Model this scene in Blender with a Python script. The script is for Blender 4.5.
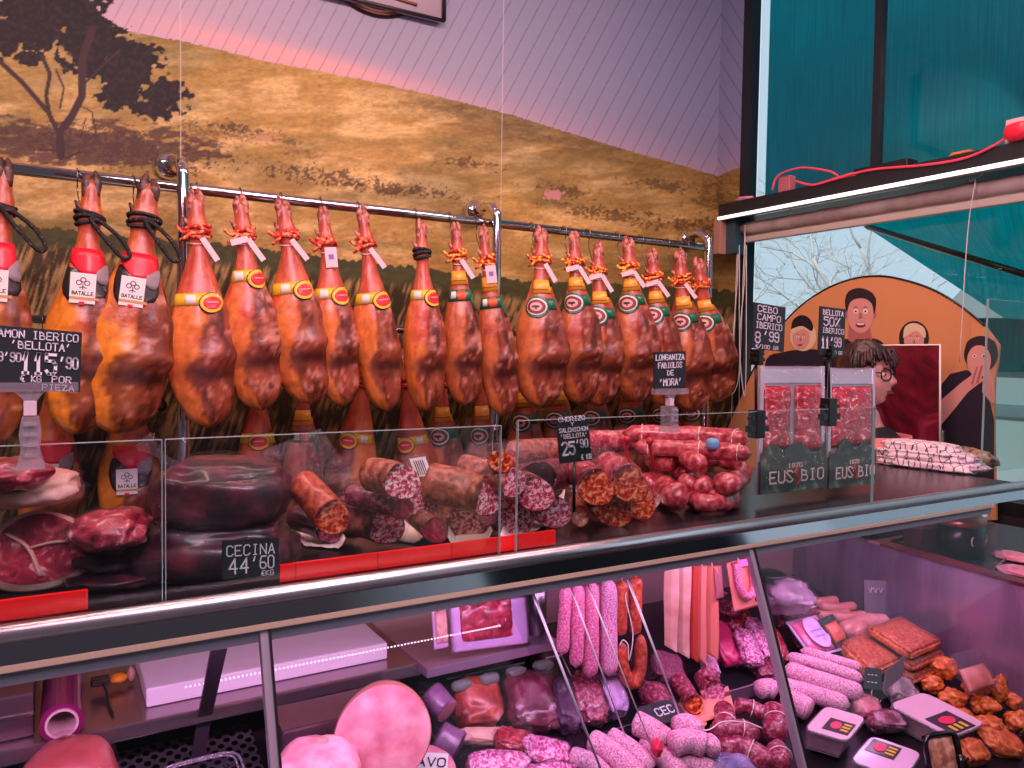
import bpy, bmesh, math, random
import numpy as np
from mathutils import Vector, Matrix, noise as mnoise
random.seed(7); np.random.seed(7)
for o in list(bpy.data.objects): bpy.data.objects.remove(o)
SC = bpy.context.scene
COL = SC.collection

# ------------------------------------------------------------ camera
FPX = 770.0
cX = np.array([1286, 12, -770.0]); cX /= np.linalg.norm(cX)
cY = np.array([-461, 38, -770.0]); cY -= cY @ cX * cX; cY /= np.linalg.norm(cY)
cZ = np.cross(cX, cY)
RM = np.array([cX, cY, cZ]); CAM = np.array([0, 0, 1.55])
camd = bpy.data.cameras.new('camera'); camo = bpy.data.objects.new('camera', camd); COL.objects.link(camo)
m4 = Matrix([list(RM[i]) + [CAM[i]] for i in range(3)] + [[0, 0, 0, 1]])
camo.matrix_world = m4; camd.sensor_width = 36; camd.lens = FPX / 1024 * 36; camd.clip_start = 0.02
SC.camera = camo

# ------------------------------------------------------------ world, sun, room lamps, exposure
SC.view_settings.view_transform = 'Standard'; SC.view_settings.look = 'None'
SC.view_settings.gamma = 1; SC.view_settings.use_curve_mapping = False
SC.view_settings.exposure = 0.0
W = bpy.data.worlds.new('world'); SC.world = W; W.use_nodes = True
nt = W.node_tree; nt.nodes.clear()
tc = nt.nodes.new('ShaderNodeTexCoord'); sp = nt.nodes.new('ShaderNodeSeparateXYZ')
rp = nt.nodes.new('ShaderNodeValToRGB'); bg = nt.nodes.new('ShaderNodeBackground'); wo = nt.nodes.new('ShaderNodeOutputWorld')
nt.links.new(tc.outputs['Generated'], sp.inputs[0]); nt.links.new(sp.outputs[0], rp.inputs[0])
rp.color_ramp.elements[0].position = 0.3; rp.color_ramp.elements[0].color = (.085, .072, .09, 1)
rp.color_ramp.elements[1].position = 0.62; rp.color_ramp.elements[1].color = (.70, .84, 1.0, 1)
nt.links.new(rp.outputs[0], bg.inputs[0]); bg.inputs[1].default_value = 1.0
nt.links.new(bg.outputs[0], wo.inputs[0])
def lamp(name, kind, loc, target, energy, color, size=1, sizey=None, spread=None, angle=None):
    l = bpy.data.lights.new(name, kind); l.energy = energy; l.color = color
    if kind == 'AREA':
        l.shape = 'RECTANGLE'; l.size = size; l.size_y = sizey or size
        if spread: l.spread = math.radians(spread)
    elif kind == 'SPOT': l.shadow_soft_size = size; l.spot_size = math.radians(angle); l.spot_blend = .6
    elif kind == 'SUN': l.angle = .02
    o = bpy.data.objects.new(name, l); COL.objects.link(o); o.location = loc
    d = Vector(target) - Vector(loc); o.rotation_euler = d.to_track_quat('-Z', 'Y').to_euler()
    return o
lamp('sun', 'SUN', (1.5, 2.4, 12), (6.5, 2.6, 3), 3.2, (1, .97, .9))
# pink meat-counter tubes hanging from the ceiling in front of the ham rail
lamp('ceiling_lamp_left', 'AREA', (.1, 1.25, 3.05), (.35, 2.6, 1.75), 36, (1, .60, .53), 2.5, .10)
lamp('ceiling_lamp_right', 'AREA', (2.0, 1.45, 3.05), (2.1, 2.6, 1.75), 22, (1, .60, .53), 1.2, .10)
# cool customer-side ceiling lamp behind the camera
lamp('ceiling_lamp_customer', 'AREA', (.2, -.6, 3.1), (.9, 1.3, 1.2), 36, (.95, .78, 1), 1.6, .6)
# pink tubes inside the refrigerated case, under the shelf edge
lamp('case_lamp', 'AREA', (.45, 1.03, 1.186), (.45, 1.24, .8), 12, (1, .46, .90), 2.9, .03)
lamp('shelf_fill', 'AREA', (.5, .35, 2.5), (.5, 1.2, 1.25), 26, (1, .40, .50), 3.0, .05)  # added fill without a fixture, brightens the shelf goods

# ------------------------------------------------------------ pixel -> point on a real plane
def ray(px, py): return RM @ np.array([px - 512, 384 - py, -FPX])
def P(px, py, X=None, Y=None, Z=None, D=None):
    d = ray(px, py)
    if X is not None: k = (X - CAM[0]) / d[0]
    elif Y is not None: k = (Y - CAM[1]) / d[1]
    elif Z is not None: k = (Z - CAM[2]) / d[2]
    else:                                   # sloping deck of the case, raised by D
        # z = .72 + .27*(y-.85) + D
        k = (.72 - .27 * .85 + D - CAM[2]) / (d[2] - .27 * d[1])
    return Vector(CAM + d * k)
def G(px, py, h=0): return P(px, py, Z=1.245 + h)          # on the shelf top
def depth(p): return float(-(RM.T @ (np.array(p) - CAM))[2])
def S(n, p): return n * depth(p) / FPX                     # pixels -> metres at p
VR = Vector(RM[:, 0]); VU = Vector(RM[:, 1]); VB = Vector(RM[:, 2])

# ------------------------------------------------------------ materials
MATS = {}
def lin(c):
    if isinstance(c, str): c = tuple(int(c[i:i + 2], 16) / 255 for i in (0, 2, 4))
    return tuple(((v / 12.92) if v <= .04045 else ((v + .055) / 1.055) ** 2.4) for v in c[:3]) + (1,)
def mat(name, c, rough=.5, metal=0, spec=.5, coat=0, emis=None, trans=0, bump=0, bscale=40, sss=0):
    if name in MATS: return MATS[name]
    m = bpy.data.materials.new(name); m.use_nodes = True; b = m.node_tree.nodes['Principled BSDF']
    b.inputs['Base Color'].default_value = lin(c); b.inputs['Roughness'].default_value = rough
    b.inputs['Metallic'].default_value = metal; b.inputs['Specular IOR Level'].default_value = spec
    b.inputs['Coat Weight'].default_value = coat; b.inputs['Coat Roughness'].default_value = .12
    b.inputs['Transmission Weight'].default_value = trans
    if emis: b.inputs['Emission Color'].default_value = lin(emis[0]); b.inputs['Emission Strength'].default_value = emis[1]
    if bump:
        n = m.node_tree.nodes; L = m.node_tree.links
        t = n.new('ShaderNodeTexCoord'); q = n.new('ShaderNodeTexNoise'); q.inputs['Scale'].default_value = bscale; q.inputs['Detail'].default_value = 4
        bp = n.new('ShaderNodeBump'); bp.inputs['Strength'].default_value = bump; bp.inputs['Distance'].default_value = .01
        L.new(t.outputs['Object'], q.inputs[0]); L.new(q.outputs[0], bp.inputs['Height']); L.new(bp.outputs[0], b.inputs['Normal'])
    MATS[name] = m; return m
def mat_noise(name, stops, scale=30, rough=.45, bump=.2, detail=6, coat=.2, vor=False, stretch=None, dist=0, metal=0):
    """colour ramp over noise or voronoi in object space"""
    if name in MATS: return MATS[name]
    m = bpy.data.materials.new(name); m.use_nodes = True; n = m.node_tree.nodes; L = m.node_tree.links
    b = n['Principled BSDF']; b.inputs['Roughness'].default_value = rough; b.inputs['Coat Weight'].default_value = coat
    b.inputs['Coat Roughness'].default_value = .15; b.inputs['Metallic'].default_value = metal
    t = n.new('ShaderNodeTexCoord'); mp = n.new('ShaderNodeMapping'); mp.inputs['Scale'].default_value = stretch or (1, 1, 1)
    L.new(t.outputs['Object'], mp.inputs[0])
    q = n.new('ShaderNodeTexNoise'); q.inputs['Scale'].default_value = scale; q.inputs['Detail'].default_value = detail
    q.inputs['Distortion'].default_value = dist; L.new(mp.outputs[0], q.inputs[0]); src = q.outputs[0]
    if vor:
        v = n.new('ShaderNodeTexVoronoi'); v.inputs['Scale'].default_value = scale; L.new(mp.outputs[0], v.inputs[0])
        a = n.new('ShaderNodeMath'); a.operation = 'MULTIPLY_ADD'; q.inputs['Scale'].default_value = scale * .8
        L.new(v.outputs['Distance'], a.inputs[0]); a.inputs[1].default_value = .9
        s = n.new('ShaderNodeMath'); s.operation = 'MULTIPLY'; s.inputs[1].default_value = .55; L.new(q.outputs[0], s.inputs[0])
        L.new(s.outputs[0], a.inputs[2]); src = a.outputs[0]
    r = n.new('ShaderNodeValToRGB'); e = r.color_ramp.elements
    e[0].position, e[0].color = stops[0][0], lin(stops[0][1]); e[1].position, e[1].color = stops[-1][0], lin(stops[-1][1])
    for p_, c_ in stops[1:-1]: k = e.new(p_); k.color = lin(c_)
    L.new(src, r.inputs[0]); L.new(r.outputs[0], b.inputs['Base Color'])
    if bump:
        bp = n.new('ShaderNodeBump'); bp.inputs['Strength'].default_value = bump; bp.inputs['Distance'].default_value = .004
        L.new(src, bp.inputs['Height']); L.new(bp.outputs[0], b.inputs['Normal'])
    MATS[name] = m; return m
def mat_col(name, rough=.6, bump=.3, bscale=60, coat=0, spec=.5):
    """colours stored on the mesh (print on the wall, mottled skin)"""
    m = bpy.data.materials.new(name); m.use_nodes = True; n = m.node_tree.nodes; L = m.node_tree.links
    b = n['Principled BSDF']; b.inputs['Roughness'].default_value = rough; b.inputs['Coat Weight'].default_value = coat
    b.inputs['Coat Roughness'].default_value = .25; b.inputs['Specular IOR Level'].default_value = spec
    a = n.new('ShaderNodeAttribute'); a.attribute_name = 'Col'; L.new(a.outputs['Color'], b.inputs['Base Color'])
    if bump:
        t = n.new('ShaderNodeTexCoord'); q = n.new('ShaderNodeTexNoise'); q.inputs['Scale'].default_value = bscale; q.inputs['Detail'].default_value = 5
        bp = n.new('ShaderNodeBump'); bp.inputs['Strength'].default_value = bump; bp.inputs['Distance'].default_value = .006
        L.new(t.outputs['Object'], q.inputs[0]); L.new(q.outputs[0], bp.inputs['Height']); L.new(bp.outputs[0], b.inputs['Normal'])
    return m
def mat_glass(name, tint='ffffff', refl=.08, rough=.02, body=0.0, bodycol='ffffff', wrinkle=0, wscale=30, edge=.5):
    """thin clear sheet: see-through with a mirror share that grows at grazing angles"""
    if name in MATS: return MATS[name]
    m = bpy.data.materials.new(name); m.use_nodes = True; n = m.node_tree.nodes; L = m.node_tree.links
    n.remove(n['Principled BSDF']); out = n['Material Output']
    tr = n.new('ShaderNodeBsdfTransparent'); tr.inputs[0].default_value = lin(tint)
    gl = n.new('ShaderNodeBsdfGlossy'); gl.inputs['Roughness'].default_value = rough
    lw = n.new('ShaderNodeLayerWeight'); lw.inputs[0].default_value = .25
    ma = n.new('ShaderNodeMath'); ma.operation = 'MULTIPLY_ADD'; ma.inputs[1].default_value = edge; ma.inputs[2].default_value = refl
    L.new(lw.outputs['Facing'], ma.inputs[0])
    pw = n.new('ShaderNodeMath'); pw.operation = 'POWER'; pw.inputs[1].default_value = 3; L.new(lw.outputs['Facing'], pw.inputs[0]); L.new(pw.outputs[0], ma.inputs[0])
    mx = n.new('ShaderNodeMixShader'); L.new(ma.outputs[0], mx.inputs[0]); L.new(tr.outputs[0], mx.inputs[1]); L.new(gl.outputs[0], mx.inputs[2])
    last = mx
    if body:
        df = n.new('ShaderNodeBsdfDiffuse'); df.inputs[0].default_value = lin(bodycol)
        m2 = n.new('ShaderNodeMixShader'); m2.inputs[0].default_value = body; L.new(mx.outputs[0], m2.inputs[1]); L.new(df.outputs[0], m2.inputs[2]); last = m2
    if wrinkle:
        t = n.new('ShaderNodeTexCoord'); q = n.new('ShaderNodeTexNoise'); q.inputs['Scale'].default_value = wscale; q.inputs['Detail'].default_value = 3; q.inputs['Distortion'].default_value = 1.5
        bp = n.new('ShaderNodeBump'); bp.inputs['Strength'].default_value = wrinkle; bp.inputs['Distance'].default_value = .01
        L.new(t.outputs['Object'], q.inputs[0]); L.new(q.outputs[0], bp.inputs['Height']); L.new(bp.outputs[0], gl.inputs['Normal']); L.new(bp.outputs[0], lw.inputs['Normal'])
    L.new(last.outputs[0], out.inputs[0]); MATS[name] = m; return m

STEEL = mat('stainless_steel', 'b8b4b6', .22, 1)
STEELD = mat('brushed_dark_steel', '8a8288', .3, 1)
CHROME = mat('chrome', 'e8e6e8', .08, 1)
BLACK = mat('black_plastic', '111114', .35)
BLACKG = mat('black_gloss', '15131a', .06, 0, .6)
FRAME = mat('dark_window_frame', '14181c', .4)
WHITE = mat('white_card', 'e9e4e2', .5)
PAPER = mat('butcher_paper', 'eedad6', .7)
REDP = mat('red_plastic_strip', 'ff1414', .3, coat=.4)
SLATE = mat('chalkboard', '1d2226', .5)
CHALK = mat('chalk_ink', 'e8e8ec', .7)
GLASS = mat_glass('counter_glass', 'f2f8f6', .02, .01, edge=.16)
GLASSC = mat_glass('case_glass', 'f4f8f8', .015, .01, edge=.35)
GLASSE = mat('glass_edge', '86a8a4', .15, 0, .8)
ACRYL = mat_glass('clear_acrylic', 'f2f2f6', .14, .05, body=.22, bodycol='d8ccd6', edge=.8)
FILM = mat_glass('vacuum_film', 'fbf6fa', .025, .07, wrinkle=1.0, wscale=90, edge=.22, body=.006, bodycol='ecdcf2')
BAG = mat_glass('plastic_bag', 'f8f2f6', .04, .10, wrinkle=1, wscale=60, edge=.4, body=.03, bodycol='d9cdd8')
LILAC = mat('lilac_pack_backing', 'd9b8e6', .4, coat=.4)
WHITEPLASTIC = mat('white_polyethylene', 'f0e8ee', .4)
ROPE_BLK = mat_noise('black_braided_rope', [(.4, '0c0a0c'), (.62, '2a2426'), (.75, 'a89c98')], 260, .8, .3, 2, 0)
ROPE_RED = mat_noise('red_yellow_rope', [(.40, 'c8202a'), (.5, 'e04a28'), (.58, 'f4c24a')], 95, .8, .3, 1, 0)
ROPE_ORG = mat_noise('orange_red_rope', [(.42, 'c02a2a'), (.52, 'dd4a30'), (.6, 'f0a070')], 95, .8, .3, 1, 0)
YELLOW = mat('yellow_label', 'e6bb2c', .4, coat=.3)
ORANGEL = mat('orange_label', 'f08a22', .4, coat=.3)
REDL = mat('red_label', 'd81a2e', .4, coat=.3)
GREENL = mat('green_label', '14664a', .4, coat=.3)
MAROON = mat('maroon_label', '7c2236', .5)
BLACKL = mat('black_label', '1a1418', .4, coat=.3)
CREAM = mat('cream_label', 'efe4d8', .5)
HAMSKIN = mat_col('cured_ham_skin', .34, .35, 55, .55)
SAL_PINK = mat_noise('floury_pink_sausage', [(.30, 'a82c5a'), (.48, 'd06890'), (.68, 'eeb4cc')], 330, .6, .3, 5, .05)
SAL_WHITE = mat_noise('white_floured_sausage', [(.30, 'a83c6c'), (.48, 'd88cb0'), (.66, 'f0cce0')], 330, .65, .3, 5, 0)
SAL_SKIN = mat_noise('brown_sausage_casing', [(.3, '6a2c22'), (.5, 'a05240'), (.7, 'cc8066')], 90, .42, .5, 5, .15)
SAL_CUT = mat_noise('salami_cut_face', [(.36, '94183a'), (.47, 'cc3c5c'), (.53, 'e88c9c'), (.60, 'fadcd8')], 190, .35, .1, 2, .25, dist=.8)
CHO_CUT = mat_noise('chorizo_cut_face', [(.34, '7c1410'), (.46, 'c4301c'), (.55, 'ee6a30'), (.64, 'ffc08a')], 130, .3, .1, 2, .35, dist=.8)
CHO_SKIN = mat_noise('red_chorizo_casing', [(.3, '8a2a1c'), (.5, 'c04a30'), (.7, 'e07a56')], 100, .4, .3, 5, .3)
DARK_SAUS = mat_noise('dark_red_sausage', [(.3, '5c1428'), (.5, '8c2440'), (.68, 'c8708a')], 150, .35, .5, 6, .5)
WET_PINK = mat_noise('glossy_pink_red_sausage', [(.3, '8a1a28'), (.5, 'c44252'), (.70, 'e88a90')], 70, .25, .7, 6, .7)
DARKMEAT = mat_noise('dark_cured_beef', [(.35, '1a0810'), (.52, '3c1020'), (.70, '74283c')], 26, .35, .5, 7, .4)
REDMEAT = mat_noise('raw_red_cured_meat', [(.32, '74102a'), (.48, 'a82240'), (.58, 'cc4458'), (.66, 'f0b4b4')], 34, .3, .3, 6, .5, dist=1.6)
REDSLICE = mat_noise('sliced_ham_red', [(.35, '8a1424'), (.5, 'b42236'), (.60, 'cf5560'), (.68, 'f6d0cc')], 48, .35, .15, 5, .4, dist=1.5, stretch=(1, 1, 1.6))
FAT = mat_noise('pale_pink_fat', [(.3, 'd89a84'), (.55, 'e8b8a8'), (.7, 'f2d2c6')], 20, .4, .15, 4, .3)
PINKHAM = mat_noise('boiled_ham_pink', [(.3, 'd07080'), (.5, 'e293a2'), (.7, 'efb6c0')], 30, .4, .1, 6, .2)
BREAD = mat_noise('orange_breaded_meat', [(.3, 'a83c14'), (.5, 'd86a2c'), (.7, 'f0a060')], 110, .45, .7, 6, .1)
LOAF = mat_noise('spiced_orange_loaf', [(.3, '9c3418'), (.5, 'd0623a'), (.62, 'e48a5c'), (.75, 'f2b890')], 150, .4, .2, 5, .4)
FRANK = mat_noise('pale_frankfurter', [(.3, 'c86a68'), (.6, 'e09a92')], 12, .35, .05, 3, .3)
CORAL = mat('coral_paper', 'f09080', .6)
LILACSAL = mat_noise('sliced_lilac_salami', [(.36, 'b02468'), (.48, 'd8609c'), (.60, 'f6c8e4')], 170, .35, .1, 2, .3, dist=.8)

# ------------------------------------------------------------ object helpers
def wloc(o):
    v = Vector((0, 0, 0))
    while o is not None: v += o.location; o = o.parent
    return v
def link_mesh(name, me, m, parent=None):
    """me holds world coordinates; shifted so that it sits under its parent"""
    o = bpy.data.objects.new(name, me); COL.objects.link(o)
    if m is not None: me.materials.append(m)
    if parent is not None:
        o.parent = parent; me.transform(Matrix.Translation(-wloc(parent)))
    elif len(me.vertices):
        co = np.empty(len(me.vertices) * 3); me.vertices.foreach_get('co', co); co = co.reshape(-1, 3)
        c = Vector(((co[:, 0].min() + co[:, 0].max()) / 2, (co[:, 1].min() + co[:, 1].max()) / 2, co[:, 2].min()))
        me.transform(Matrix.Translation(-c)); o.location = c
    return o
def obj(name, bm, m, parent=None, smooth=True):
    me = bpy.data.meshes.new(name)
    bmesh.ops.recalc_face_normals(bm, faces=bm.faces[:])
    bm.to_mesh(me); bm.free()
    if smooth: me.polygons.foreach_set('use_smooth', [True] * len(me.polygons))
    o = link_mesh(name, me, m, parent)
    if smooth == 'auto': autosmooth(o)
    return o
def autosmooth(o, a=35):
    me = o.data; bm = bmesh.new(); bm.from_mesh(me)
    for e in bm.edges:
        if len(e.link_faces) == 2 and e.calc_face_angle(0) > math.radians(a): e.smooth = False
    bm.to_mesh(me); bm.free()
def tag(o, label, cat, group=None, kind=None):
    if label: o['label'] = label
    if cat: o['category'] = cat
    if group: o['group'] = group
    if kind: o['kind'] = kind
    return o
def thing(name, label, cat, loc, group=None):
    o = bpy.data.objects.new(name, None); COL.objects.link(o); o.location = loc; o.empty_display_size = .05
    return tag(o, label, cat, group)
def struct(name, bm, m, parent=None, smooth=False):
    o = obj(name, bm, m, parent, smooth)
    if parent is None: o['kind'] = 'structure'
    return o
NB = bmesh.new
def box(bm, lo, hi, bev=0, rot=None):
    lo = Vector(lo); hi = Vector(hi); c = (lo + hi) / 2; s = hi - lo
    M = Matrix.Translation(c) @ (rot.to_4x4() if rot else Matrix()) @ Matrix.Diagonal((abs(s.x), abs(s.y), abs(s.z), 1))
    g = bmesh.ops.create_cube(bm, size=1, matrix=M)
    if bev:
        es = list({e for v in g['verts'] for e in v.link_edges})
        bmesh.ops.bevel(bm, geom=es, offset=bev, segments=2, affect='EDGES', profile=.7)
    return bm
def frames(pts):
    T = []; n = len(pts)
    for i in range(n):
        a = pts[max(0, i - 1)]; b = pts[min(n - 1, i + 1)]; T.append((b - a).normalized())
    up = Vector((0, 0, 1)) if abs(T[0].z) < .9 else Vector((1, 0, 0))
    U = []; u = T[0].cross(up).normalized()
    for t in T:
        u = (u - t * u.dot(t)).normalized(); U.append((u, t.cross(u).normalized()))
    return T, U
def tube(bm, pts, r, seg=10, cap=True, shear=None, flat=1.0, jit=0, seed=0):
    pts = [Vector(p) for p in pts]; T, U = frames(pts); rings = []
    for i, p in enumerate(pts):
        ri = r[i] if isinstance(r, (list, tuple)) else r; ring = []
        for k in range(seg):
            a = 2 * math.pi * k / seg; q = U[i][0] * math.cos(a) * ri + U[i][1] * math.sin(a) * ri * flat
            if jit: q *= 1 + jit * mnoise.noise((p + q) * 22 + Vector((seed, 0, 0)))
            if shear is not None and i == len(pts) - 1: q = q + T[i] * q.dot(shear)
            ring.append(bm.verts.new(p + q))
        rings.append(ring)
    for i in range(len(rings) - 1):
        for k in range(seg):
            bm.faces.new((rings[i][k], rings[i][(k + 1) % seg], rings[i + 1][(k + 1) % seg], rings[i + 1][k]))
    if cap:
        bm.faces.new(rings[0][::-1]); bm.faces.new(rings[-1])
    return rings
def curve(pts, n=16):
    """Catmull-Rom through pts"""
    pts = [Vector(p) for p in pts]; Q = [pts[0] * 2 - pts[1]] + pts + [pts[-1] * 2 - pts[-2]]; out = []
    for i in range(1, len(Q) - 2):
        a, b, c, d = Q[i - 1:i + 3]
        for k in range(n):
            t = k / n; out.append(.5 * ((2 * b) + (c - a) * t + (2 * a - 5 * b + 4 * c - d) * t * t + (3 * b - a - 3 * c + d) * t ** 3))
    out.append(pts[-1]); return out
def prism(bm, poly, off):
    """closed polygon (3D points) extruded by off"""
    off = Vector(off); a = [bm.verts.new(Vector(p)) for p in poly]; b = [bm.verts.new(Vector(p) + off) for p in poly]; n = len(a)
    bm.faces.new(a); bm.faces.new(b[::-1])
    for i in range(n): bm.faces.new((a[i], b[i], b[(i + 1) % n], a[(i + 1) % n]))
    return bm
def lathe(bm, c, prof, seg=24, axis=None, ref=None):
    """prof: (radius, height) pairs along axis from c"""
    ax = Vector(axis or (0, 0, 1)).normalized(); u = ax.orthogonal().normalized(); v = ax.cross(u); rings = []
    for r, h in prof:
        rings.append([bm.verts.new(Vector(c) + ax * h + (u * math.cos(2 * math.pi * k / seg) + v * math.sin(2 * math.pi * k / seg)) * max(r, 1e-5)) for k in range(seg)])
    for i in range(len(rings) - 1):
        for k in range(seg): bm.faces.new((rings[i][k], rings[i][(k + 1) % seg], rings[i + 1][(k + 1) % seg], rings[i + 1][k]))
    bm.faces.new(rings[0][::-1]); bm.faces.new(rings[-1]); return bm
def lumpbm(c, dims, amp=.15, seed=0, sub=4, axes=None, freq=2.0, flat=None, sq=1.0):
    bm = NB(); bmesh.ops.create_icosphere(bm, subdivisions=sub, radius=1)
    A = axes or (Vector((1, 0, 0)), Vector((0, 1, 0)), Vector((0, 0, 1)))
    for v in bm.verts:
        p = v.co.copy()
        if sq != 1: p = Vector([math.copysign(abs(q) ** sq, q) for q in p])
        k = 1 + amp * mnoise.fractal(v.co * freq + Vector((seed * 3.1, seed, 0)), 1, 2, 3)
        if flat is not None: p.z = max(p.z, -flat)
        p *= k; v.co = Vector(c) + A[0] * p.x * dims[0] + A[1] * p.y * dims[1] + A[2] * p.z * dims[2]
    return bm
class Fr:
    """flat frame: origin, u (right), v (up), n (towards the viewer)"""
    def __init__(s, o, u, v): s.o = Vector(o); s.u = Vector(u); s.v = Vector(v); s.n = s.u.cross(s.v).normalized(); s.U = s.u.length; s.V = s.v.length
    def p(s, a, b, h=0): return s.o + s.u * a + s.v * b + s.n * h
def quadfr(bl, br, tl): return Fr(bl, Vector(br) - Vector(bl), Vector(tl) - Vector(bl))
def slab(bm, f, a0, a1, b0, b1, h0, h1, bev=0):
    pts = [f.p(a0, b0, h0), f.p(a1, b0, h0), f.p(a1, b1, h0), f.p(a0, b1, h0)]
    g0 = len(bm.verts); prism(bm, pts, f.n * (h1 - h0))
    if bev:
        bm.verts.ensure_lookup_table(); es = list({e for v in bm.verts[g0:] for e in v.link_edges})
        bmesh.ops.bevel(bm, geom=es, offset=bev, segments=2, affect='EDGES')
    return bm
def pillow(bm, f, th, a0=0, a1=1, b0=0, b1=1, nu=18, nv=18, amp=.25, seed=0, base=0, pw=.35, back=.3):
    G2 = [[], []]
    for s in (0, 1):
        for i in range(nu + 1):
            row = []
            for j in range(nv + 1):
                a, b = i / nu, j / nv; e = (16 * a * (1 - a) * b * (1 - b)) ** pw
                w = 1 + amp * mnoise.noise(Vector((a * 5 + seed, b * 5, s * 7)))
                h = base + (th * e * w if s == 0 else -th * back * e)
                row.append(bm.verts.new(f.p(a0 + (a1 - a0) * a, b0 + (b1 - b0) * b, h)) if (s == 0 or (0 < i < nu and 0 < j < nv)) else G2[0][i][j])
            G2[s].append(row)
    for s in (0, 1):
        for i in range(nu):
            for j in range(nv):
                q = (G2[s][i][j], G2[s][i + 1][j], G2[s][i + 1][j + 1], G2[s][i][j + 1])
                try: bm.faces.new(q if s == 0 else q[::-1])
                except ValueError: pass
    return bm

# ------------------------------------------------------------ hand lettering made of strokes
GL = {'A': '00 26 40|12 32', 'B': '00 06 35 33 03|33 42 41 30 00', 'C': '45 36 16 05 01 10 30 41', 'D': '00 06 25 44 42 20 00', 'E': '46 06 00 40|03 33',
      'F': '46 06 00|03 33', 'G': '45 36 16 05 01 10 30 41 43 23', 'H': '00 06|40 46|03 43', 'I': '16 36|26 20|10 30', 'J': '16 46|36 31 20 10 01', 'K': '00 06|46 03 40',
      'L': '06 00 40', 'M': '00 06 23 46 40', 'N': '00 06 40 46', 'O': '10 01 05 16 36 45 41 30 10', 'P': '00 06 36 45 44 33 03', 'Q': '10 01 05 16 36 45 41 30 10|22 40',
      'R': '00 06 36 45 44 33 03|23 40', 'S': '45 36 16 05 14 32 41 30 10 01', 'T': '06 46|26 20', 'U': '06 01 10 30 41 46', 'V': '06 20 46', 'X': '00 46|06 40', 'Y': '06 23 46|23 20',
      'Z': '06 46 00 40', '0': '10 01 05 16 36 45 41 30 10', '1': '14 26 20|10 30', '2': '05 16 36 45 44 00 40', '3': '06 46 24 43 41 30 10 01', '4': '30 36 02 42', '5': '46 06 04 34 43 41 30 10 01',
      '6': '46 16 04 01 10 30 41 42 33 03', '7': '06 46 10', '8': '13 04 05 16 36 45 44 33 13 02 01 10 30 41 42 33', '9': '01 10 30 41 45 36 16 05 04 13 43', "'": '26 14', '"': '16 15|36 35',
      '/': '00 46', '%': '00 46|05 06 16 15 05|30 31 41 40 30', '=': '46 26 14 12 20 40|03 33|02 32', '-': '13 33', '.': '20 21', ' ': '', '&': '40 15 16 26 25 02 01 10 20 43'}
def text_bm(f, lines, width=.11, depth=.0006):
    """lines: (text, a0, b0, height, charwidth) in fractions of the frame (height as a fraction of v, charwidth of u)"""
    bm = NB(); rnd = random.Random(len(str(lines)))
    for (t, a0, b0, h, cw) in lines:
        a = a0
        for ch in t:
            sk = rnd.uniform(-.06, .06)
            for st in GL.get(ch.upper(), '').split('|'):
                q = [(int(s[0]) / 4, int(s[1]) / 6) for s in st.split()]
                for (x0, y0), (x1, y1) in zip(q, q[1:]):
                    p0 = f.p(a + (x0 + sk * y0) * cw * .72, b0 + y0 * h, .0007); p1 = f.p(a + (x1 + sk * y1) * cw * .72, b0 + y1 * h, .0007)
                    d = p1 - p0
                    if d.length < 1e-7: continue
                    w = h * f.V * width * .5; dn = d.normalized(); s_ = f.n.cross(dn) * w; e_ = dn * w * .8
                    prism(bm, [p0 - e_ - s_, p1 + e_ - s_, p1 + e_ + s_, p0 - e_ + s_], f.n * depth)
            a += cw
    return bm

def fbm(x, y, seed=0, octv=4):
    x = np.asarray(x, float); y = np.asarray(y, float); out = np.zeros(np.broadcast(x, y).shape); amp = 1; tot = 0
    for o in range(octv):
        xi = np.floor(x); yi = np.floor(y); fx = x - xi; fy = y - yi; fx = fx * fx * (3 - 2 * fx); fy = fy * fy * (3 - 2 * fy)
        def h(a, b):
            s = np.sin(a * 127.1 + b * 311.7 + (seed + o) * 74.7) * 43758.5453; return s - np.floor(s)
        v = (h(xi, yi) * (1 - fx) + h(xi + 1, yi) * fx) * (1 - fy) + (h(xi, yi + 1) * (1 - fx) + h(xi + 1, yi + 1) * fx) * fy
        out += v * amp; tot += amp; amp *= .5; x = x * 2 + 13.7; y = y * 2 + 7.3
    return out / tot
def sst(a, b, x): t = np.clip((x - a) / (b - a), 0, 1); return t * t * (3 - 2 * t)
def LC(h): return np.array(lin(h)[:3])
def set_cols(me, cols):
    a = me.color_attributes.new('Col', 'FLOAT_COLOR', 'POINT')
    c = np.ones((len(me.vertices), 4)); c[:, :3] = cols; a.data.foreach_set('color', c.ravel())

YW = 2.85; XW = 2.90; YR = 2.50; YL = 2.74
# ============================================================ SETTING
def projpx(p):
    c = (p - CAM) @ RM
    return 512 + FPX * c[..., 0] / -c[..., 2], 384 - FPX * c[..., 1] / -c[..., 2]
HILL = ([-300, 0, 160, 200, 260, 360, 445, 505, 600, 718, 900], [-90, 10, 37, 45, 60, 79, 98, 113, 142, 176, 200])
HILLR = ([700, 718, 742, 760], [180, 176, 166, 158])
YB = ([-300, 0, 120, 250, 400, 520, 600, 720, 900], [190, 222, 236, 247, 266, 280, 284, 290, 300])
def segdist(px, py, pts):
    d = np.full(px.shape, 1e9)
    for (x0, y0), (x1, y1) in zip(pts, pts[1:]):
        vx, vy = x1 - x0, y1 - y0; t = np.clip(((px - x0) * vx + (py - y0) * vy) / (vx * vx + vy * vy), 0, 1)
        d = np.minimum(d, np.hypot(px - x0 - t * vx, py - y0 - t * vy))
    return d
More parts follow.
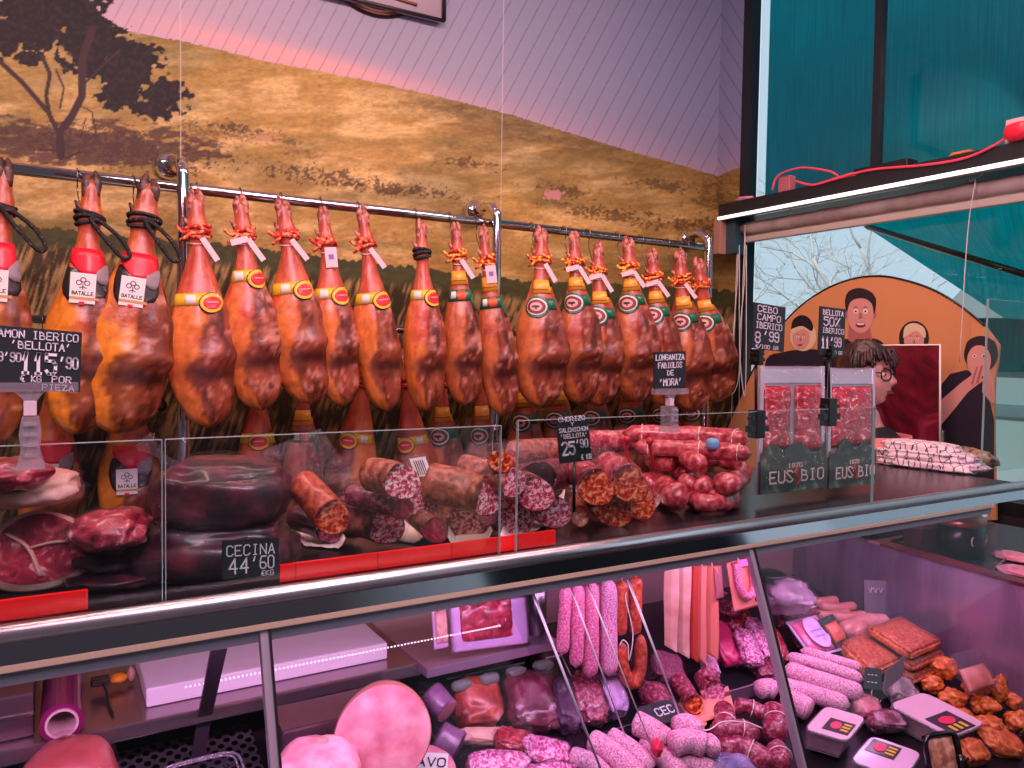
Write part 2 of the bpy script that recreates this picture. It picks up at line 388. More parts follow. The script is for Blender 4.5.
def paint(px, py, right=False):
    """the print on the wall: a hill of dry grass with an oak, a pale sky with fine diagonal lines"""
    yh = np.interp(px, *(HILLR if right else HILL)) + (fbm(px / 3, py * 0, 3, 2) - .5) * 1.2
    m = lambda k: k[..., None]
    sky = LC('9a9ab2') + (LC('b6a6b8') - LC('9a9ab2')) * m(sst(420, 150, px)) + (LC('8684a4') - LC('aaa2ba')) * m(sst(300, 700, px)) * .8 + (LC('c8a8b8') - LC('aaa2ba')) * m(np.exp(-(yh - py) / 22)) * .7
    glow = np.exp(-((px - 300 - (py - 60) * 2.2) / 60) ** 2 - ((yh - py - 8) / 12) ** 2)
    sky = sky + (LC('f0a9a4') - sky) * m(glow) * .75  # pink light glow along the hill painted into the sky colour
    u = (px + (-.62 if right else .53) * py) / 15.5; ln = np.abs(u - np.round(u)) < .045
    sky = sky * m(1 - .32 * ln)
    n1 = fbm(px / 40, py / 12, 5, 5); n2 = fbm(px / 5, py / 1.8, 9, 4); n3 = fbm(px / 90, py / 25, 2, 3)
    gr = LC('b4904e') + (LC('d8b676') - LC('b4904e')) * m(sst(.4, .7, n1)) + (LC('8a6e38') - LC('c09548')) * m(sst(.5, .75, n3)) * .6
    gr = gr + (LC('7c7434') - gr) * m(sst(260, 20, py - yh * .2) * sst(350, 120, px) * .35)
    topdark = sst(46, 4, py - yh + (fbm(px / 30, py / 5, 83, 3) - .5) * 30) * sst(330, 480, px); gr = gr + (LC('57482a') - gr) * m(topdark * .75)
    gr = gr + (LC('8a6a34') - gr) * m(sst(560, 720, px) * .65)
    n4 = fbm(px / 2.2, py / 1.1, 61, 3); n5 = fbm(px / 18 + py / 30, py / 3.2, 67, 4)
    gr = gr * m(.50 + .62 * n2 + .40 * (n4 - .1)) * m(.78 + .44 * n5)
    gr = gr + (LC('6a6230') - gr) * m(sst(.50, .66, fbm(px / 60 - 2, py / 20, 71, 4)) * .35)
    for (x, y, rx, ry, s) in [(105, 146, 120, 20, 1.), (215, 132, 46, 9, .6), (235, 128, 40, 6, .9), (275, 140, 30, 5, .6), (320, 176, 60, 10, .9), (405, 190, 70, 8, .9), (470, 164, 34, 7, .8), (300, 154, 25, 5, .5),
                              (560, 190, 36, 8, .7), (610, 215, 60, 9, .8), (660, 185, 40, 8, .7), (690, 225, 60, 9, .8), (560, 205, 20, 6, .4), (440, 40 + 68, 70, 8, .3), (715, 200, 30, 25, .6)]:
        f = .75 - np.hypot((px - x) / rx, (py - y - (px - x) * .11) / ry) + (fbm(px / 7, py / 4, int(x), 4) - .5) * 1.8 + (fbm(px / 2.2, py / 1.6, int(x) + 7, 3) - .5) * 2.2
        gr = gr + (LC('3a2420') - gr) * m(sst(0, .5, f) * s * .85)
    for (x, y, rx, ry) in [(555, 195, 12, 6), (45, 155, 18, 5), (268, 138, 10, 2)]:
        f = 1 - np.hypot((px - x) / rx, (py - y) / ry) + (fbm(px / 3, py / 3, 77, 3) - .5) * 1.6
        gr = gr + (LC('c98a8c') - gr) * m(sst(0, .4, f) * .8)
    f = 1 - np.hypot((px - 85) / 135, (py - 144 - (px - 85) * .06) / 24) + (fbm(px / 12, py / 4, 91, 5) - .5) * 1.5; gr = gr + (LC('4a302c') * m(.7 + .6 * n4) - gr) * m(sst(0, .3, f) * .88)
    yb = np.interp(px, *YB) + (fbm(px / 4, py / 30, 31, 3) - .5) * 7
    strip = LC('4a4c2c') * m(.6 + .8 * fbm(px / 6, py / 3, 15, 3))
    tall_n = fbm(px / 2.6 + py * .12, py / 16, 21, 4) * .6 + fbm(px / 30, py / 20, 23, 3) * .4
    tall = LC('43361f') + (LC('bc9860') - LC('43361f')) * m(sst(.40, .68, tall_n))
    tall = tall * m(1 - .5 * sst(330, 470, py))  # light falloff towards the bottom painted into the grass colour
    lo = strip + (tall - strip) * m(sst(14, 24, py - yb))
    c = np.where(m(py > yb), lo, gr)
    c = np.where(m(py < yh), sky, c)
    if not right:
        # oak: leafy crown, trunk and boughs
        fld = np.full(px.shape, -9.)
        for (x, y, rx, ry) in [(30, 22, 60, 40), (86, 40, 46, 34), (130, 66, 40, 28), (162, 92, 26, 22), (0, 40, 34, 24), (48, 4, 56, 30), (118, 96, 24, 18), (150, 108, 22, 10), (-40, 20, 60, 50), (95, 62, 26, 16), (30, 58, 26, 10)]:
            fld = np.maximum(fld, 1 - np.hypot((px - x) / rx, (py - y) / ry))
        leaf = fbm(px / 7, py / 6, 41, 5); holes = fbm(px / 22, py / 16, 43, 3)
        cr = sst(.02, .10, fld + (leaf - .5) * 1.1 + (holes - .5) * .9 - .06)
        c = c + ((LC('20141a') * m(.35 + 1.5 * sst(.45, .8, fbm(px / 3, py / 3, 47, 3)))) - c) * m(cr)
        for pts, w in [([(61, 156), (60, 132), (72, 116), (82, 96), (82, 60), (92, 30)], 6.2), ([(60, 136), (48, 112), (22, 82), (-4, 58)], 4.0), ([(50, 116), (46, 96), (50, 74), (42, 56)], 3.4),
                       ([(78, 104), (92, 112), (96, 132), (88, 142)], 1.1), ([(86, 118), (80, 138)], 1.), ([(60, 108), (64, 88), (56, 70)], 1.6), ([(84, 84), (104, 64), (120, 50)], 1.8), ([(40, 150), (55, 150), (66, 158), (80, 152)], 1.6)]:
            d = segdist(px, py, pts); c = c + (LC('3a2426') - c) * m(sst(w * .62 + .5, w * .62 - .5, d))
    return c
def printed_wall(name, o, u, v, nu, nv, right):
    o = np.array(o, float); u = np.array(u, float); v = np.array(v, float)
    A, B = np.meshgrid(np.linspace(0, 1, nu), np.linspace(0, 1, nv), indexing='ij')
    p = o + A[..., None] * u + B[..., None] * v
    px, py = projpx(p); c = paint(px, py, right)
    if not right:
        for xs in (P(181, 80, Y=YW).x, P(503, 60, Y=YW).x): c = np.where((np.abs(p[..., 0] - xs) < .0022)[..., None], (c * .4 + LC('e0d2d8') * .5), c)
    I = np.arange(nu * nv).reshape(nu, nv)
    f = np.stack([I[:-1, :-1], I[1:, :-1], I[1:, 1:], I[:-1, 1:]], -1).reshape(-1, 4)
    me = bpy.data.meshes.new(name); me.vertices.add(nu * nv); me.vertices.foreach_set('co', p.ravel())
    me.loops.add(f.size); me.loops.foreach_set('vertex_index', f.ravel()); me.polygons.add(len(f))
    me.polygons.foreach_set('loop_start', np.arange(len(f)) * 4); me.update(calc_edges=True)
    set_cols(me, np.clip(c.reshape(-1, 3) * MURAL_GAIN, 0, .95))
    o_ = link_mesh(name, me, MURAL); o_['kind'] = 'structure'; return o_
MURAL_GAIN = .90
MURAL = mat_col('printed_wall_vinyl', .55, 0, coat=0, spec=.25)
printed_wall('wall_back', (-.75, YW, .9), (XW + .75, 0, 0), (0, 0, 2.5), 960, 660, False)
printed_wall('wall_right', (XW, YW, .9), (0, -.15, 0), (0, 0, 2.5), 48, 660, True)
PLAIN = mat('plain_grey_wall', '6a5f62', .7); DARKW = mat('dark_wall_base', '241c20', .7)
struct('wall_back_base', box(NB(), (-2.2, YW, 0), (XW + .1, YW + .1, .9)), DARKW)
struct('wall_back_core', box(NB(), (-2.2, YW + .01, .9), (XW + .1, YW + .1, 3.4)), PLAIN)
struct('floor', box(NB(), (-2.2, -1.6, -.08), (XW + .1, YW + .1, 0)), mat_noise('dark_tile_floor', [(.4, '3a3034'), (.6, '54484c')], 6, .4, .05))
struct('ceiling', box(NB(), (-2.2, -.9, 3.4), (XW + .1, YW + .1, 3.5)), mat('white_ceiling', 'cfc8cc', .8))
# window wall at the right: sill wall, black frame, panes
struct('wall_window_sill', box(NB(), (XW, -1.2, 0), (XW + .12, 2.70, 1.0)), DARKW)
y_m = P(873, 80, X=XW).y
yfr = P(759, 90, X=XW + .06).y; w1 = struct('window_1', box(NB(), (XW, yfr, 1.0), (XW + .06, 2.70, 3.4)), FRAME)
struct('mullion', box(NB(), (XW + .02, y_m - .015, 2.3), (XW + .06, y_m + .015, 3.4)), FRAME, w1)
struct('bottom_rail', box(NB(), (XW, -.2, 1.0), (XW + .1, 2.58, 1.05)), FRAME, w1)
WPANE = mat_glass('window_glass', 'eef4f4', .02, .01, edge=.3)
struct('pane', box(NB(), (XW + .035, -.2, 1.05), (XW + .041, 2.62, 2.2)), WPANE, w1)
struct('pane', box(NB(), (XW + .035, -.2, 2.3), (XW + .041, 2.62, 3.4)), WPANE, w1)
# black beam across the window with lamp and roller blind
xb = 2.74
zb0 = P(1024, 160, X=xb).z; zb1 = P(1024, 135, X=xb).z
tr = struct('trim_1', box(NB(), (xb, .9, zb0), (XW + .1, 2.68, zb0 + .065), .004), mat('black_beam', '14161c', .45))
struct('bracket', box(NB(), (xb - .012, 2.655, zb0 - .17), (xb + .05, 2.695, zb0 + .0), .002), mat('timber_bracket', 'a07466', .6), tr)
struct('cheek', box(NB(), (xb + .03, 2.60, zb0 - .17), (xb + .12, 2.655, zb0 - .001), .002), mat('blue_grey_cheek', '2c4a54', .4), tr)
t = thing('tube_light', 'long thin white tube light under the black window beam', 'light', (xb + .0, 1.8, zb0 - .012))
bm = NB(); tube(bm, [(xb - .014, 2.665, zb0 - .004), (xb - .014, .92, zb0 - .004)], .0075, 12); obj('tube', bm, mat('lit_tube', 'ffffff', .3, emis=('fff8fa', 1.6)), t)
obj('housing', box(NB(), (xb - .006, .9, zb0 - .014), (xb + .03, 2.67, zb0 - .0005), .003), STEEL, t)
# roller blind
zr = P(1024, 182, X=2.82).z
bl = thing('roller_blind', 'rolled-up grey beige blind hanging below the tube light', 'blind', (2.83, 1.8, zr - .06))
bm = NB(); rr_ = .030; tube(bm, [(2.83, 2.60 - .1 * k * .55, zr) for k in range(31)], [rr_ * (1 + .03 * math.sin(k * 1.7)) for k in range(31)], 24, jit=.12); obj('fabric_roll', bm, mat_noise('blind_fabric', [(.4, 'a8958f'), (.6, 'c4b4ae')], 9, .7, .2), bl)
zbl = P(1024, 200, X=2.82).z
obj('fabric_drop', box(NB(), (2.826, .95, zbl), (2.831, 2.585, zr - .015)), mat('blind_fabric_flat', 'a3958f', .7), bl)
obj('bottom_bar', box(NB(), (2.815, .95, zbl - .004), (2.842, 2.585, zbl + .024), .004), mat('bottom_bar_beige', 'c9bcae', .5), bl)
CORD = mat('white_cord', 'd8cfcb', .7)
for (x, y) in [(790, 208), (975, 178)]:
    q = P(x, y, X=2.79); bm = NB(); tube(bm, curve([q + Vector((0, .02, .01)), q + Vector((-.01, .012, -.01)), q, q + Vector((-.01, -.02, .0)), q + Vector((0, -.03, .012))], 6), .0015, 6)
    tube(bm, [q, q + Vector((.01, 0, -.03 if x < 900 else -.05))], .003, 6); obj('tie', bm, CORD, bl)
q0 = P(975, 182, X=2.78); q1 = P(958, 292, X=2.78); q1.y = q0.y + .03
c_ = NB(); tube(c_, curve([q0, (q0 + q1) / 2 + Vector((0, .004, 0)), q1 - Vector((0, 0, .25))], 8), .0018, 6)
tag(obj('thin_cord', c_, CORD), 'single thin white cord hanging from blind in front of the teal awning', 'cord')
for i, (dx, xx, lab) in enumerate([(0, 2.80, 'long looped white blind cord beside the black window frame'), (7, 2.795, 'second white blind cord, nearer the window pane than the looped one')]):
    a = P(738 + dx, 224, X=xx); bm = NB(); s = (-1) ** i
    pts = [a, a + Vector((0, -.006, -.25)), a + Vector((-.004, .01, -.55)), a + Vector((0, .0 + .02 * s, -.80)), a + Vector((0, -.03, -.72)), a + Vector((0, -.022, -.4)), a + Vector((0, -.012, -.1))]
    tube(bm, curve(pts, 8), .0022, 6); tube(bm, [a + Vector((0, 0, 0)), a + Vector((.0, .01, -1.0))], .0015, 6)
    o = obj('blind_cord', bm, CORD); tag(o, lab, 'cord')
# things lying on the beam
q = P(885, 166, X=2.80)
zt = zb0 + .065
t = thing('power_adapter', 'black power adapter lying on the black window beam', 'power adapter', (2.80, P(878, 160, X=2.8).y, zt))
ya, yb_ = P(843, 160, X=2.8).y, P(912, 160, X=2.8).y
obj('body', box(NB(), (2.77, yb_, zt), (2.84, ya - .07, zt + .035), .004), BLACK, t)
obj('cap', box(NB(), (2.775, ya - .07, zt), (2.835, ya, zt + .022), .004), BLACK, t)
y0 = P(808, 175, X=2.8).y; y1 = P(860, 175, X=2.8).y
o = obj('wooden_wedge', prism(NB(), [(2.75, y0, zt), (2.75, y1, zt), (2.75, y1, zt + .02)], (.05, 0, 0)), mat('terracotta_wood', 'a8482c', .6)); tag(o, 'thin terracotta wedge on the beam beneath the black adapter', 'wedge')
y0 = P(965, 150, X=2.82).y
bm = lumpbm((2.8, y0, zt + .012), (.02, .045, .012), .3, 3, 3); tag(obj('crumpled_wrapper', bm, mat('orange_wrapper', 'c06a2c', .6)), 'small crumpled orange wrapper on the window beam', 'wrapper')
CABLE = mat('coral_cable', 'e0405c', .45)
t = thing('extension_cable', 'coral red cable running along the beam to a red plug', 'cable', (2.76, 2.0, zt))
pts = [P(772, 190, X=2.745), P(778, 176, X=2.745), P(800, 168, X=2.75), P(828, 171, X=2.76), P(838, 176, X=2.765), P(824, 183, X=2.755), P(806, 184, X=2.75), P(795, 180, X=2.745)]
bm = NB(); tube(bm, curve(pts[:5], 8), .0045, 8)
pts = [P(795, 181, X=2.735), P(812, 185, X=2.735), P(832, 180, X=2.735), P(870, 170, X=2.735), P(925, 165, X=2.735), P(965, 158, X=2.735), P(995, 145, X=2.735), P(1012, 133, X=2.735)]
tube(bm, curve(pts, 8), .0048, 8); obj('lead', bm, CABLE, t)
q = P(1018, 131, X=2.735); obj('plug', lumpbm(q, (.02, .04, .03), .1, 2, 3, sq=.7), mat('red_plug', 'e01c3c', .35), t)
obj('socket_plate', box(NB(), (q.x + .02, q.y - .05, q.z - .03), (q.x + .035, q.y + .05, q.z + .05), .003), mat('pink_plastic', 'd8a8b0', .5), t)
q = P(787, 178, X=2.78); o = obj('cable_box', box(NB(), (q.x - .02, q.y - .03, zt), (q.x + .02, q.y + .03, zt + .07), .003), mat('dull_rose_plastic', 'a8606c', .5)); tag(o, 'dull rose plastic box on left end of the window beam', 'box')
q = P(741, 196, X=2.76); o = obj('folded_rag', lumpbm((2.79, q.y, zt + .012), (.03, .05, .013), .3, 9, 3), mat('rose_rag', 'c8808c', .8)); tag(o, 'small rose-coloured rag folded on the beam by the wall', 'rag')
# screwheads etc omitted; sign at the top of the mural wall
f0 = P(443, 22, Y=YW - .03); f1 = P(340, -4, Y=YW - .03)
t = thing('wall_sign', 'white shop sign with black border over a brown disc at top of wall', 'sign', (f1.x, YW - .03, f1.z))
sw = f0.x - f1.x
zbm = f0.z
bm = NB(); prism(bm, [(f1.x - .2, YW - .035, P(300, -12, Y=YW - .03).z), (f0.x, YW - .035, zbm), (f0.x, YW - .035, zbm + .42), (f1.x - .2, YW - .035, zbm + .62)], (0, .02, 0)); obj('panel', bm, mat('sign_lilac', 'c3b2c2', .5), t)
bm = NB(); e0 = Vector((f1.x - .2, YW - .042, P(300, -12, Y=YW - .03).z)); e1 = Vector((f0.x, YW - .042, zbm)); 
for a_, b_ in ((e0, e1), (e1, e1 + Vector((0, 0, .42)))): tube(bm, [a_, b_], .008, 4)
obj('border', bm, BLACKL, t)
bm = NB(); a_ = P(392, -3, Y=YW - .04); b_ = P(417, 5, Y=YW - .04); tube(bm, [a_, b_], .006, 4); obj('lettering_stroke', bm, mat('brown_print', '7a4a34', .6), t)
dc = P(375, -48, Y=YW - .015); r0 = dc.z - P(375, 16, Y=YW - .015).z
bm = NB(); lathe(bm, (dc.x, YW - .001, dc.z), [(r0, 0), (r0, .008), (0, .008)], 64, (0, -1, 0)); obj('disc_rim', bm, BLACKL, t)
bm = NB(); lathe(bm, (dc.x, YW - .009, dc.z), [(r0 * .955, 0), (r0 * .955, .003), (0, .003)], 64, (0, -1, 0)); obj('disc', bm, mat('brown_disc', '8c5a48', .6), t)
bm = NB(); tube(bm, [Vector((dc.x + math.cos(a) * r0 * .9, YW - .013, dc.z + math.sin(a) * r0 * .9)) for a in np.linspace(0, 2 * math.pi, 65)], .003, 6); obj('disc_line', bm, CREAM, t)

# ============================================================ OUTSIDE
ground = struct('street', box(NB(), (3.0, -8, -.2), (16, 12, -.1)), mat('pale_street', 'b8b4ac', .8))
TEALD = mat('teal_tarpaulin_dark', '0b7a80', .8)
def teal(name, c, tl):
    m = bpy.data.materials.new(name); m.use_nodes = True; n = m.node_tree.nodes; L = m.node_tree.links; n.remove(n['Principled BSDF'])
    d = n.new('ShaderNodeBsdfDiffuse'); d.inputs[0].default_value = lin(c); t_ = n.new('ShaderNodeBsdfTranslucent'); t_.inputs[0].default_value = lin(c)
    x = n.new('ShaderNodeMixShader'); x.inputs[0].default_value = tl; L.new(d.outputs[0], x.inputs[1]); L.new(t_.outputs[0], x.inputs[2]); L.new(x.outputs[0], n['Material Output'].inputs[0])
    q = n.new('ShaderNodeTexNoise'); q.inputs['Scale'].default_value = 6; tc_ = n.new('ShaderNodeTexCoord'); mp = n.new('ShaderNodeMapping'); mp.inputs['Scale'].default_value = (1, 22, .5)
    r = n.new('ShaderNodeValToRGB'); r.color_ramp.elements[0].position = .3; r.color_ramp.elements[1].position = .75
    r.color_ramp.elements[0].color = tuple(v * .8 for v in lin(c)[:3]) + (1,); r.color_ramp.elements[1].color = tuple(min(1, v * 1.15) for v in lin(c)[:3]) + (1,)
    L.new(tc_.outputs['Object'], mp.inputs[0]); L.new(mp.outputs[0], q.inputs[0]); L.new(q.outputs[0], r.inputs[0]); L.new(r.outputs[0], d.inputs[0]); L.new(r.outputs[0], t_.inputs[0]); return m
bm = box(NB(), (3.25, -.5, 2.36), (3.256, P(768, 90, X=3.25).y, 4.2)); t = obj('teal_curtain', bm, teal('teal_cloth_upper', '18c0cc', .92)); tag(t, 'dark teal cloth awning wall behind the upper window', 'awning')
A = [P(862, 215, X=4.1), P(872, 231, X=4.1), P(1004, 318, X=3.9), P(1150, 330, X=3.7), P(1150, 90, X=3.3), P(862, 150, X=3.3)]
t = thing('teal_awning', 'bright teal sloping awning with a black arm outside lower window', 'awning', A[2])
obj('canopy', prism(NB(), A, (.004, 0, .004)), teal('teal_cloth_lower', '1cd8dc', .9), t, False)
a_, b_ = P(868, 227, X=3.75), P(1060, 285, X=3.45); bm = NB(); tube(bm, [a_, b_], [.03, .03], 4, flat=.5); obj('arm', bm, BLACK, t)
B_ = [P(945, 318, X=4.3), P(1060, 318, X=4.3), P(1060, 372, X=4.3), P(985, 372, X=4.3)]
o = obj('teal_shop_front', prism(NB(), B_, (.05, 0, 0)), teal('teal_paint', '1ab0b2', .4), smooth=False); tag(o, 'teal panel below the awning beside the pale van', 'panel')
# van
t = thing('van', 'pale bluish white van parked outside right of the arched board', 'van', (7, P(1020, 400, X=7).y, -.1))
yv = P(985, 400, X=7).y
VANW = mat('van_white', 'c8dce6', .3, coat=.5)
bm = NB(); prism(bm, [(6.2, yv, .3), (6.2, yv, 1.9), (6.2, yv - .3, 2.2), (6.2, yv - 3.4, 2.3), (6.2, yv - 4.5, 1.4), (6.2, yv - 5, 1.2), (6.2, yv - 5, .3)], (2, 0, 0)); obj('body', bm, VANW, t, False)
for k in range(2): bm = NB(); lathe(bm, (6.18, yv - .9 - 3.1 * k, .22), [(.33, 0), (.33, .2), (.1, .22)], 24, (1, 0, 0)); obj('wheel', bm, BLACK, t)
obj('side_window', box(NB(), (6.18, yv - 2.2, 1.45), (6.21, yv - .3, 1.85), .01), mat('van_glass', '5a8a98', .1), t)
obj('side_stripe', box(NB(), (6.185, yv - 4, 1.12), (6.21, yv - .05, 1.22), .005), mat('van_trim', '8aa4b0', .3), t)
struct('unseen_dark_pier', box(NB(), (XW, -3.2, 0), (XW + .1, -.72, 3.4)), mat('unseen_pier_blue', '161c24', .5))  # unseen pier added so the fascia mirrors something dark
# bare street trees
BARK = mat('pale_plane_bark', 'f0f0f4', .8)
def tree(x, y, seed, label):
    rnd = random.Random(seed); t = thing('bare_tree', label, 'tree', (x, y, -.1), 'bare trees outside the window')
    tb, bb = NB(), NB()
    def br(p, d, ln, r, lv, bm):
        pts = [p]; dd = d.copy()
        for k in range(4): dd = (dd + Vector([rnd.uniform(-.22, .22) for _ in range(3)])).normalized(); pts.append(pts[-1] + dd * ln / 4)
        tube(bm, pts, [r, r * .9, r * .8, r * .72, r * .62], 6)
        if lv < 6:
            for k in range(rnd.choice((2, 3, 3))):
                nd = (dd + Vector([rnd.uniform(-.9, .9) for _ in range(3)])).normalized(); nd.z = abs(nd.z) * .8
                br(pts[rnd.choice((2, 3, 4))], nd.normalized(), ln * rnd.uniform(.55, .8), r * .55, lv + 1, bb)
    br(Vector((x, y, -.1)), Vector((0, 0, 1)), 2.2, .09, 0, tb)
    obj('trunk', tb, BARK, t); obj('branches', bb, BARK, t)
for i, (px_, X_, s, lb) in enumerate([(775, 7.5, 3, 'pale bare tree outside at left end of window'), (798, 15.5, 21, 'farther bare tree seen between the left two trees'), (868, 17, 23, 'farthest bare tree behind the one above the printed man'), (815, 9.6, 5, 'pale bare tree outside above left printed face'), (850, 11.8, 8, 'pale bare tree outside above the printed man'), (885, 13.8, 11, 'pale bare tree outside near awning edge')]):
    q = P(px_, 400, X=X_); tree(X_ + i * .0, q.y, s, lb)
# ============================================================ PRINTED ARCH BOARD INSIDE THE WINDOW
XB = 2.84
def bp(px, py, off=0): return P(px, py, X=XB - off)
apx = [(700, 520), (712, 470), (722, 440), (737, 405), (752, 372), (772, 338), (796, 310), (824, 290), (852, 279), (880, 276), (908, 281), (936, 291), (962, 307), (985, 326), (999, 345), (998, 360), (995, 376), (994, 400), (994, 440), (996, 520)]
t = thing('arched_board', 'arched orange board printed with four surprised shop staff, standing in window', 'board', (XB, 2.0, bp(880, 520).z))
q = [bp(*p) for p in apx]
obj('board_panel', prism(NB(), q, (.012, 0, 0)), mat('orange_board', 'd4905c', .6), t, False)
bm = NB(); tube(bm, curve(q[:-6], 5), .004, 6); obj('dark_edge', bm, BLACKL, t)
def flat(name, pts, m, off, parent, smooth=True):
    pp = [Vector(p) for p in pts]
    if smooth: pp = [Vector((a.x, a.y, 0)) for a in curve([(a[0], a[1], 0) for a in pts] + [(pts[0][0], pts[0][1], 0)], 4)][:-1]
    return obj(name, prism(NB(), [bp(p[0], p[1], off) for p in pp], (.0008, 0, 0)), m, parent, False)
SKP = mat('printed_skin', 'd8988a', .6); SKPD = mat('printed_shade_skin', 'b06a62', .6); HRD = mat('printed_dark_hair', '2a1c22', .6); HRB = mat('printed_blonde_hair', 'e2c8a4', .6)
CAPM = mat('printed_black_cap', '1c141c', .6); EYEW = mat('printed_eye_white', 'f0e4e0', .5); MOU = mat('printed_mouth', '7a2430', .5); DKB = mat('printed_dark_clothes', '241c2a', .6)
def ell(cx, cy, rx, ry, n=16, a0=0, a1=360): return [(cx + rx * math.cos(math.radians(a0 + (a1 - a0) * k / n)), cy + ry * math.sin(math.radians(a0 + (a1 - a0) * k / n))) for k in range(n)]
def face(cx, cy, s, par, beard=False, eyes=1.0):
    for sx in (-1, 1):
        ex = cx + sx * 4.6 * s
        flat('eye', ell(ex, cy - 1.5 * s, 2.3 * s, 1.7 * s * eyes, 10), EYEW, .0036, par)
        flat('pupil', ell(ex, cy - 1.5 * s, .95 * s, .95 * s, 8), HRD, .0046, par)
        flat('eyebrow', [(ex - 2.6 * s, cy - 4.8 * s), (ex, cy - 6.4 * s), (ex + 2.6 * s, cy - 4.8 * s), (ex, cy - 5.4 * s)], HRD, .0036, par, False)
    flat('nose', [(cx - .8 * s, cy), (cx + .8 * s, cy), (cx + 1.8 * s, cy + 4.6 * s), (cx, cy + 5.6 * s), (cx - 1.8 * s, cy + 4.6 * s)], SKPD, .0036, par)
# man in the middle
flat('man_shirt', [(822, 400), (826, 348), (840, 340), (868, 338), (884, 344), (898, 372), (900, 400)], DKB, .0012, t)
flat('man_neck', [(849, 318), (869, 318), (872, 341), (860, 348), (848, 340)], SKPD, .002, t, False)
flat('man_hair', [(846, 312), (845, 300), (849, 291), (860, 288), (871, 292), (876, 300), (874, 314), (868, 306), (852, 306)], HRD, .002, t)
flat('man_face', ell(860.5, 314, 13, 19, 18), SKP, .0028, t)
flat('man_fringe', [(847, 305), (850, 294), (860, 290), (871, 294), (874, 305), (866, 299), (855, 299)], HRD, .0034, t)
face(860.5, 313, 1.05, t, eyes=1.4)
flat('man_mouth', ell(860.5, 325, 5, 2.6, 12), MOU, .0036, t)
flat('man_teeth', ell(860.5, 324, 4, 1, 10), EYEW, .0044, t)
for sx in (-1, 1): flat('man_ear', ell(860.5 + sx * 13.5, 314, 2, 4.5, 10), SKPD, .0016, t)
# woman with cap at the left
flat('left_woman_hair', ell(803, 336, 13, 15, 16), HRB, .002, t)
flat('left_woman_face', ell(801, 338, 8.6, 11.5, 16), SKP, .0028, t)
flat('left_woman_fringe', [(792, 334), (794, 325), (803, 322), (811, 327), (811, 334), (803, 329)], HRB, .0034, t)
flat('left_woman_cap', [(791, 329), (793, 320), (801, 315), (809, 318), (813, 326), (811, 331), (802, 326)], CAPM, .004, t)
face(800.5, 338, .62, t); flat('left_woman_mouth', ell(800, 345, 2.6, .9, 8), MOU, .0036, t)
flat('left_woman_body', [(764, 400), (766, 360), (784, 352), (802, 350), (822, 354), (826, 400)], DKB, .0012, t)
# woman with cap right of the man
flat('middle_woman_hair', ell(914, 338, 15, 17, 16), HRD, .002, t)
flat('middle_woman_face', ell(914, 340, 10, 13, 16), SKP, .0028, t)
flat('middle_woman_fringe', [(903, 338), (905, 327), (914, 323), (924, 328), (925, 338), (916, 331)], HRB, .0034, t)
face(914, 340, .72, t); flat('middle_woman_mouth', ell(914, 349, 3, 1, 8), MOU, .0036, t)
# woman at the right with both hands over her mouth
flat('right_woman_body', [(941, 500), (941, 385), (950, 374), (966, 370), (984, 376), (994, 420), (994, 500)], DKB, .0024, t, False)
flat('right_woman_hair', ell(981, 354, 17, 18, 16), HRD, .0028, t)
flat('right_woman_face', ell(979, 361, 12, 16, 16), SKP, .0036, t)
flat('right_woman_fringe', [(965, 356), (967, 342), (980, 336), (995, 342), (997, 358), (988, 347), (974, 346)], HRD, .0044, t)
for sx in (-1, 1):
    flat('right_woman_eye', ell(979 + sx * 4.6, 356, 2.2, 1.5, 10), EYEW, .0044, t); flat('right_woman_pupil', ell(979 + sx * 4.6, 356, 1, 1, 8), HRD, .005, t)
flat('right_woman_forearm', [(941, 425), (941, 400), (962, 382), (976, 372), (984, 380), (968, 392), (952, 412)], SKP, .0044, t, False)
for k in range(4): flat('right_woman_finger', [(968 + k * 2.6, 385 - k * .8), (974 + k * 2.2, 367 - k * .4), (976 + k * 2.2, 367 - k * .4), (970.5 + k * 2.6, 385.5 - k * .8)], SKPD if k % 2 else SKP, .0052 + k * .0003, t, False)
flat('right_woman_hand', [(982, 392), (984, 372), (990, 370), (994, 384), (994, 404)], SKP, .0048, t)
# dark red poster standing before it
def pp_(px, py): return P(px, py, X=2.72)
t = thing('poster', 'dark red poster of cured ham with pale edge behind the woman', 'poster', pp_(900, 470))
c4 = [pp_(846, 470), pp_(940, 458), pp_(940, 345), pp_(846, 346)]
obj('print', prism(NB(), c4, (.006, 0, 0)), mat_noise('dark_red_meat_print', [(.35, '4c0c1c'), (.55, '74162a'), (.7, '94304a')], 7, .35, 0, 5, .3, dist=2), t, False)
bm = NB(); tube(bm, [c4[1], c4[2], c4[3]], .005, 4); obj('pale_edge', bm, CREAM, t)
bm = NB()
for k in (0, 1): tube(bm, [c4[k] + Vector((.012, 0, .1)), Vector((c4[k].x + .05, c4[k].y, .01))], .012, 8)
obj('stand', bm, BLACK, t)
# tilted pale papers / box on the sill right of poster
q = P(965, 452, X=2.5)
o = obj('crouton_bag', lumpbm(q + Vector((0, 0, -.02)), (.03, .10, .035), .2, 4, 3), mat_noise('speckled_pack', [(.4, '4a3430'), (.55, 'a8886c')], 60, .4, .1)); tag(o, 'small brown speckled packet behind the folded cloth bag', 'packet')

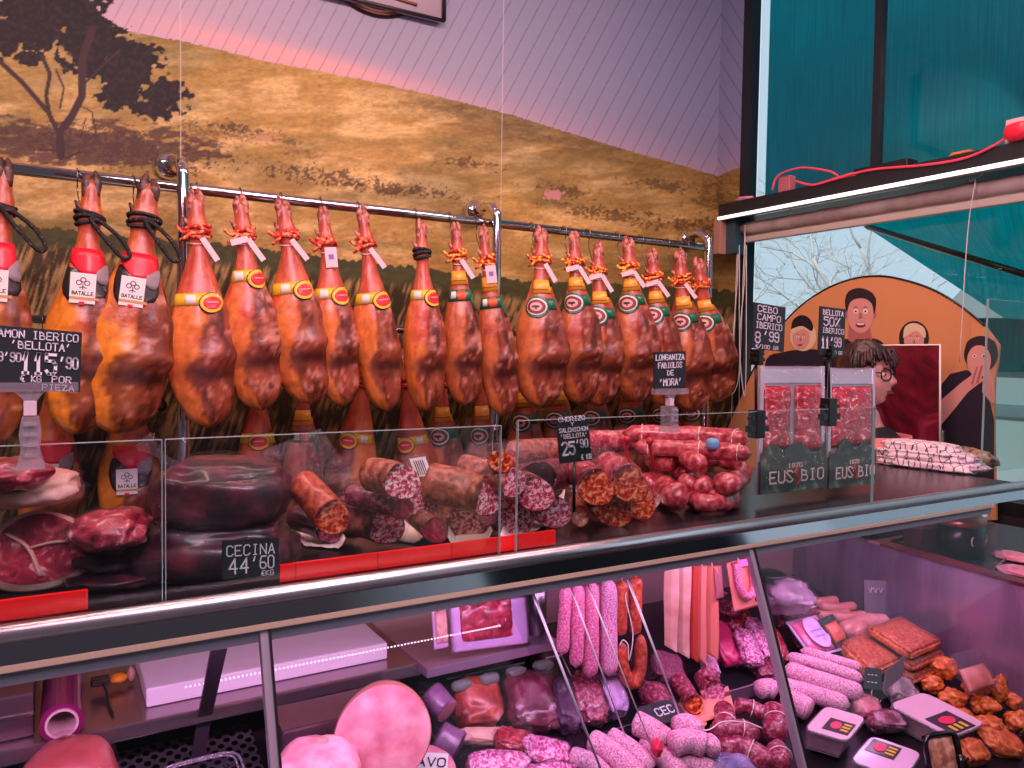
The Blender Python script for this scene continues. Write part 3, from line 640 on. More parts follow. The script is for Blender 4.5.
# ============================================================ WOMAN BEHIND THE COUNTER
def woman():
    hc = P(864, 375, Y=1.68)          # centre of the head
    base = Vector((hc.x, hc.y + .03, 0)); s = 1.0
    t = thing('person', 'woman with short brown hair and dark-rimmed glasses in dark top and coral apron', 'person', base)
    fwd = (VR * .68 + VB * .72); fwd.z = 0; fwd.normalize(); side = Vector((0, 0, 1)).cross(fwd)   # fwd = where she looks (right, a little to us)
    H = hc.z
    SKIN = mat('skin', 'e0a096', .5, sss=.1)
    # one continuous figure grown with a skin modifier
    J = {'pel': (0, 0, -.72, .125), 'wai': (0, 0, -.55, .105), 'che': (0, 0, -.36, .125), 'sho': (0, -.01, -.22, .09), 'nek': (0, 0, -.15, .05), 'nk2': (.01, 0, -.10, .05)}
    for sgn, L_ in ((1, 'l'), (-1, 'r')):
        J.update({L_ + 'sh': (-.01, sgn * .15, -.24, .05), L_ + 'el': (.06, sgn * .20, -.48, .036), L_ + 'wr': (.26, sgn * .14, -.52, .022), L_ + 'hip': (0, sgn * .09, -.80, .085), L_ + 'kn': (.02, sgn * .095, -1.10, .055), L_ + 'an': (0, sgn * .095, -1.42, .035), L_ + 'toe': (.13, sgn * .10, -1.46, .03), L_ + 'pa': (.33, sgn * .13, -.53, .026)})
        for k in range(4): J[L_ + 'f%d' % k] = (.36, sgn * .13 + (k - 1.5) * .018, -.53, .009); J[L_ + 'g%d' % k] = (.40 + .008 * (k in (1, 2)), sgn * .13 + (k - 1.5) * .019, -.545, .008); J[L_ + 'h%d' % k] = (.415 + .008 * (k in (1, 2)), sgn * .13 + (k - 1.5) * .019, -.565, .007)
        J[L_ + 't0'] = (.30, sgn * .10, -.535, .011); J[L_ + 't1'] = (.345, sgn * .085, -.55, .009)
    E_ = [('pel', 'wai'), ('wai', 'che'), ('che', 'sho'), ('sho', 'nek'), ('nek', 'nk2')]
    for L_ in 'lr':
        E_ += [('sho', L_ + 'sh'), (L_ + 'sh', L_ + 'el'), (L_ + 'el', L_ + 'wr'), (L_ + 'wr', L_ + 'pa'), ('pel', L_ + 'hip'), (L_ + 'hip', L_ + 'kn'), (L_ + 'kn', L_ + 'an'), (L_ + 'an', L_ + 'toe'), (L_ + 'wr', L_ + 't0'), (L_ + 't0', L_ + 't1')]
        for k in range(4): E_ += [(L_ + 'pa', L_ + 'f%d' % k), (L_ + 'f%d' % k, L_ + 'g%d' % k), (L_ + 'g%d' % k, L_ + 'h%d' % k)]
    def grow(names, edges, gain, add, m, nm):
        idx = {n_: i for i, n_ in enumerate(names)}; me = bpy.data.meshes.new(nm)
        me.from_pydata([tuple(hc + fwd * J[n_][0] + side * J[n_][1] + Vector((0, 0, J[n_][2]))) for n_ in names], [(idx[a], idx[b]) for a, b in edges], [])
        o = link_mesh(nm, me, m, t); sk_ = o.modifiers.new('skin', 'SKIN'); sk_.use_smooth_shade = True
        for n_ in names:
            r = J[n_][3] * gain + add; me.skin_vertices[0].data[idx[n_]].radius = (r, r)
        me.skin_vertices[0].data[0].use_root = True
        sb = o.modifiers.new('sub', 'SUBSURF'); sb.levels = 2; sb.render_levels = 2
        return o
    body = grow(list(J), E_, 1, 0, SKIN, 'body')
    # head: shaped mesh joined to the same figure
    bm = NB(); bmesh.ops.create_uvsphere(bm, u_segments=48, v_segments=40, radius=1)
    for v in bm.verts:
        x, y, z = v.co; rx, ry, rz = .086, .071, .106
        X_, Y_, Z_ = x * rx, y * ry, z * rz
        if x > 0: X_ *= 1 - .18 * max(0, z) ** 2; 
        if z < 0: Y_ *= 1 - .38 * (-z) ** 1.5; X_ = X_ + .018 * (-z) - (.03 * (-z) if x < 0 else 0) * 1.0
        if x > 0:
            g = lambda zc, yc, sz, sy: math.exp(-((z - zc) / sz) ** 2 - ((y - yc) / sy) ** 2)
            X_ += .019 * g(-.22, 0, .13, .16) + .012 * g(-.02, 0, .2, .10)                    # nose
            X_ += .007 * g(.20, 0, .09, .6)                                                       # brow
            X_ -= .012 * (g(.04, .38, .11, .2) + g(.04, -.38, .11, .2))                           # eye sockets
            X_ += .009 * (g(-.47, 0, .06, .25) + g(-.60, 0, .05, .22)) - .008 * g(-.535, 0, .025, .22)   # lips, parted
            X_ += .010 * g(-.86, 0, .13, .3)                                                      # chin
            X_ += .006 * (g(-.25, .55, .2, .25) + g(-.25, -.55, .2, .25))
        v.co = hc + fwd * X_ + side * Y_ + Vector((0, 0, Z_))
    head = obj('head', bm, SKIN, body)
    def at(x, y, z): return hc + fwd * x + side * y + Vector((0, 0, z))
    # short hair: shell over crown, sides and back with a loose fringe
    bm = NB(); bmesh.ops.create_uvsphere(bm, u_segments=64, v_segments=48, radius=1); dele = []
    for v in bm.verts:
        x, y, z = v.co; low = -.36 if x < .05 else (-.05 + .62 * max(0, x) + .07 * math.sin(y * 19)); 
        if z < low - .02: dele.append(v); continue
        k = 1 + .09 * mnoise.noise(Vector((x * 2 + 5, y * 9, z * 3))) + .05 * mnoise.noise(Vector((x * 9, y * 16, z * 5)))
        v.co = at((x * .100 - .006) * k, y * .086 * k, z * .120 * k + .004)
    bmesh.ops.delete(bm, geom=dele, context='VERTS')
    hair = obj('hair', bm, mat_noise('brown_hair', [(.35, '1c0e0e'), (.6, '3c201c'), (.78, '7a4a3c')], 30, .5, .5, 4, .1, stretch=(1, 1, .2)), t)
    so = hair.modifiers.new('s', 'SOLIDIFY'); so.thickness = .012; so.offset = -1
    bm = NB(); rnd = random.Random(4)
    for k in range(46):
        a = rnd.uniform(-1.9, 1.9); z = rnd.uniform(.065, .095); r = .10
        p0 = at(math.cos(a) * .088, math.sin(a) * .075, z); p1 = at(math.cos(a) * .105, math.sin(a) * .088, z - .03); p2 = at(math.cos(a) * .098 + .005, math.sin(a) * .084, z - .036 - rnd.uniform(0, .015) - (.02 if abs(a) > 1.3 else 0))
        tube(bm, curve([p0, p1, p2], 4), [.006] * 4 + [.005] * 3 + [.003, .002], 5)
    obj('strands', bm, MATS['brown_hair'], hair)
    # glasses
    bm = NB()
    for sg in (-1, 1):
        c = at(.088, sg * .034, .004); ax = (fwd + side * sg * .25).normalized(); u = Vector((0, 0, 1)).cross(ax).normalized()
        tube(bm, [c + u * (.026 * math.copysign(abs(math.cos(a)) ** .7, math.cos(a))) + Vector((0, 0, 1)) * (.019 * math.copysign(abs(math.sin(a)) ** .7, math.sin(a))) for a in np.linspace(0, 2 * math.pi, 29)], .0026, 6)
        tube(bm, [at(.08, sg * .060, .010), at(.0, sg * .076, .008), at(-.02, sg * .076, -.004)], .0025, 6)
    tube(bm, [at(.097, -.009, .006), at(.1, 0, .01), at(.097, .009, .006)], .0024, 6)
    obj('glasses', bm, mat('dark_red_frames', '3a1018', .25), t)
    for sg in (-1, 1):
        e = obj('eye', lumpbm(at(.074, sg * .030, .004), (.010, .013, .0085), 0, 0, 2, (fwd, side, Vector((0, 0, 1)))), mat('eye_white', 'f0e8e4', .2), head)
        obj('iris', lumpbm(at(.0825, sg * .030, .004), (.0035, .0055, .0055), 0, 0, 2, (fwd, side, Vector((0, 0, 1)))), mat('iris_brown', '2a1610', .2), head)
        obj('eyebrow', lumpbm(at(.084, sg * .032, .026), (.004, .015, .003), .1, 1, 2, (fwd, side, Vector((0, 0, 1)))), MATS['brown_hair'], head)
        obj('ear', lumpbm(at(-.005, sg * .073, -.012), (.016, .008, .030), .1, sg, 3, (fwd, side, Vector((0, 0, 1)))), SKIN, head)
    obj('mouth', lumpbm(at(.092, 0, -.060), (.009, .021, .0085), 0, 0, 2, (fwd, side, Vector((0, 0, 1)))), mat('open_mouth', '5c1c22', .4), head)
    # clothing
    up = ['pel', 'wai', 'che', 'sho', 'lsh', 'lel', 'rsh', 'rel', 'nek']; 
    sh = grow(up + ['lwr', 'rwr'], [('pel', 'wai'), ('wai', 'che'), ('che', 'sho'), ('sho', 'lsh'), ('lsh', 'lel'), ('lel', 'lwr'), ('sho', 'rsh'), ('rsh', 'rel'), ('rel', 'rwr'), ('sho', 'nek')], 1.15, .010, mat('dark_top', '1a161c', .8), 'dark_top')
    grow(['pel', 'lhip', 'lkn', 'lan', 'rhip', 'rkn', 'ran'], [('pel', 'lhip'), ('lhip', 'lkn'), ('lkn', 'lan'), ('pel', 'rhip'), ('rhip', 'rkn'), ('rkn', 'ran')], 1.15, .005, mat('dark_trousers', '202028', .8), 'trousers')
    ap = mat('coral_apron', 'd87a78', .7)
    bm = NB(); rings = []
    for i in range(15):
        z = -.205 - i * .06; w = .18 if z < -.36 else .12 + (-.205 - z) * .4; ring = []
        for k in range(25):
            a = math.radians(-100 + 200 * k / 24) * (1 if z < -.36 else .85); rr = .185 if z < -.36 else .172
            ring.append(bm.verts.new(at(math.cos(a) * rr * .92, math.sin(a) * (w + .03), z)))
        rings.append(ring)
    for i in range(14):
        for k in range(24): bm.faces.new((rings[i][k], rings[i][k + 1], rings[i + 1][k + 1], rings[i + 1][k]))
    for sg in (): tube(bm, curve([at(.14, sg * .09, -.31), at(.08, sg * .085, -.17), at(-.04, sg * .07, -.13), at(-.12, sg * .05, -.22)], 5), .011, 8, flat=.5)
    a_ = obj('apron', bm, ap, t); a_.modifiers.new('s', 'SOLIDIFY').thickness = .006
    for sg in (-1, 1): obj('shoe', lumpbm(at(.06, sg * .10, -H + .045), (.13, .045, .045), .05, 2, 3, (fwd, side, Vector((0, 0, 1))), flat=.9), BLACK, t)
woman()
# ============================================================ HANGING RAILS
zr0 = 1.55 + .191 * YR
RAILMAT = mat('polished_rail', 'd6cfd2', .12, 1)
rail = thing('hanging_rail', 'polished steel rail with three hooked posts carrying the upper row of hams', 'rail', (1.2, YR, .9))
bm = NB(); tube(bm, [(-.6, YR, zr0), (2.50, YR, zr0)], .0165, 20); obj('rail', bm, RAILMAT, rail)
def zat(px, py, Y): return P(px, py, Y=Y)
for (px_, top) in [(183, 158), (497, 203), (709, 231)]:
    yp = YR - .035; q = P(px_, top, Y=yp); bm = NB(); x = q.x; zt_ = q.z
    wb = P(px_ - (14 if px_ < 300 else 22), top + 8, Y=YW - .03); arc = [wb, wb.lerp(Vector((x, yp + .05, zt_)), .35) + Vector((0, 0, .012)), Vector((x, yp + .12, zt_ - .002)), Vector((x, yp + .05, zt_ - .008)), Vector((x, yp + .012, zt_ - .035)), Vector((x, yp, zt_ - .085)), Vector((x, yp, 1.6)), Vector((x, yp, .92))]
    tube(bm, curve(arc, 8), .0178, 16); obj('post', bm, RAILMAT, rail)
    bm = lumpbm(wb, (.046, .034, .046), 0, 0, 3); obj('wall_boss', bm, CHROME, rail)
bm = NB(); tube(bm, [(-.6, YL, 1.63), (2.5, YL, 1.63)], .012, 12)
o = obj('rear_rail', bm, STEELD); tag(o, 'plain thin steel rail by the wall carrying the lower row of hams', 'rail')
# ============================================================ HAMS
PAL = {  # skin, warm fat, meat, dark crusty meat and painted shade
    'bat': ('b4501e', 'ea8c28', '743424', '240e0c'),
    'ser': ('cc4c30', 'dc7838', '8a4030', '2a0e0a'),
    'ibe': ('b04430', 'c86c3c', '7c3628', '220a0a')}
TT = [0, .02, .05, .09, .13, .17, .21, .26, .32, .40, .48, .56, .64, .72, .80, .87, .93, .97, 1.0]
WW = [.12, .20, .24, .25, .33, .30, .26, .31, .42, .60, .80, .94, 1.0, 1.0, .95, .86, .70, .48, .10]
def ham(hx, hy, bx, by, wpx, typ, label, Y=YR - .10, seed=0, badge='oval', side=1, by_=None, rope=None, group=None, tag_=None, hi=True, bulge=0.0, tband=.385):
    Hp = P(hx, hy, Y=Y); Bp = P(bx, by, Y=Y); 
    L_ = (Hp - Bp).length; wm = S(wpx, (Hp + Bp) / 2) * .5
    t_ = thing('ham', label, 'ham', Bp, group)
    vx = Vector((Bp.x, Bp.y, 0)); 
    n = Vector((-vx.x * .75, -vx.y, 0)).normalized()            # the show side faces the shop floor
    u = Vector((0, 0, 1)).cross(n).normalized(); u = u if u.dot(VR) > 0 else -u
    ax = (Bp - Hp).normalized(); w_ = (ax.cross(u)).normalized(); w_ = w_ if w_.dot(n) > 0 else -w_
    u = (u - ax * u.dot(ax)).normalized()
    side_sw = bulge * wm
    def rad(t): return np.interp(t, TT, WW) * wm
    Y = YR if Y == YR - .10 else Y
    def cen(t): return Hp + (Bp - Hp) * t + u * side_sw * math.sin(math.pi * min(1, max(0, (t - .25) / .75))) + w_ * (.012 * math.sin(t * 3))
    def crosec(t, ph):
        c, s = math.cos(ph), math.sin(ph); r = rad(t)
        dpt = .62 if t > .4 else .62 + (.4 - t) * .9
        k = 1 + .10 * mnoise.noise(Vector((t * 6 + seed, c * 1.5, s * 1.5))) * (t > .25) + .035 * mnoise.noise(Vector((t * 24 + seed, c * 6, s * 6)))
        # lower open face: hollow with a rolled rim
        face = max(0, math.cos(ph - math.radians(90 - 38 * side))) ** 1.2
        hollow = math.exp(-((t - .80) / .085) ** 2) * face; ridge = math.exp(-((t - .69 - .015 * mnoise.noise(Vector((c * 4, seed, 0)))) / .028) ** 2) * face
        k += -.17 * hollow + .09 * ridge - .12 * math.exp(-((ph - math.radians(90 - 16 * side)) / .16) ** 2) * (.45 < t < .7) * math.sin((t - .45) / .25 * math.pi) - .07 * math.exp(-((t - .60) / .05) ** 2) * face * .6
        return c * r * k, s * r * dpt * k
    def surf(t, ph, off=0):
        a, b = crosec(t, ph); l = math.hypot(a, b) or 1
        return cen(t) + u * (a + a / l * off) + w_ * (b + b / l * off)
    nr, ns = (64, 48) if hi else (44, 36)
    bm = NB(); ts = np.linspace(0, 1, nr) ** 1.0; rings = []
    for t in ts: rings.append([bm.verts.new(surf(t, 2 * math.pi * k / ns)) for k in range(ns)])
    for i in range(nr - 1):
        for k in range(ns): bm.faces.new((rings[i][k], rings[i][(k + 1) % ns], rings[i + 1][(k + 1) % ns], rings[i + 1][k]))
    bm.faces.new(rings[0]); bm.faces.new(rings[-1][::-1])
    T, K = np.meshgrid(ts, np.arange(ns) * 2 * np.pi / ns, indexing='ij'); cx_, sx_ = np.cos(K), np.sin(K)
    c1, c2, c3, c4 = [LC(x) for x in PAL[typ]]; m = lambda k: k[..., None]
    n1 = fbm(T * 9 + seed * 3.3, cx_ * 1.8 + sx_ + seed, seed, 5); n2 = fbm(T * 34 + seed, cx_ * 7 + sx_ * 4, seed + 9, 4); n3 = fbm(T * 16, cx_ * 3 - sx_ * 3 + seed, seed + 4, 4)
    col = c1 + (c2 - c1) * m(sst(.38, .62, n1 + .25 * sst(.4, .7, T) - .08 - .16 * cx_ * side))
    col = col + (LC('b8503e') - col) * m(sst(.46, .28, T) * .75)
    xs_ = cx_ * side if abs(side) > .5 else cx_
    bnd = np.interp(T, [.35, .45, .60, .68, .74, .80, .88, .95, 1], [.55, .22, .16, .02, -.38, -.45, -.25, -.1, .2]) + (n3 - .5) * .55
    meat = sst(-.06, .10, xs_ - bnd) * (sx_ > -.3) * sst(.36, .44, T)
    meat0 = sst(.52, .68, .55 * np.clip(np.cos(K - math.radians(90 - 48 * side)), 0, 1) + .75 * sst(.42, .72, T) * (T < .97) + (n3 - .5) * 1.0 - .42)
    if typ == 'batx': meat = np.maximum(meat, sst(.35, .6, np.clip(np.cos(K - math.radians(90 + 60)), 0, 1) * sst(.42, .5, T) + (n3 - .5) * .9))
    col = col + (c3 - col) * m(meat * .85)
    crust_shade = 1.1 * np.exp(-((T - .765 - .05 * (n3 - .5)) / .035) ** 2) * np.clip(np.cos(K - math.radians(90 - 38 * side)) + .2, 0, 1); crust_shade = np.maximum(crust_shade, sst(.54, .66, n3) * meat * .8); crust_shade = np.maximum(crust_shade, .8 * np.exp(-((xs_ - bnd) / .07) ** 2) * sst(.38, .48, T) * (sx_ > 0))  # dry patches plus hollow and crease shadow, painted into the colour
    col = col + (c4 - col) * m(np.clip(crust_shade, 0, 1) * .85)
    col = col + (LC('d9a08e') - col) * m(sst(.56, .72, n2) * meat * sst(.5, .3, crust_shade) * .42)
    col = col * m(.50 + .78 * n2 + .18 * n1) * m(1 - .25 * sst(.13, .02, T)) * m(1 - .25 * sst(.55, .62, n3) * (1 - meat) * sst(.5, .75, T))
    me = bpy.data.meshes.new('leg_of_ham'); bmesh.ops.recalc_face_normals(bm, faces=bm.faces[:]); bm.to_mesh(me); bm.free()
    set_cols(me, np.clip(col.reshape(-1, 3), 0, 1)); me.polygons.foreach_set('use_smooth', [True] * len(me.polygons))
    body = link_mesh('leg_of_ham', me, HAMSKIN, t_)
    # cloven trotter at the top
    hoofm = mat_noise('dark_hoof', [(.4, '2c1618'), (.65, '6a3a34')], 60, .5, .6) if typ == 'bat' else mat_noise('rosy_hoof', [(.38, '6a2c28'), (.5, 'a8584c'), (.65, 'd08a7c')], 70, .5, .6, 5, .2)
    for sg in (-1, 1):
        b0 = cen(.085) + u * sg * rad(.05) * .40 + w_ * rad(.05) * .25; b1 = cen(.012) + u * sg * rad(.05) * .48 + w_ * rad(.05) * .20; b2 = cen(-.030 - .008 * (sg * ((seed % 3) - 1))) + u * sg * rad(.03) * .34
        bm = NB(); r = rad(.05); tube(bm, curve([b0, (b0 + b1) / 2, b1, b2], 4), [r * q for q in (.40, .50, .56, .60, .60, .60, .62, .62, .58, .52, .44, .34, .16)], 14, jit=.25, seed=seed); obj('toe', bm, hoofm, t_)
    b = cen(.115) - u * side * rad(.11) * .9 + w_ * rad(.1) * .3
    bm = NB(); tube(bm, [b + ax * .012, b, b - u * side * .012 - ax * .016], [.006, .009, .003], 8); obj('dewclaw', bm, hoofm, t_)
    # rope
    def decal(nm, rows, m_, off, par=t_, ncol=10, th=None):
        """rows: (t, a0, a1) - a in metres across the front, measured along the skin"""
        bm = NB(); R_ = []
        for (t, a0, a1) in rows:
            r = max(rad(t), .01); R_.append([bm.verts.new(surf(t, math.pi / 2 - (a0 + (a1 - a0) * k / ncol) / r, off)) for k in range(ncol + 1)])
        for i in range(len(R_) - 1):
            for k in range(ncol):
                try: bm.faces.new((R_[i][k], R_[i][k + 1], R_[i + 1][k + 1], R_[i + 1][k]))
                except ValueError: pass
        o = obj(nm, bm, m_, par); s = o.modifiers.new('s', 'SOLIDIFY'); s.thickness = .0012; return o
    rm = {'blk': ROPE_BLK, 'org': ROPE_ORG, 'red': ROPE_RED}[rope or ('blk' if typ == 'bat' else 'org')]
    rt = .155; bm = NB()
    for j in range(3):
        tj = rt + j * .016 - .016; pts = []
        for k in range(22):
            a = 2 * math.pi * k / 21; pts.append(surf(tj + .010 * math.sin(a + j * 1.3 + seed), a, .004))
        tube(bm, pts, .0052 + .001 * (j == 1), 8)
    if typ == 'bat' or rope == 'blk' and hi:
        if typ == 'bat':
            a0 = surf(rt, math.pi / 2, .01); sd = side
            loop = [a0, a0 + u * .03 * sd + ax * .01, a0 + u * .075 * sd + ax * .045, a0 + u * .10 * sd + ax * .085, a0 + u * .085 * sd + ax * .098, a0 + u * .055 * sd + ax * .07, a0 + u * .02 * sd + ax * .03, a0]
            tube(bm, curve(loop, 6), .0058, 8)
    else:
        a0 = surf(rt, math.pi / 2 + .6 * side, .004)
        tube(bm, curve([a0, a0 - u * .02 * side + ax * .004 + w_ * .01, a0 - u * .036 * side - ax * .012 + w_ * .008], 5), .0055, 8)
        tube(bm, curve([a0 + ax * .004, a0 - u * .015 * side + ax * .02 + w_ * .012, a0 - u * .028 * side + ax * .026], 5), .005, 8)
        tube(bm, [surf(rt - .02, math.pi / 2, .008), surf(rt + .0, math.pi / 2 - .9, .010), surf(rt + .02, math.pi / 2 - 1.5, .006)], .006, 8)
    obj('rope', bm, rm, t_)
    # hook over the rail
    zz = zr0 if Y == YR else 1.63; hk = Vector((Hp.x + .02 * (1 if typ != 'bat' else -1.6), YR if Y == YR else YL, zz)); r_ = .020 if Y == YR else .015
    pts = [hk + Vector((0, .75 * r_ * 1.0, -r_ * .6)), hk + Vector((0, r_ * .9, r_ * .5)), hk + Vector((0, 0, r_ * 1.05)), hk + Vector((0, -r_ * .95, r_ * .4)), hk + Vector((0, -r_ * 1.05, -r_ * .6)), hk + Vector((0, -.012, -.05)), surf(rt, math.pi / 2 + .5, .004)]
    bm = NB(); tube(bm, curve(pts, 6), .0018, 6); obj('hook', bm, STEELD, t_)
    # bands, badges and tags
    if typ == 'bat':
        tb = tband
        decal('red_collar', [(tb - .085, -.05, .05), (tb - .055, -.055, .055), (tb - .03, -.045, .05), (tb, -.024, .030), (tb + .025, -.003, .006)], mat('crimson_collar', 'e01030', .4, coat=.3), .003, ncol=14)
        bm = NB()
        blk = decal('black_label', [(tb - .03, -.058, -.046), (tb - .0, -.066, .062), (tb + .04, -.07, .06), (tb + .075, -.066, .056), (tb + .10, -.058, .045), (tb + .125, -.045, -.02)], BLACKL, .0018, ncol=14)
        decal('grey_print', [(tb - .03, .048, .056), (tb, .020, .060), (tb + .03, .012, .056), (tb + .05, .03, .046)], mat('grey_print', '8c7e86', .4), .0045)
        c0 = surf(tb + .015, math.pi / 2 + .15, .006) + w_ * .016; h_ = .080; w2 = .060
        f = Fr(c0 - u * w2 / 2 + ax * h_, u * w2, -ax * h_)
        cd = obj('white_card', slab(NB(), f, 0, 1, 0, 1, 0, .001), WHITE, t_, False)
        bm = NB()
        for (a, b_, r) in ((.34, .68, .006), (.5, .78, .006), (.66, .68, .006)):
            tube(bm, [f.p(a + r / w2 * math.cos(k), b_ + r / h_ * math.sin(k), .0015) for k in np.linspace(0, 6.283, 13)], .0011, 5)
        tube(bm, [f.p(.5, .46, .0015), f.p(.5, .66, .0015)], .0011, 5); tube(bm, [f.p(.36, .5, .0015), f.p(.5, .56, .0015), f.p(.64, .5, .0015)], .001, 5)
        obj('tree_mark', bm, BLACKL, cd)
        obj('lettering', text_bm(f, [('BATALLE', .10, .28, .11, .122)], .22), BLACKL, cd, False)
        obj('gold_strip', slab(NB(), f, 0, 1.15, .12, .21, .0012, .0020), mat('gold_strip', 'c99a60', .4), cd, False)
        obj('red_square', slab(NB(), f, .38, .60, -.05, .06, .0012, .0020), REDL, cd, False)
    elif badge == 'oval':
        tb = tband; wd = .020 / L_
        decal('yellow_band', [(tb - wd, -.075, .06), (tb - wd * .3, -.078, .06), (tb + wd * .7, -.078, .062)], YELLOW, .0022, ncol=14)
        decal('white_band_print', [(tb - wd * .8, -.022 * side - .013, -.022 * side + .013), (tb + wd * .5, -.022 * side - .013, -.022 * side + .013)], CREAM, .0038)
        def ov(nm, r1, r2, m_, off, c=.032 * side, dt=.012):
            rows = [(tb + dt + math.sin(a) * r2 / L_, c - math.cos(a) * r1, c + math.cos(a) * r1) for a in np.linspace(-1.55, 1.55, 9)]
            return decal(nm, rows, m_, off)
        ov('badge_rim', .034, .030, BLACKL, .0045); b_ = ov('badge', .032, .028, YELLOW, .006); ov('badge_centre', .024, .018, REDL, .0075)
        rows = [(tb + .012 - .006, .032 * side - .015, .032 * side + .015), (tb + .012 + .004, .032 * side - .013, .032 * side + .013)]; decal('badge_lettering', [(tb + .006, .032 * side - .016, .032 * side + .016), (tb + .013, .032 * side - .014, .032 * side + .014)], mat('pale_red_print', 'f0a090', .4), .009)
    elif badge in ('green', 'greenflat'):
        tb = tband; sd = side; wd = .020 / L_
        decal('green_band', [(tb - wd, -.05, .05), (tb, -.055, .055), (tb + wd, -.055, .055)], GREENL, .0022, ncol=14)
        if badge == 'greenflat':
            decal('orange_emblem', [(tb - wd * .8, -.008, .012), (tb, -.014, .018), (tb + wd * .8, -.008, .012)], mat('orange_emblem', 'e85a34', .4), .004)
            decal('cream_emblem', [(tb - wd * .7, -.03, -.014), (tb + wd * .5, -.034, -.016)], CREAM, .004)
            decal('green_tail', [(tb, .03, .05), (tb + .04, .036, .056), (tb + .085, .044, .060)], GREENL, .0035)
        else:
            cc = -.022 * sd
            def ov(nm, r1, r2, m_, off):
                rows = [(tb + .016 + math.sin(a) * r2 / L_, cc - math.cos(a) * r1, cc + math.cos(a) * r1) for a in np.linspace(-1.55, 1.55, 9)]
                return decal(nm, rows, m_, off)
            ov('badge_rim', .046, .040, GREENL, .004); ov('badge_ring', .037, .031, CREAM, .0055); ov('badge_inner_ring', .031, .026, MAROON, .007); ov('badge_disc', .020, .016, mat('badge_rose', 'e0a8a0', .4), .0085)
            decal('badge_tree', [(tb + .008, cc - .008, cc + .008), (tb + .014, cc - .013, cc + .012), (tb + .020, cc - .010, cc + .010), (tb + .021, cc - .002, cc + .002), (tb + .030, cc - .002, cc + .003)], BLACKL, .010)
        # golden neck label
        decal('golden_label', [(tb - .135, -.030, .030), (tb - .10, -.034, .034), (tb - .06, -.038, .036)], mat('golden_label', 'f0a832', .35, coat=.4), .003, ncol=12)
        decal('golden_label_line', [(tb - .085, -.036, .020), (tb - .079, -.036, .020)], mat('bronze_print', '9c5a28', .4), .0045, ncol=12)
        decal('black_neck_print', [(tb - .145, .022, .036), (tb - .10, .026, .040)], BLACKL, .0050)
    # paper tags on a string
    if hi and tag_ != 'none' and typ != 'bat':
        a0 = surf(.185, math.pi / 2 - .3 * side, .006); k = {None: 0, 'front': 1, 'two': 2}[tag_]
        bm = NB(); pts = [surf(.20 + .01 * math.sin(a), a, .0025) for a in np.linspace(0, 2 * math.pi, 15)]; tube(bm, pts, .0016, 5); obj('string', bm, CREAM, t_)
        d = ax if k == 1 else (ax * .85 + u * (.5 * side)).normalized(); s_ = d.cross(w_).normalized(); ln = .062 if k == 1 else .075; wd = .036 if k == 1 else .016
        f = Fr(a0 + w_ * .008 - s_ * wd / 2, s_ * wd, d * ln); o_ = obj('paper_tag', slab(NB(), f, 0, 1, 0, 1, 0, .0008), mat('pinkish_paper', 'e8ccd4', .6), t_, False)
        if k == 1: obj('tag_print', slab(NB(), f, .28, .72, .35, .6, .0010 if f.n.dot(n) > 0 else -.0010, .0016 if f.n.dot(n) > 0 else -.0016), mat('violet_print', '8a6ab0', .5), o_, False)
        if k == 2:
            d = (ax * .2 - u * side).normalized(); s_ = d.cross(w_).normalized(); f = Fr(a0 + w_ * .012 - s_ * .009, s_ * .018, d * .05); obj('paper_tag', slab(NB(), f, 0, 1, 0, 1, 0, .0008), MATS['pinkish_paper'], t_, False)
    return t_
UG = 'hams on the upper rail'
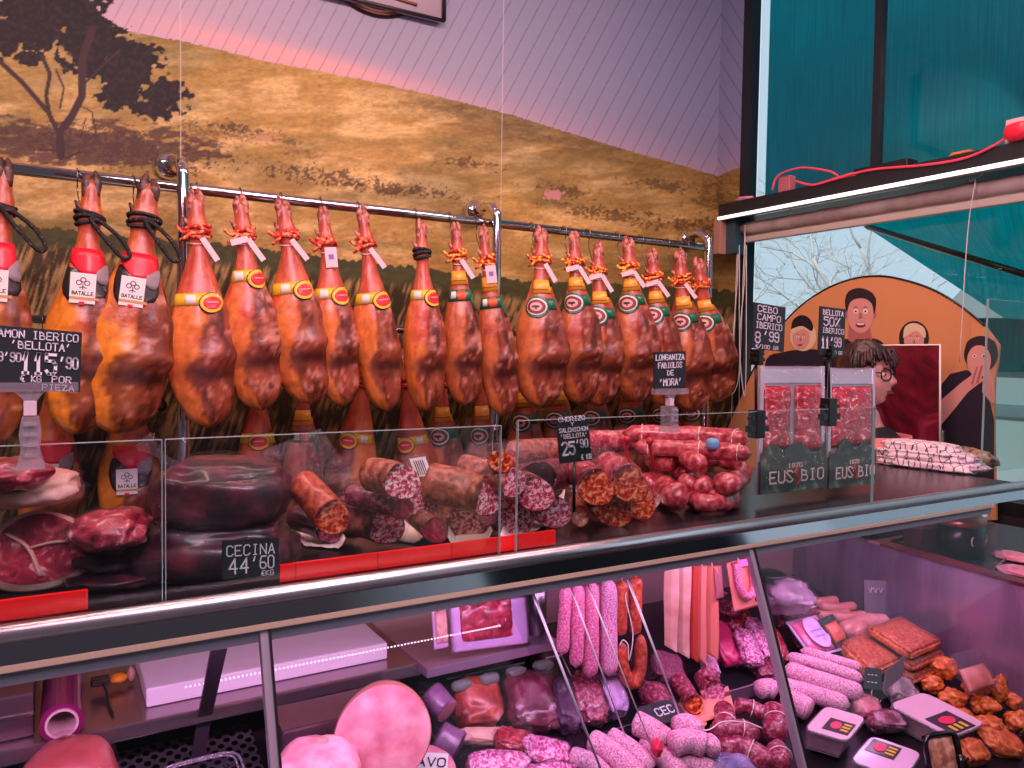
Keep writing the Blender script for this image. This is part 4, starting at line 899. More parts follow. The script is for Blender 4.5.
H_ = [
 (4, 166, -10, 446, 66, 'bat', 'black-hoofed ham cut by the left photo edge, first on the upper rail', dict(side=1, tband=.36)),
 (92, 180, 76, 434, 70, 'bat', 'golden ham with red collar hanging behind the large price board', dict(side=1, tband=.36, bulge=.06)),
 (149, 184, 116, 434, 84, 'bat', 'wide golden ham with red collar and white card, just left of first post', dict(side=1, tband=.37, bulge=.05)),
 (195, 196, 210, 427, 66, 'ser', 'broad rosy ham right beside the first rail post, oval red badge', dict(tband=.45, bulge=-.12)),
 (240, 201, 262, 410, 58, 'ser', 'rosy ham with badge higher than its neighbours and two paper tags', dict(tband=.36, tag_='two', bulge=-.12)),
 (282, 203, 312, 404, 58, 'ser', 'third rosy ham right of the first post, string and long slim tag', dict(tband=.42, bulge=-.12)),
 (323, 212, 343, 406, 48, 'ser', 'slim ham with a wide white paper tag on its shank', dict(tband=.42, tag_='front', bulge=-.06)),
 (362, 212, 388, 411, 46, 'ser', 'slim rosy ham right of the one with the wide white tag', dict(tband=.43, bulge=-.1)),
 (421, 225, 427, 411, 44, 'ser', 'ham with thin black rope and yellow band before second post', dict(tband=.38, rope='blk', tag_='none')),
 (456, 227, 466, 406, 42, 'ibe', 'brown ham with black and golden neck label left of second post', dict(badge='greenflat', tband=.38, rope='red')),
 (483, 231, 504, 416, 40, 'ibe', 'narrow ham hanging right behind the second rail post, white front tag', dict(badge='greenflat', tband=.38, rope='red', tag_='front')),
 (541, 232, 541, 408, 54, 'ibe', 'wide brown ham with round badge, first right of the second post', dict(badge='green', tband=.41, rope='red', side=1)),
 (574, 236, 580, 404, 46, 'ibe', 'brown ham with golden neck label, second right of the second post', dict(badge='green', tband=.38, rope='red', side=1, bulge=.05, tag_='two')),
 (598, 246, 600, 406, 44, 'ibe', 'brown ham with low-set badge, third right of the second post', dict(badge='green', tband=.42, rope='red', side=1, bulge=.12, tag_='two')),
 (628, 242, 638, 402, 50, 'ibe', 'brown ham with rope looped up to the rail, fourth right of second post', dict(badge='green', tband=.36, rope='red', side=1, tag_='two')),
 (652, 253, 664, 406, 46, 'ibe', 'brown ham hanging behind the Mora price board', dict(badge='green', tband=.38, rope='red', side=1, tag_='two')),
 (679, 254, 692, 412, 50, 'ibe', 'next to last brown ham before the third post, slanted white tag', dict(badge='green', tband=.40, rope='red', side=1)),
 (698, 262, 717, 402, 46, 'ibe', 'last brown ham on the upper rail, against the third post', dict(badge='green', tband=.40, rope='red', side=1, tag_='none', bulge=.12)),
]
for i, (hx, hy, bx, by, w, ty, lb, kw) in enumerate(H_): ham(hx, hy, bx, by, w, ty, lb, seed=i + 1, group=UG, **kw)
LG = 'hams on the lower rail'
L_ = [
 (55, 345, 50, 560, 56, 'bat', 'lower-row ham with red collar below the large price board', dict(tband=.52)),
 (130, 345, 132, 560, 58, 'bat', 'lower-row ham with red collar and white card behind the plastic-wrapped beef', dict(tband=.54)),
 (258, 350, 258, 540, 42, 'ser', 'lower-row ham with red oval badge under second and third rosy hams', dict(tband=.46, side=-.01)),
 (302, 355, 305, 545, 40, 'ibe', 'lower-row ham with green and red band, left of the big oval badge', dict(badge='greenflat', tband=.42)),
 (366, 352, 345, 540, 50, 'ser', 'lower-row ham with large red oval badge above the sausages', dict(tband=.46, side=-1)),
 (402, 352, 425, 540, 46, 'ser', 'lower-row orange ham with red badge beside the large-badged one', dict(tband=.46, side=-1)),
 (440, 352, 448, 540, 42, 'ibe', 'lower-row brown ham with green band, left of the rail post', dict(badge='green', tband=.42, side=1)),
 (478, 350, 490, 540, 42, 'ibe', 'lower-row brown ham with green band behind second post foot', dict(badge='green', tband=.42, side=1)),
 (522, 336, 528, 530, 40, 'ibe', 'lower-row ham seen at left edge of the taller glass screen', dict(badge='green', tband=.42)),
 (556, 334, 562, 526, 40, 'ibe', 'lower-row ham behind the chorizo price board', dict(badge='green', tband=.42)),
 (592, 332, 598, 524, 40, 'ibe', 'lower-row ham just right of the chorizo price board', dict(badge='green', tband=.42)),
 (628, 330, 634, 522, 40, 'ibe', 'lower-row ham left of the clear Mora board holder', dict(badge='green', tband=.42)),
 (660, 330, 668, 520, 38, 'ibe', 'lower-row ham behind the clear Mora board holder', dict(badge='green', tband=.42)),
 (692, 330, 698, 516, 38, 'ibe', 'last lower-row ham, nearest the window corner', dict(badge='green', tband=.42)),
]
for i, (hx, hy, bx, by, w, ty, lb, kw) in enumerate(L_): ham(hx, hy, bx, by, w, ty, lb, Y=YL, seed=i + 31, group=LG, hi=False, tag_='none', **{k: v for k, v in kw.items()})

# ============================================================ COUNTER WITH SHELF AND GLASS CASE
X0 = -1.1; XS = 2.085; XE = 1.90; ZS = 1.243
case = thing('display_case', 'long refrigerated meat counter with steel-edged shelf and sloping glass front', 'counter', (.45, 1.2, 0))
obj('shelf_top', box(NB(), (X0, .985, 1.214), (XS, 1.47, ZS), .002), mat('black_stone_shelf', '201a20', .24, 0, .5), case, False)
bm = NB(); tube(bm, [(X0, .979, ZS - .004), (XS, .979, ZS - .004)], .0115, 24); obj('shelf_nose', bm, mat('bright_steel_nose', 'e6dee4', .3, 1), case)
obj('fascia', prism(NB(), [(X0, .966, 1.2095), (X0, .975, 1.234), (X0, .984, 1.234), (X0, .984, 1.2095)], (XS - .002 - X0, 0, 0)), mat('dark_mirror_fascia', 'a8a8ae', .07, 1), case, False)
obj('gold_line', box(NB(), (X0, .966, 1.2010), (XE + .02, .984, 1.2092), .001), mat('warm_steel', 'e8ccb0', .3, .35), case, False)
obj('lower_trim', box(NB(), (X0, .973, 1.184), (XE + .02, .998, 1.2008), .0015), mat('grey_trim', 'a090a0', .35, .25), case, False)
obj('lamp_housing', box(NB(), (X0, .999, 1.190), (XE, 1.06, 1.213), .002), STEELD, case, False)
TG = .374
def gy(z): return .972 - (1.20 - z) * TG
seams = [X0, .227, 1.099, XE]
for a, b in zip(seams, seams[1:]):
    o = obj('glass_front', prism(NB(), [(a + .006, gy(1.198), 1.198), (b - .006, gy(1.198), 1.198), (b - .006, gy(.67), .67), (a + .006, gy(.67), .67)], (0, -.0055, -.002)), GLASSC, case, False)
for s in seams[1:3]:
    obj('seam_frame', prism(NB(), [(s - .006, gy(1.205), 1.205), (s + .004, gy(1.205), 1.205), (s + .004, gy(.67), .67), (s - .006, gy(.67), .67)], (0, .014, .004)), mat('seam_steel', 'b4a4b4', .3, .4), case, False)
    obj('seam_gasket', prism(NB(), [(s + .004, gy(1.21) - .004, 1.21), (s + .0068, gy(1.21) - .004, 1.21), (s + .0068, gy(.67) - .004, .67), (s + .004, gy(.67) - .004, .67)], (0, .018, .004)), BLACK, case, False)
# deck
def dz(y): return .72 + .27 * (y - .85)
bm = prism(NB(), [(X0, .775, dz(.775)), (X0, 1.56, dz(1.56)), (X0, 1.56, dz(1.56) - .02), (X0, .775, dz(.775) - .02)], (XE - X0, 0, 0)); obj('deck', bm, mat('dark_steel_deck', '3a323c', .3, .7), case, False)
def perforated():
    m = bpy.data.materials.new('perforated_steel'); m.use_nodes = True; n = m.node_tree.nodes; L = m.node_tree.links; b = n['Principled BSDF']; b.inputs['Metallic'].default_value = .8; b.inputs['Roughness'].default_value = .3
    t = n.new('ShaderNodeTexCoord'); mp = n.new('ShaderNodeMapping'); mp.inputs['Rotation'].default_value = (0, 0, math.radians(45)); mp.inputs['Scale'].default_value = (62, 62, 0)
    v = n.new('ShaderNodeTexVoronoi'); v.inputs['Randomness'].default_value = 0; v.inputs['Scale'].default_value = 1
    r = n.new('ShaderNodeValToRGB'); r.color_ramp.elements[0].position = .33; r.color_ramp.elements[0].color = (.004, .003, .004, 1); r.color_ramp.elements[1].position = .36; r.color_ramp.elements[1].color = lin('9a8e98')
    L.new(t.outputs['Object'], mp.inputs[0]); L.new(mp.outputs[0], v.inputs[0]); L.new(v.outputs['Distance'], r.inputs[0]); L.new(r.outputs[0], b.inputs['Base Color']); return m
PERF = perforated()
bm = prism(NB(), [(X0, 1.08, dz(1.08) + .012), (X0, 1.40, dz(1.40) + .012), (X0, 1.40, dz(1.40) + .008), (X0, 1.08, dz(1.08) + .008)], (.30 - X0, 0, 0)); obj('perforated_plate', bm, PERF, case, False)
bm = NB(); tube(bm, [(X0, 1.405, .897), (.86, 1.405, .897)], .0022, 8); obj('deck_rail', bm, STEEL, case)
# finned cooling grille behind
bm = NB(); box(bm, (X0, 1.50, .86), (.86, 1.515, .945))
for k in range(110): box(bm, (X0 + k * .0178, 1.485, .875), (X0 + k * .0178 + .006, 1.50, .935))
obj('cooling_grille', bm, mat('dark_grille', '2a2228', .5, .3), case, False)
# service shelf
obj('service_shelf', box(NB(), (X0, 1.30, .945), (.60, 1.85, .968), .004), mat('service_steel', 'a8949a', .25, .85), case, False)
qrs = P(427, 669, Z=.972); obj('raised_shelf', box(NB(), (qrs.x, qrs.y, .954), (.875, 1.85, .972), .003), mat('raised_steel', 'b49ab4', .3, .6), case, False)
obj('back_wall', box(NB(), (.88, 1.52, .86), (XE, 1.535, 1.213), .002), mat('brown_steel_back', 'a88488', .4, .3), case, False)
q0 = P(215, 652, Y=1.02); 
bm = NB(); p1 = P(219, 650, Y=1.10); p2 = P(204, 722, Y=1.32); p3 = P(198, 760, Y=1.32)
w_ = Vector((.011, 0, 0)); prism(bm, [p1 - w_, p1 + w_, p2 + w_, p2 - w_], (0, .004, .002)); prism(bm, [p2 - w_, p2 + w_, p3 + w_, p3 - w_], (0, .004, 0)); obj('strap_bracket', bm, mat('dark_strap', '4a3c48', .3, .5), case, False)
# end wall of the case
bm = prism(NB(), [(XE, .74, .66), (XE, .74, 1.030), (XE, 1.24, 1.050), (XE, 1.60, 1.052), (XE, 1.60, .66)], (.03, 0, 0)); obj('end_panel', bm, mat_noise('brushed_end_panel', [(.4, '846a86'), (.6, 'a488a4')], 5, .28, .05, 6, .1, stretch=(1, 3, .6), metal=.5), case, False)
obj('end_panel_cap', prism(NB(), [(XE - .004, .74, 1.030), (XE - .004, 1.24, 1.050), (XE - .004, 1.24, 1.057), (XE - .004, .74, 1.037)], (.04, 0, 0)), mat('dark_red_cap', '5c1c2c', .3), case, False)
obj('plinth', box(NB(), (X0, .74, 0), (XE + .03, 1.56, .665), .01), mat('dark_plinth', '241e24', .4), case, False)
obj('rear_cabinet', box(NB(), (X0, 1.57, 0), (XE + .03, 1.85, .85), .01), mat('dark_cabinet', '2c242a', .5), case, False)
for (x, y) in ((X0 + .05, 1.40), (.9, 1.44), (XS - .05, 1.38)):
    bm = NB(); tube(bm, [(x, y, .85 if x < 2 else 1.02), (x, y, 1.216)], .012, 12); obj('shelf_post', bm, BLACK, case)
bm = NB(); tube(bm, [P(884, 548, Y=1.30), P(884, 592, Y=1.30)], .008, 8); tube(bm, [P(884, 545, Y=1.31), P(838, 612, Y=1.44)], .006, 8); tube(bm, [P(884, 545, Y=1.31), P(936, 528, Y=1.30)], .006, 8); obj('strut', bm, BLACK, case)
# white bars with panes, added as streaks of reflected ceiling tubes
EDGEW = mat('glass_edge_and_reflection', 'f4fafc', .1, coat=.5)
def dkp(px, py, h): return P(px, py, D=h)
for (a, b, r) in [((530, 586), (603, 775), .0022), ((568, 580), (626, 738), .0013), ((585, 577), (652, 748), .0013), ((625, 572), (682, 722), .0022)]:
    p0 = P(a[0], a[1], Y=1.0); p1 = dkp(b[0], b[1], .075 if b[0] > 610 else .05); bm = NB(); tube(bm, [p0, p1], r, 8); d = obj('reflection_streak', bm, EDGEW, case)
    if r > .002: obj('reflection_pane', prism(NB(), [p0, p1, Vector((p1.x, p1.y + .04, dz(p1.y + .04) + .005)), Vector((p0.x, 1.10, 1.16))], (.003, 0, 0)), GLASSC, d, False)
# row of glowing dots for the LED reflection on the case glass
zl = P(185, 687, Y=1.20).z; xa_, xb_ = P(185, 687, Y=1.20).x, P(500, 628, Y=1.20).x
t = obj('led_reflection', box(NB(), (xa_, 1.20, zl - .0015), (xb_, 1.2015, zl + .0015)), mat_glass('reflection_carrier', 'ffffff', .02), case, False)
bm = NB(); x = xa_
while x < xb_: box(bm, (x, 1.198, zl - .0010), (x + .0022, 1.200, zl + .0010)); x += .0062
obj('reflection_dots', bm, mat('glowing_reflection', 'ffffff', .3, emis=('ffe8f4', 1.2)), t, False)
# small glass screens along the shelf
def screen(x0, x1, y, z0, z1, lb, nm='glass_screen', feet=True):
    t = thing(nm, lb, 'glass screen', ((x0 + x1) / 2, y, z0))
    obj('pane', box(NB(), (x0, y, z0), (x1, y + .005, z1), .0008), GLASS, t, False)
    bm = NB(); box(bm, (x0, y - .0002, z1 - .0003), (x1, y + .0052, z1 + .0006)); box(bm, (x0 - .0006, y - .0002, z0), (x0 + .0003, y + .0052, z1)); box(bm, (x1 - .0003, y - .0002, z0), (x1 + .0006, y + .0052, z1)); obj('polished_edge', bm, GLASSE, t, False)
    if feet:
        for x in (x0 + .12, x1 - .12): obj('foot', box(NB(), (x - .012, y - .006, ZS), (x + .012, y + .011, z0 + .012), .001), STEELD, t, False)
screen(X0 + .02, .113, 1.0, 1.2445, 1.440, 'clear low glass screen at left end of the shelf', feet=False)
screen(.117, .582, 1.0, 1.2445, 1.440, 'clear low glass screen in front of the cut salamis', feet=False)
screen(.608, 1.488, .993, 1.2445, 1.447, 'clear glass screen before the sausage pile, right of shelf centre', feet=False)
qa = P(982, 474, Z=ZS); 
screen(qa.x, qa.x + .62, qa.y, 1.245, P(989, 299, X=qa.x).z, 'tall glass screen at the right end, in front of the van view', feet=False)
# neighbouring counter beyond the end of the case
nb = thing('neighbour_counter', 'low dark counter with clutter beyond the right end of the case', 'counter', (2.3, 1.1, 0))
obj('cabinet', box(NB(), (1.95, .55, 0), (2.62, 1.35, 1.005), .006), mat('plum_cabinet', '3c2834', .4), nb, False)
obj('worktop', box(NB(), (1.945, .54, 1.006), (2.63, 1.36, 1.022), .003), mat('steel_worktop', '6c5864', .25, .7), nb, False)
# ============================================================ GOODS ON THE SHELF
def sausage(name, label, cat, pts, r, skin, cut=None, shear=.5, group=None, strings=0, n=8, seed=0, taper=.55, film=None, flat=1.0, jit=.10):
    """pts: 3D points along the sausage; the last one is the cut end if cut is given"""
    c = curve(pts, n); N = len(c); rs = []
    for i in range(N):
        t = i / (N - 1); k = min(1, t / .12) if t < .12 else 1
        k = math.sqrt(max(0, 1 - (1 - k) ** 2)); 
        if not cut and t > .88: k = math.sqrt(max(0, 1 - ((t - .88) / .12) ** 2))
        rs.append(max(r * k, r * .08))
    t_ = thing(name, label, cat, min(c, key=lambda q: q.z) - Vector((0, 0, r * .9)), group)
    sh = None
    if cut:
        T, U = frames(c); tn = T[-1]; vd = (Vector(CAM) - c[-1]).normalized(); lat = (vd - tn * vd.dot(tn)); lat = lat.normalized() if lat.length > 1e-3 else U[-1][0]
        sh = lat * -shear
    bm = NB(); ring = tube(bm, c, rs, 22, shear=sh, jit=jit, seed=seed, flat=flat)
    if cut:
        rc = [v.co.copy() for v in ring[-1]]
    obj('casing', bm, skin, t_)
    if cut:
        ce = sum(rc, Vector()) / len(rc); nn = (rc[0] - ce).cross(rc[5] - ce).normalized(); nn = nn if nn.dot(Vector(CAM) - ce) > 0 else -nn
        bm = NB(); v0 = bm.verts.new(ce + nn * .0022); a = [bm.verts.new(ce + (q - ce) * .94 + nn * .0018) for q in rc]; b = [bm.verts.new(ce + (q - ce) * .985 + nn * -.001) for q in rc]; m_ = len(a)
        for k in range(m_): bm.faces.new((v0, a[k], a[(k + 1) % m_])); bm.faces.new((a[k], b[k], b[(k + 1) % m_], a[(k + 1) % m_]))
        obj('cut_face', bm, cut, t_, False)
    if strings:
        bm = NB(); T, U = frames(c)
        for j in range(strings):
            i = int(N * (j + .5) / strings); q = [c[i] + (U[i][0] * math.cos(a) + U[i][1] * math.sin(a) * flat) * (rs[i] * 1.05) for a in np.linspace(0, 2 * math.pi, 17)]; tube(bm, q, .0010, 5)
        obj('string', bm, CREAM, t_)
    if film:
        bm = NB(); c2 = [c[0] + (c[0] - c[1]).normalized() * r * .8] + c[::2] + [c[-1], c[-1] + (c[-1] - c[-2]).normalized() * r * 1.0]
        tube(bm, c2, [r * .7] + [r * 1.22] * (len(c2) - 3) + [r * 1.25, r * .9], 24, jit=.28, seed=seed + 3, flat=flat * .95); obj('plastic_wrap', bm, film, t_)
    return t_
def g(px, py, r=0, base=True):
    """centre of a sausage of radius r resting on the shelf whose centre shows at px,py: slides back until it touches"""
    return P(px, py, Z=ZS + r + .001)
def PS(px, py, h, r=.02):
    # on the shelf, h above it, but never through the glass screen in front nor off the back
    q = P(px, py, Z=ZS + h)
    lo, hi = 1.012 + r, 1.44 - r
    if q.y < lo: q = P(px, py, Y=lo)
    elif q.y > hi: q = P(px, py, Y=hi)
    q.z = max(q.z, ZS + r * 1.02) if h < .09 else max(q.z, ZS + r * 1.02)
    return q
# --- cut ham halves at the left
def cutham(label, cx, cy, rx, ry, z, th, tilt, seed):
    """boneless ham half, cut face towards the shop"""
    fc = PS(cx, cy, z - ZS, .035); rX, rZ = S(rx, fc), S(ry, fc)
    t_ = thing('cut_ham_half', label, 'ham', (fc.x, fc.y + th / 2, z - rZ))
    nrm = Vector((-.25, -1, tilt)).normalized(); u = Vector((0, 0, 1)).cross(nrm).normalized() * -1; u = nrm.cross(Vector((0, 0, 1))).normalized() * -1; u = Vector((0, 0, 1)).cross(nrm).normalized(); v = nrm.cross(u).normalized(); v = v if v.z > 0 else -v
    def outl(s, k=1): return [fc + u * math.cos(a) * rX * k * (1 + .07 * math.sin(2 * a + seed) + .05 * math.sin(3 * a + seed * 2)) * s + v * math.sin(a) * rZ * k * (1 + .06 * math.cos(3 * a + seed)) * s for a in np.linspace(0, 2 * math.pi, 41)[:-1]]
    bm = NB(); rings = []
    for (s, d) in [(.96, .0), (1, .006), (1.03, .03), (1.0, th * .6), (.8, th * .85), (.45, th), (.05, th * 1.04)]:
        rings.append([bm.verts.new(fc + (q - fc) * s - nrm * d) for q in outl(1)])
    for A, B in zip(rings, rings[1:]):
        for k in range(40): bm.faces.new((A[k], A[(k + 1) % 40], B[(k + 1) % 40], B[k]))
    bm.faces.new(rings[0]); bm.faces.new(rings[-1]); obj('fat_rind', bm, FAT, t_)
    bm = NB(); a = [bm.verts.new(fc + (q - fc) * .86 + nrm * .0015 + u * rX * .04 + v * rZ * .05) for q in outl(1)]; c = bm.verts.new(fc + nrm * .004)
    for k in range(40): bm.faces.new((c, a[k], a[(k + 1) % 40]))
    obj('cut_face', bm, REDMEAT, t_)
    bm = NB(); tube(bm, curve([fc + nrm * .003 + u * rX * -.55 + v * rZ * .5, fc + nrm * .005 + u * rX * -.15 + v * rZ * .1, fc + nrm * .003 + u * rX * .1 + v * rZ * -.6], 6), [.004] * 13, 6, flat=.5); tube(bm, curve([fc + nrm * .004 + u * rX * -.15 + v * rZ * .1, fc + nrm * .005 + u * rX * .3 + v * rZ * .22, fc + nrm * .003 + u * rX * .7 + v * rZ * .2], 6), [.0035] * 13, 6, flat=.5)
    obj('fat_seam', bm, FAT, t_)
    bm = NB(); rr = []
    for (s, d) in [(.05, -.010), (.7, -.008), (1.04, -.002), (1.09, .03), (1.06, th * .6), (.85, th * .9), (.3, th * 1.1)]:
        rr.append([bm.verts.new(fc + (q - fc) * s * (1 + .03 * mnoise.noise(q * 40 + Vector((d * 60, 0, 0)))) - nrm * d) for q in outl(1)])
    for A, B in zip(rr, rr[1:]):
        for k in range(40): bm.faces.new((A[k], A[(k + 1) % 40], B[(k + 1) % 40], B[k]))
    obj('vacuum_film', bm, FILM, t_)
    return t_
cutham('large cut ham half with deep red marbled face at lower left of shelf', 38, 552, 52, 40, ZS + .048, .16, .35, 1)
def lump(name, label, cat, cx, cy, rx, ry, z, m, dep=.08, amp=.15, seed=0, sq=1.0, film=None, group=None, flat=None, freq=2.0, axes=None, part='meat'):
    c = P(cx, cy, Z=z) if z < 1.1 else PS(cx, cy, z - ZS, dep + .022)
    if z > 1.1: c.z = max(P(cx, cy, Y=c.y).z, ZS + S(ry, c) * .95)
    r1, r2 = S(rx, c), S(ry, c)
    u = Vector((VR.x, VR.y, 0)).normalized(); u = (u + Vector((1, 0, 0))).normalized(); A = axes or (u, Vector((0, 0, 1)).cross(u), Vector((0, 0, 1)))
    t_ = thing(name, label, cat, c - Vector((0, 0, r2)), group)
    obj(part, lumpbm(c, (r1, dep, r2), amp, seed, 4, A, freq, flat, sq), m, t_)
    if film: obj('plastic_wrap', lumpbm(c, (r1 * 1.09, dep * 1.1, r2 * 1.10), amp * 1.25, seed, 4, A, freq * 1.1, flat, sq), film, t_)
    return t_
zz = lambda px_r, cx=300: S(px_r, P(cx, 500, Z=ZS))
t = lump('cured_ham_piece', 'pale-fatted ham piece stacked on the large cut ham half', 'ham', 26, 488, 46, 17, ZS + .125, FAT, .07, .18, 4, .8, FILM)
c = P(14, 474, Y=1.10); obj('meat_side', lumpbm(c, (.04, .05, .02), .2, 3), REDMEAT, t)
lump('cured_ham_piece', 'small vacuum-packed ham piece with curved fat rim beside large cut half', 'ham', 112, 528, 36, 18, ZS + .075, REDMEAT, .06, .2, 8, .85, FILM)
t = lump('foil_wrapped_meat', 'crinkled shiny packed meat under the small ham piece, left of beef', 'meat', 108, 556, 30, 13, ZS + .03, DARKMEAT, .05, .2, 12, .8, FILM)
c = P(112, 510, Z=ZS + .098)
lump('dark_meat_tray', 'dark flat packed meat at the front, right of red strip', 'meat', 112, 578, 40, 7, ZS + .010, DARKMEAT, .04, .1, 13, .7, FILM)
t = lump('dried_beef', 'big dark dried beef block in plastic bag, upper of the two', 'beef', 224, 492, 64, 33, ZS + .148, DARKMEAT, .070, .14, 21, .66, FILM, freq=1.8)
q = P(178, 470, Y=1.10); q1 = P(143, 440, Y=1.10)
bm = NB(); tube(bm, curve([q + Vector((.03, 0, -.02)), q, (q + q1) / 2, q1], 6), [.03, .026, .022, .018, .014, .012, .010, .009, .008, .007, .006, .006, .007, .008, .009, .010, .012, .014, .012], 14, jit=.5); obj('bag_twist', bm, BAG, t)
lump('dried_beef', 'dark red dried beef block in plastic film, lower of the two', 'beef', 216, 552, 76, 27, ZS + .052, DARKMEAT, .068, .18, 27, .62, FILM, freq=1.4)
# red price strips
for (a, b, lb) in [((-40, 608), (88, 590), 'short red price strip below the large cut ham half'), ((280, 566), (556, 524), 'long red price strip below the cut salamis')]:
    p0 = P(a[0], a[1], Y=1.012); p1 = P(b[0], b[1], Y=1.012)
    bm = box(NB(), (p0.x, 1.012, ZS + .001), (p1.x, 1.018, ZS + .024), .001)
    t = thing('price_strip', lb, 'price strip', (p0.x, 1.014, ZS + .001)); obj('strip', bm, REDP, t, False)
    x = p0.x + .02; bm = NB()
    while x < p1.x - .03: box(bm, (x, 1.011, ZS + .001), (x + .0012, 1.0125, ZS + .024)); x += .115
    obj('joint', bm, mat('dark_red_joint', 'a81010', .4), t, False)
# white butcher paper sheets under the sausages
for (pts, z, lb) in [([(352, 532), (425, 545), (470, 520), (380, 505)], .003, 'white butcher paper under left cut salamis, near price strip'), ([(500, 545), (562, 520), (565, 495), (515, 505)], .003, 'white butcher paper under the right cut salamis, at strip end'),
                     ([(298, 545), (345, 549), (330, 520), (292, 520)], .003, 'white butcher paper under the small dark sausage pieces'), ([(622, 520), (662, 505), (650, 490), (612, 505)], .004, 'white butcher paper under the cut chorizo at the right'),
                     ([(448, 548), (492, 540), (485, 520), (450, 525)], .004, 'small white butcher paper behind red strip, under the middle salami')]:
    q = [P(x, y, Z=ZS + z) for x, y in pts]; f = quadfr(q[0], q[1], q[3]); bm = NB(); n_ = 14
    rr = [[bm.verts.new(q[0].lerp(q[1], i / n_).lerp(q[3].lerp(q[2], i / n_), j / n_) + Vector((0, 0, .004 * max(0, mnoise.noise(Vector((i * .5, j * .5, q[0].x * 9))) ) + .018 * (max(0, abs(i / n_ - .5) - .34) * 3) ** 2 * 4))) for j in range(n_ + 1)] for i in range(n_ + 1)]
    for i in range(n_):
        for j in range(n_): bm.faces.new((rr[i][j], rr[i + 1][j], rr[i + 1][j + 1], rr[i][j + 1]))
    o = obj('butcher_paper', bm, PAPER); o.modifiers.new('s', 'SOLIDIFY').thickness = .0008; tag(o, lb, 'paper')
GS = 'cut sausages on the shelf'
SA = [  # (x0,y0,h0) (x1,y1,h1) r_px skin cut film label   h: height above shelf in metres at the axis
 ((299, 482, .12), (331, 516, .085), 15, CHO_SKIN, CHO_CUT, FILM, 'orange-cut chorizo half leaning beside the dried beef'),
 ((292, 516, .035), (330, 530, .025), 13, DARKMEAT, DARK_SAUS, None, 'dark sausage end lying under the orange-cut chorizo'),
 ((322, 520, .03), (350, 527, .024), 11, DARK_SAUS, DARKMEAT, None, 'short dark sausage end on white paper beside the strip'),
 ((338, 512, .045), (384, 525, .035), 18, SAL_SKIN, SAL_CUT, FILM, 'thick salami with pink-marbled cut, second in the front row'),
 ((368, 473, .13), (400, 482, .125), 15, SAL_SKIN, SAL_CUT, None, 'brown salami on top of the left pile, round marbled cut'),
 ((345, 494, .085), (402, 508, .07), 10, DARK_SAUS, REDMEAT, FILM, 'thin wrapped cured loin with long slanted cut'),
 ((392, 494, .08), (420, 502, .07), 13, SAL_SKIN, SAL_CUT, None, 'stubby salami end between left pile and middle pile'),
 ((424, 482, .115), (486, 497, .10), 18, SAL_SKIN, SAL_CUT, None, 'long brown salami on the middle pile with oval pink cut'),
 ((456, 468, .13), (512, 482, .115), 13, SAL_SKIN, SAL_CUT, FILM, 'brown salami at top of middle pile, cut end behind glass edge'),
 ((436, 507, .04), (466, 517, .032), 18, SAL_SKIN, SAL_CUT, None, 'fat brown salami in front row with coarse pink cut'),
 ((412, 512, .045), (434, 530, .03), 11, SAL_SKIN, REDMEAT, FILM, 'wrapped thin cured loin end left of the coarse salami'),
 ((478, 505, .05), (512, 515, .035), 19, SAL_WHITE, SAL_CUT, FILM, 'whitish speckled salami with broad cut, behind the glass joint'),
 ((510, 482, .09), (534, 493, .08), 15, SAL_SKIN, SAL_CUT, FILM, 'wrapped salami half on top beside the chorizo price board'),
 ((528, 502, .045), (552, 511, .035), 15, SAL_SKIN, SAL_CUT, FILM, 'salami with round marbled cut on paper at end of strip'),
 ((566, 474, .10), (538, 478, .10), 15, DARK_SAUS, DARKMEAT, FILM, 'dark fat sausage with almost black cut behind price board'),
 ((512, 470, .14), (500, 462, .14), 9, CHO_SKIN, CHO_CUT, None, 'small orange chorizo tip behind the glass edge'),
 ((575, 470, .10), (594, 486, .085), 15, WET_PINK, CHO_CUT, FILM, 'wrapped chorizo with shiny orange cut right of the price board'),
 ((604, 466, .11), (626, 482, .09), 16, WET_PINK, CHO_CUT, BAG, 'wrapped bright red chorizo tip pointing right, on top'),
 ((592, 494, .045), (610, 506, .035), 17, WET_PINK, CHO_CUT, FILM, 'glossy chorizo half with mosaic cut, lower right group'),
 ((622, 490, .04), (638, 503, .032), 14, DARK_SAUS, CHO_CUT, FILM, 'dark glossy chorizo half on white paper, far right of cuts'),
 ((578, 500, .03), (580, 516, .022), 8, CHO_SKIN, CHO_CUT, None, 'small upright chorizo stub beside the price board pole'),
]
for i, (a, b, r, sk, cu, fi, lb) in enumerate(SA):
    r = r * 1.04
    rr = S(r, P(b[0], b[1], Y=1.15)); p1 = PS(b[0], b[1], b[2], rr); p0 = P(a[0], a[1], Y=min(1.43, p1.y + .065)); p0.z = max(p0.z, ZS + rr); p0.z = max(p0.z, ZS + rr * 1.02); p1.z = max(p1.z, ZS + rr * 1.02)
    nm = 'chorizo' if 'chorizo' in lb and 'sausage' not in lb.split('chorizo')[0] else ('cured_loin' if 'loin' in lb else ('salami' if 'salami' in lb else 'sausage'))
    sausage(nm, lb, nm.replace('_', ' '), [p0, p0.lerp(p1, .5) + Vector((0, 0, .002)), p1], rr, sk, cu, .8, GS, film=fi, seed=i)
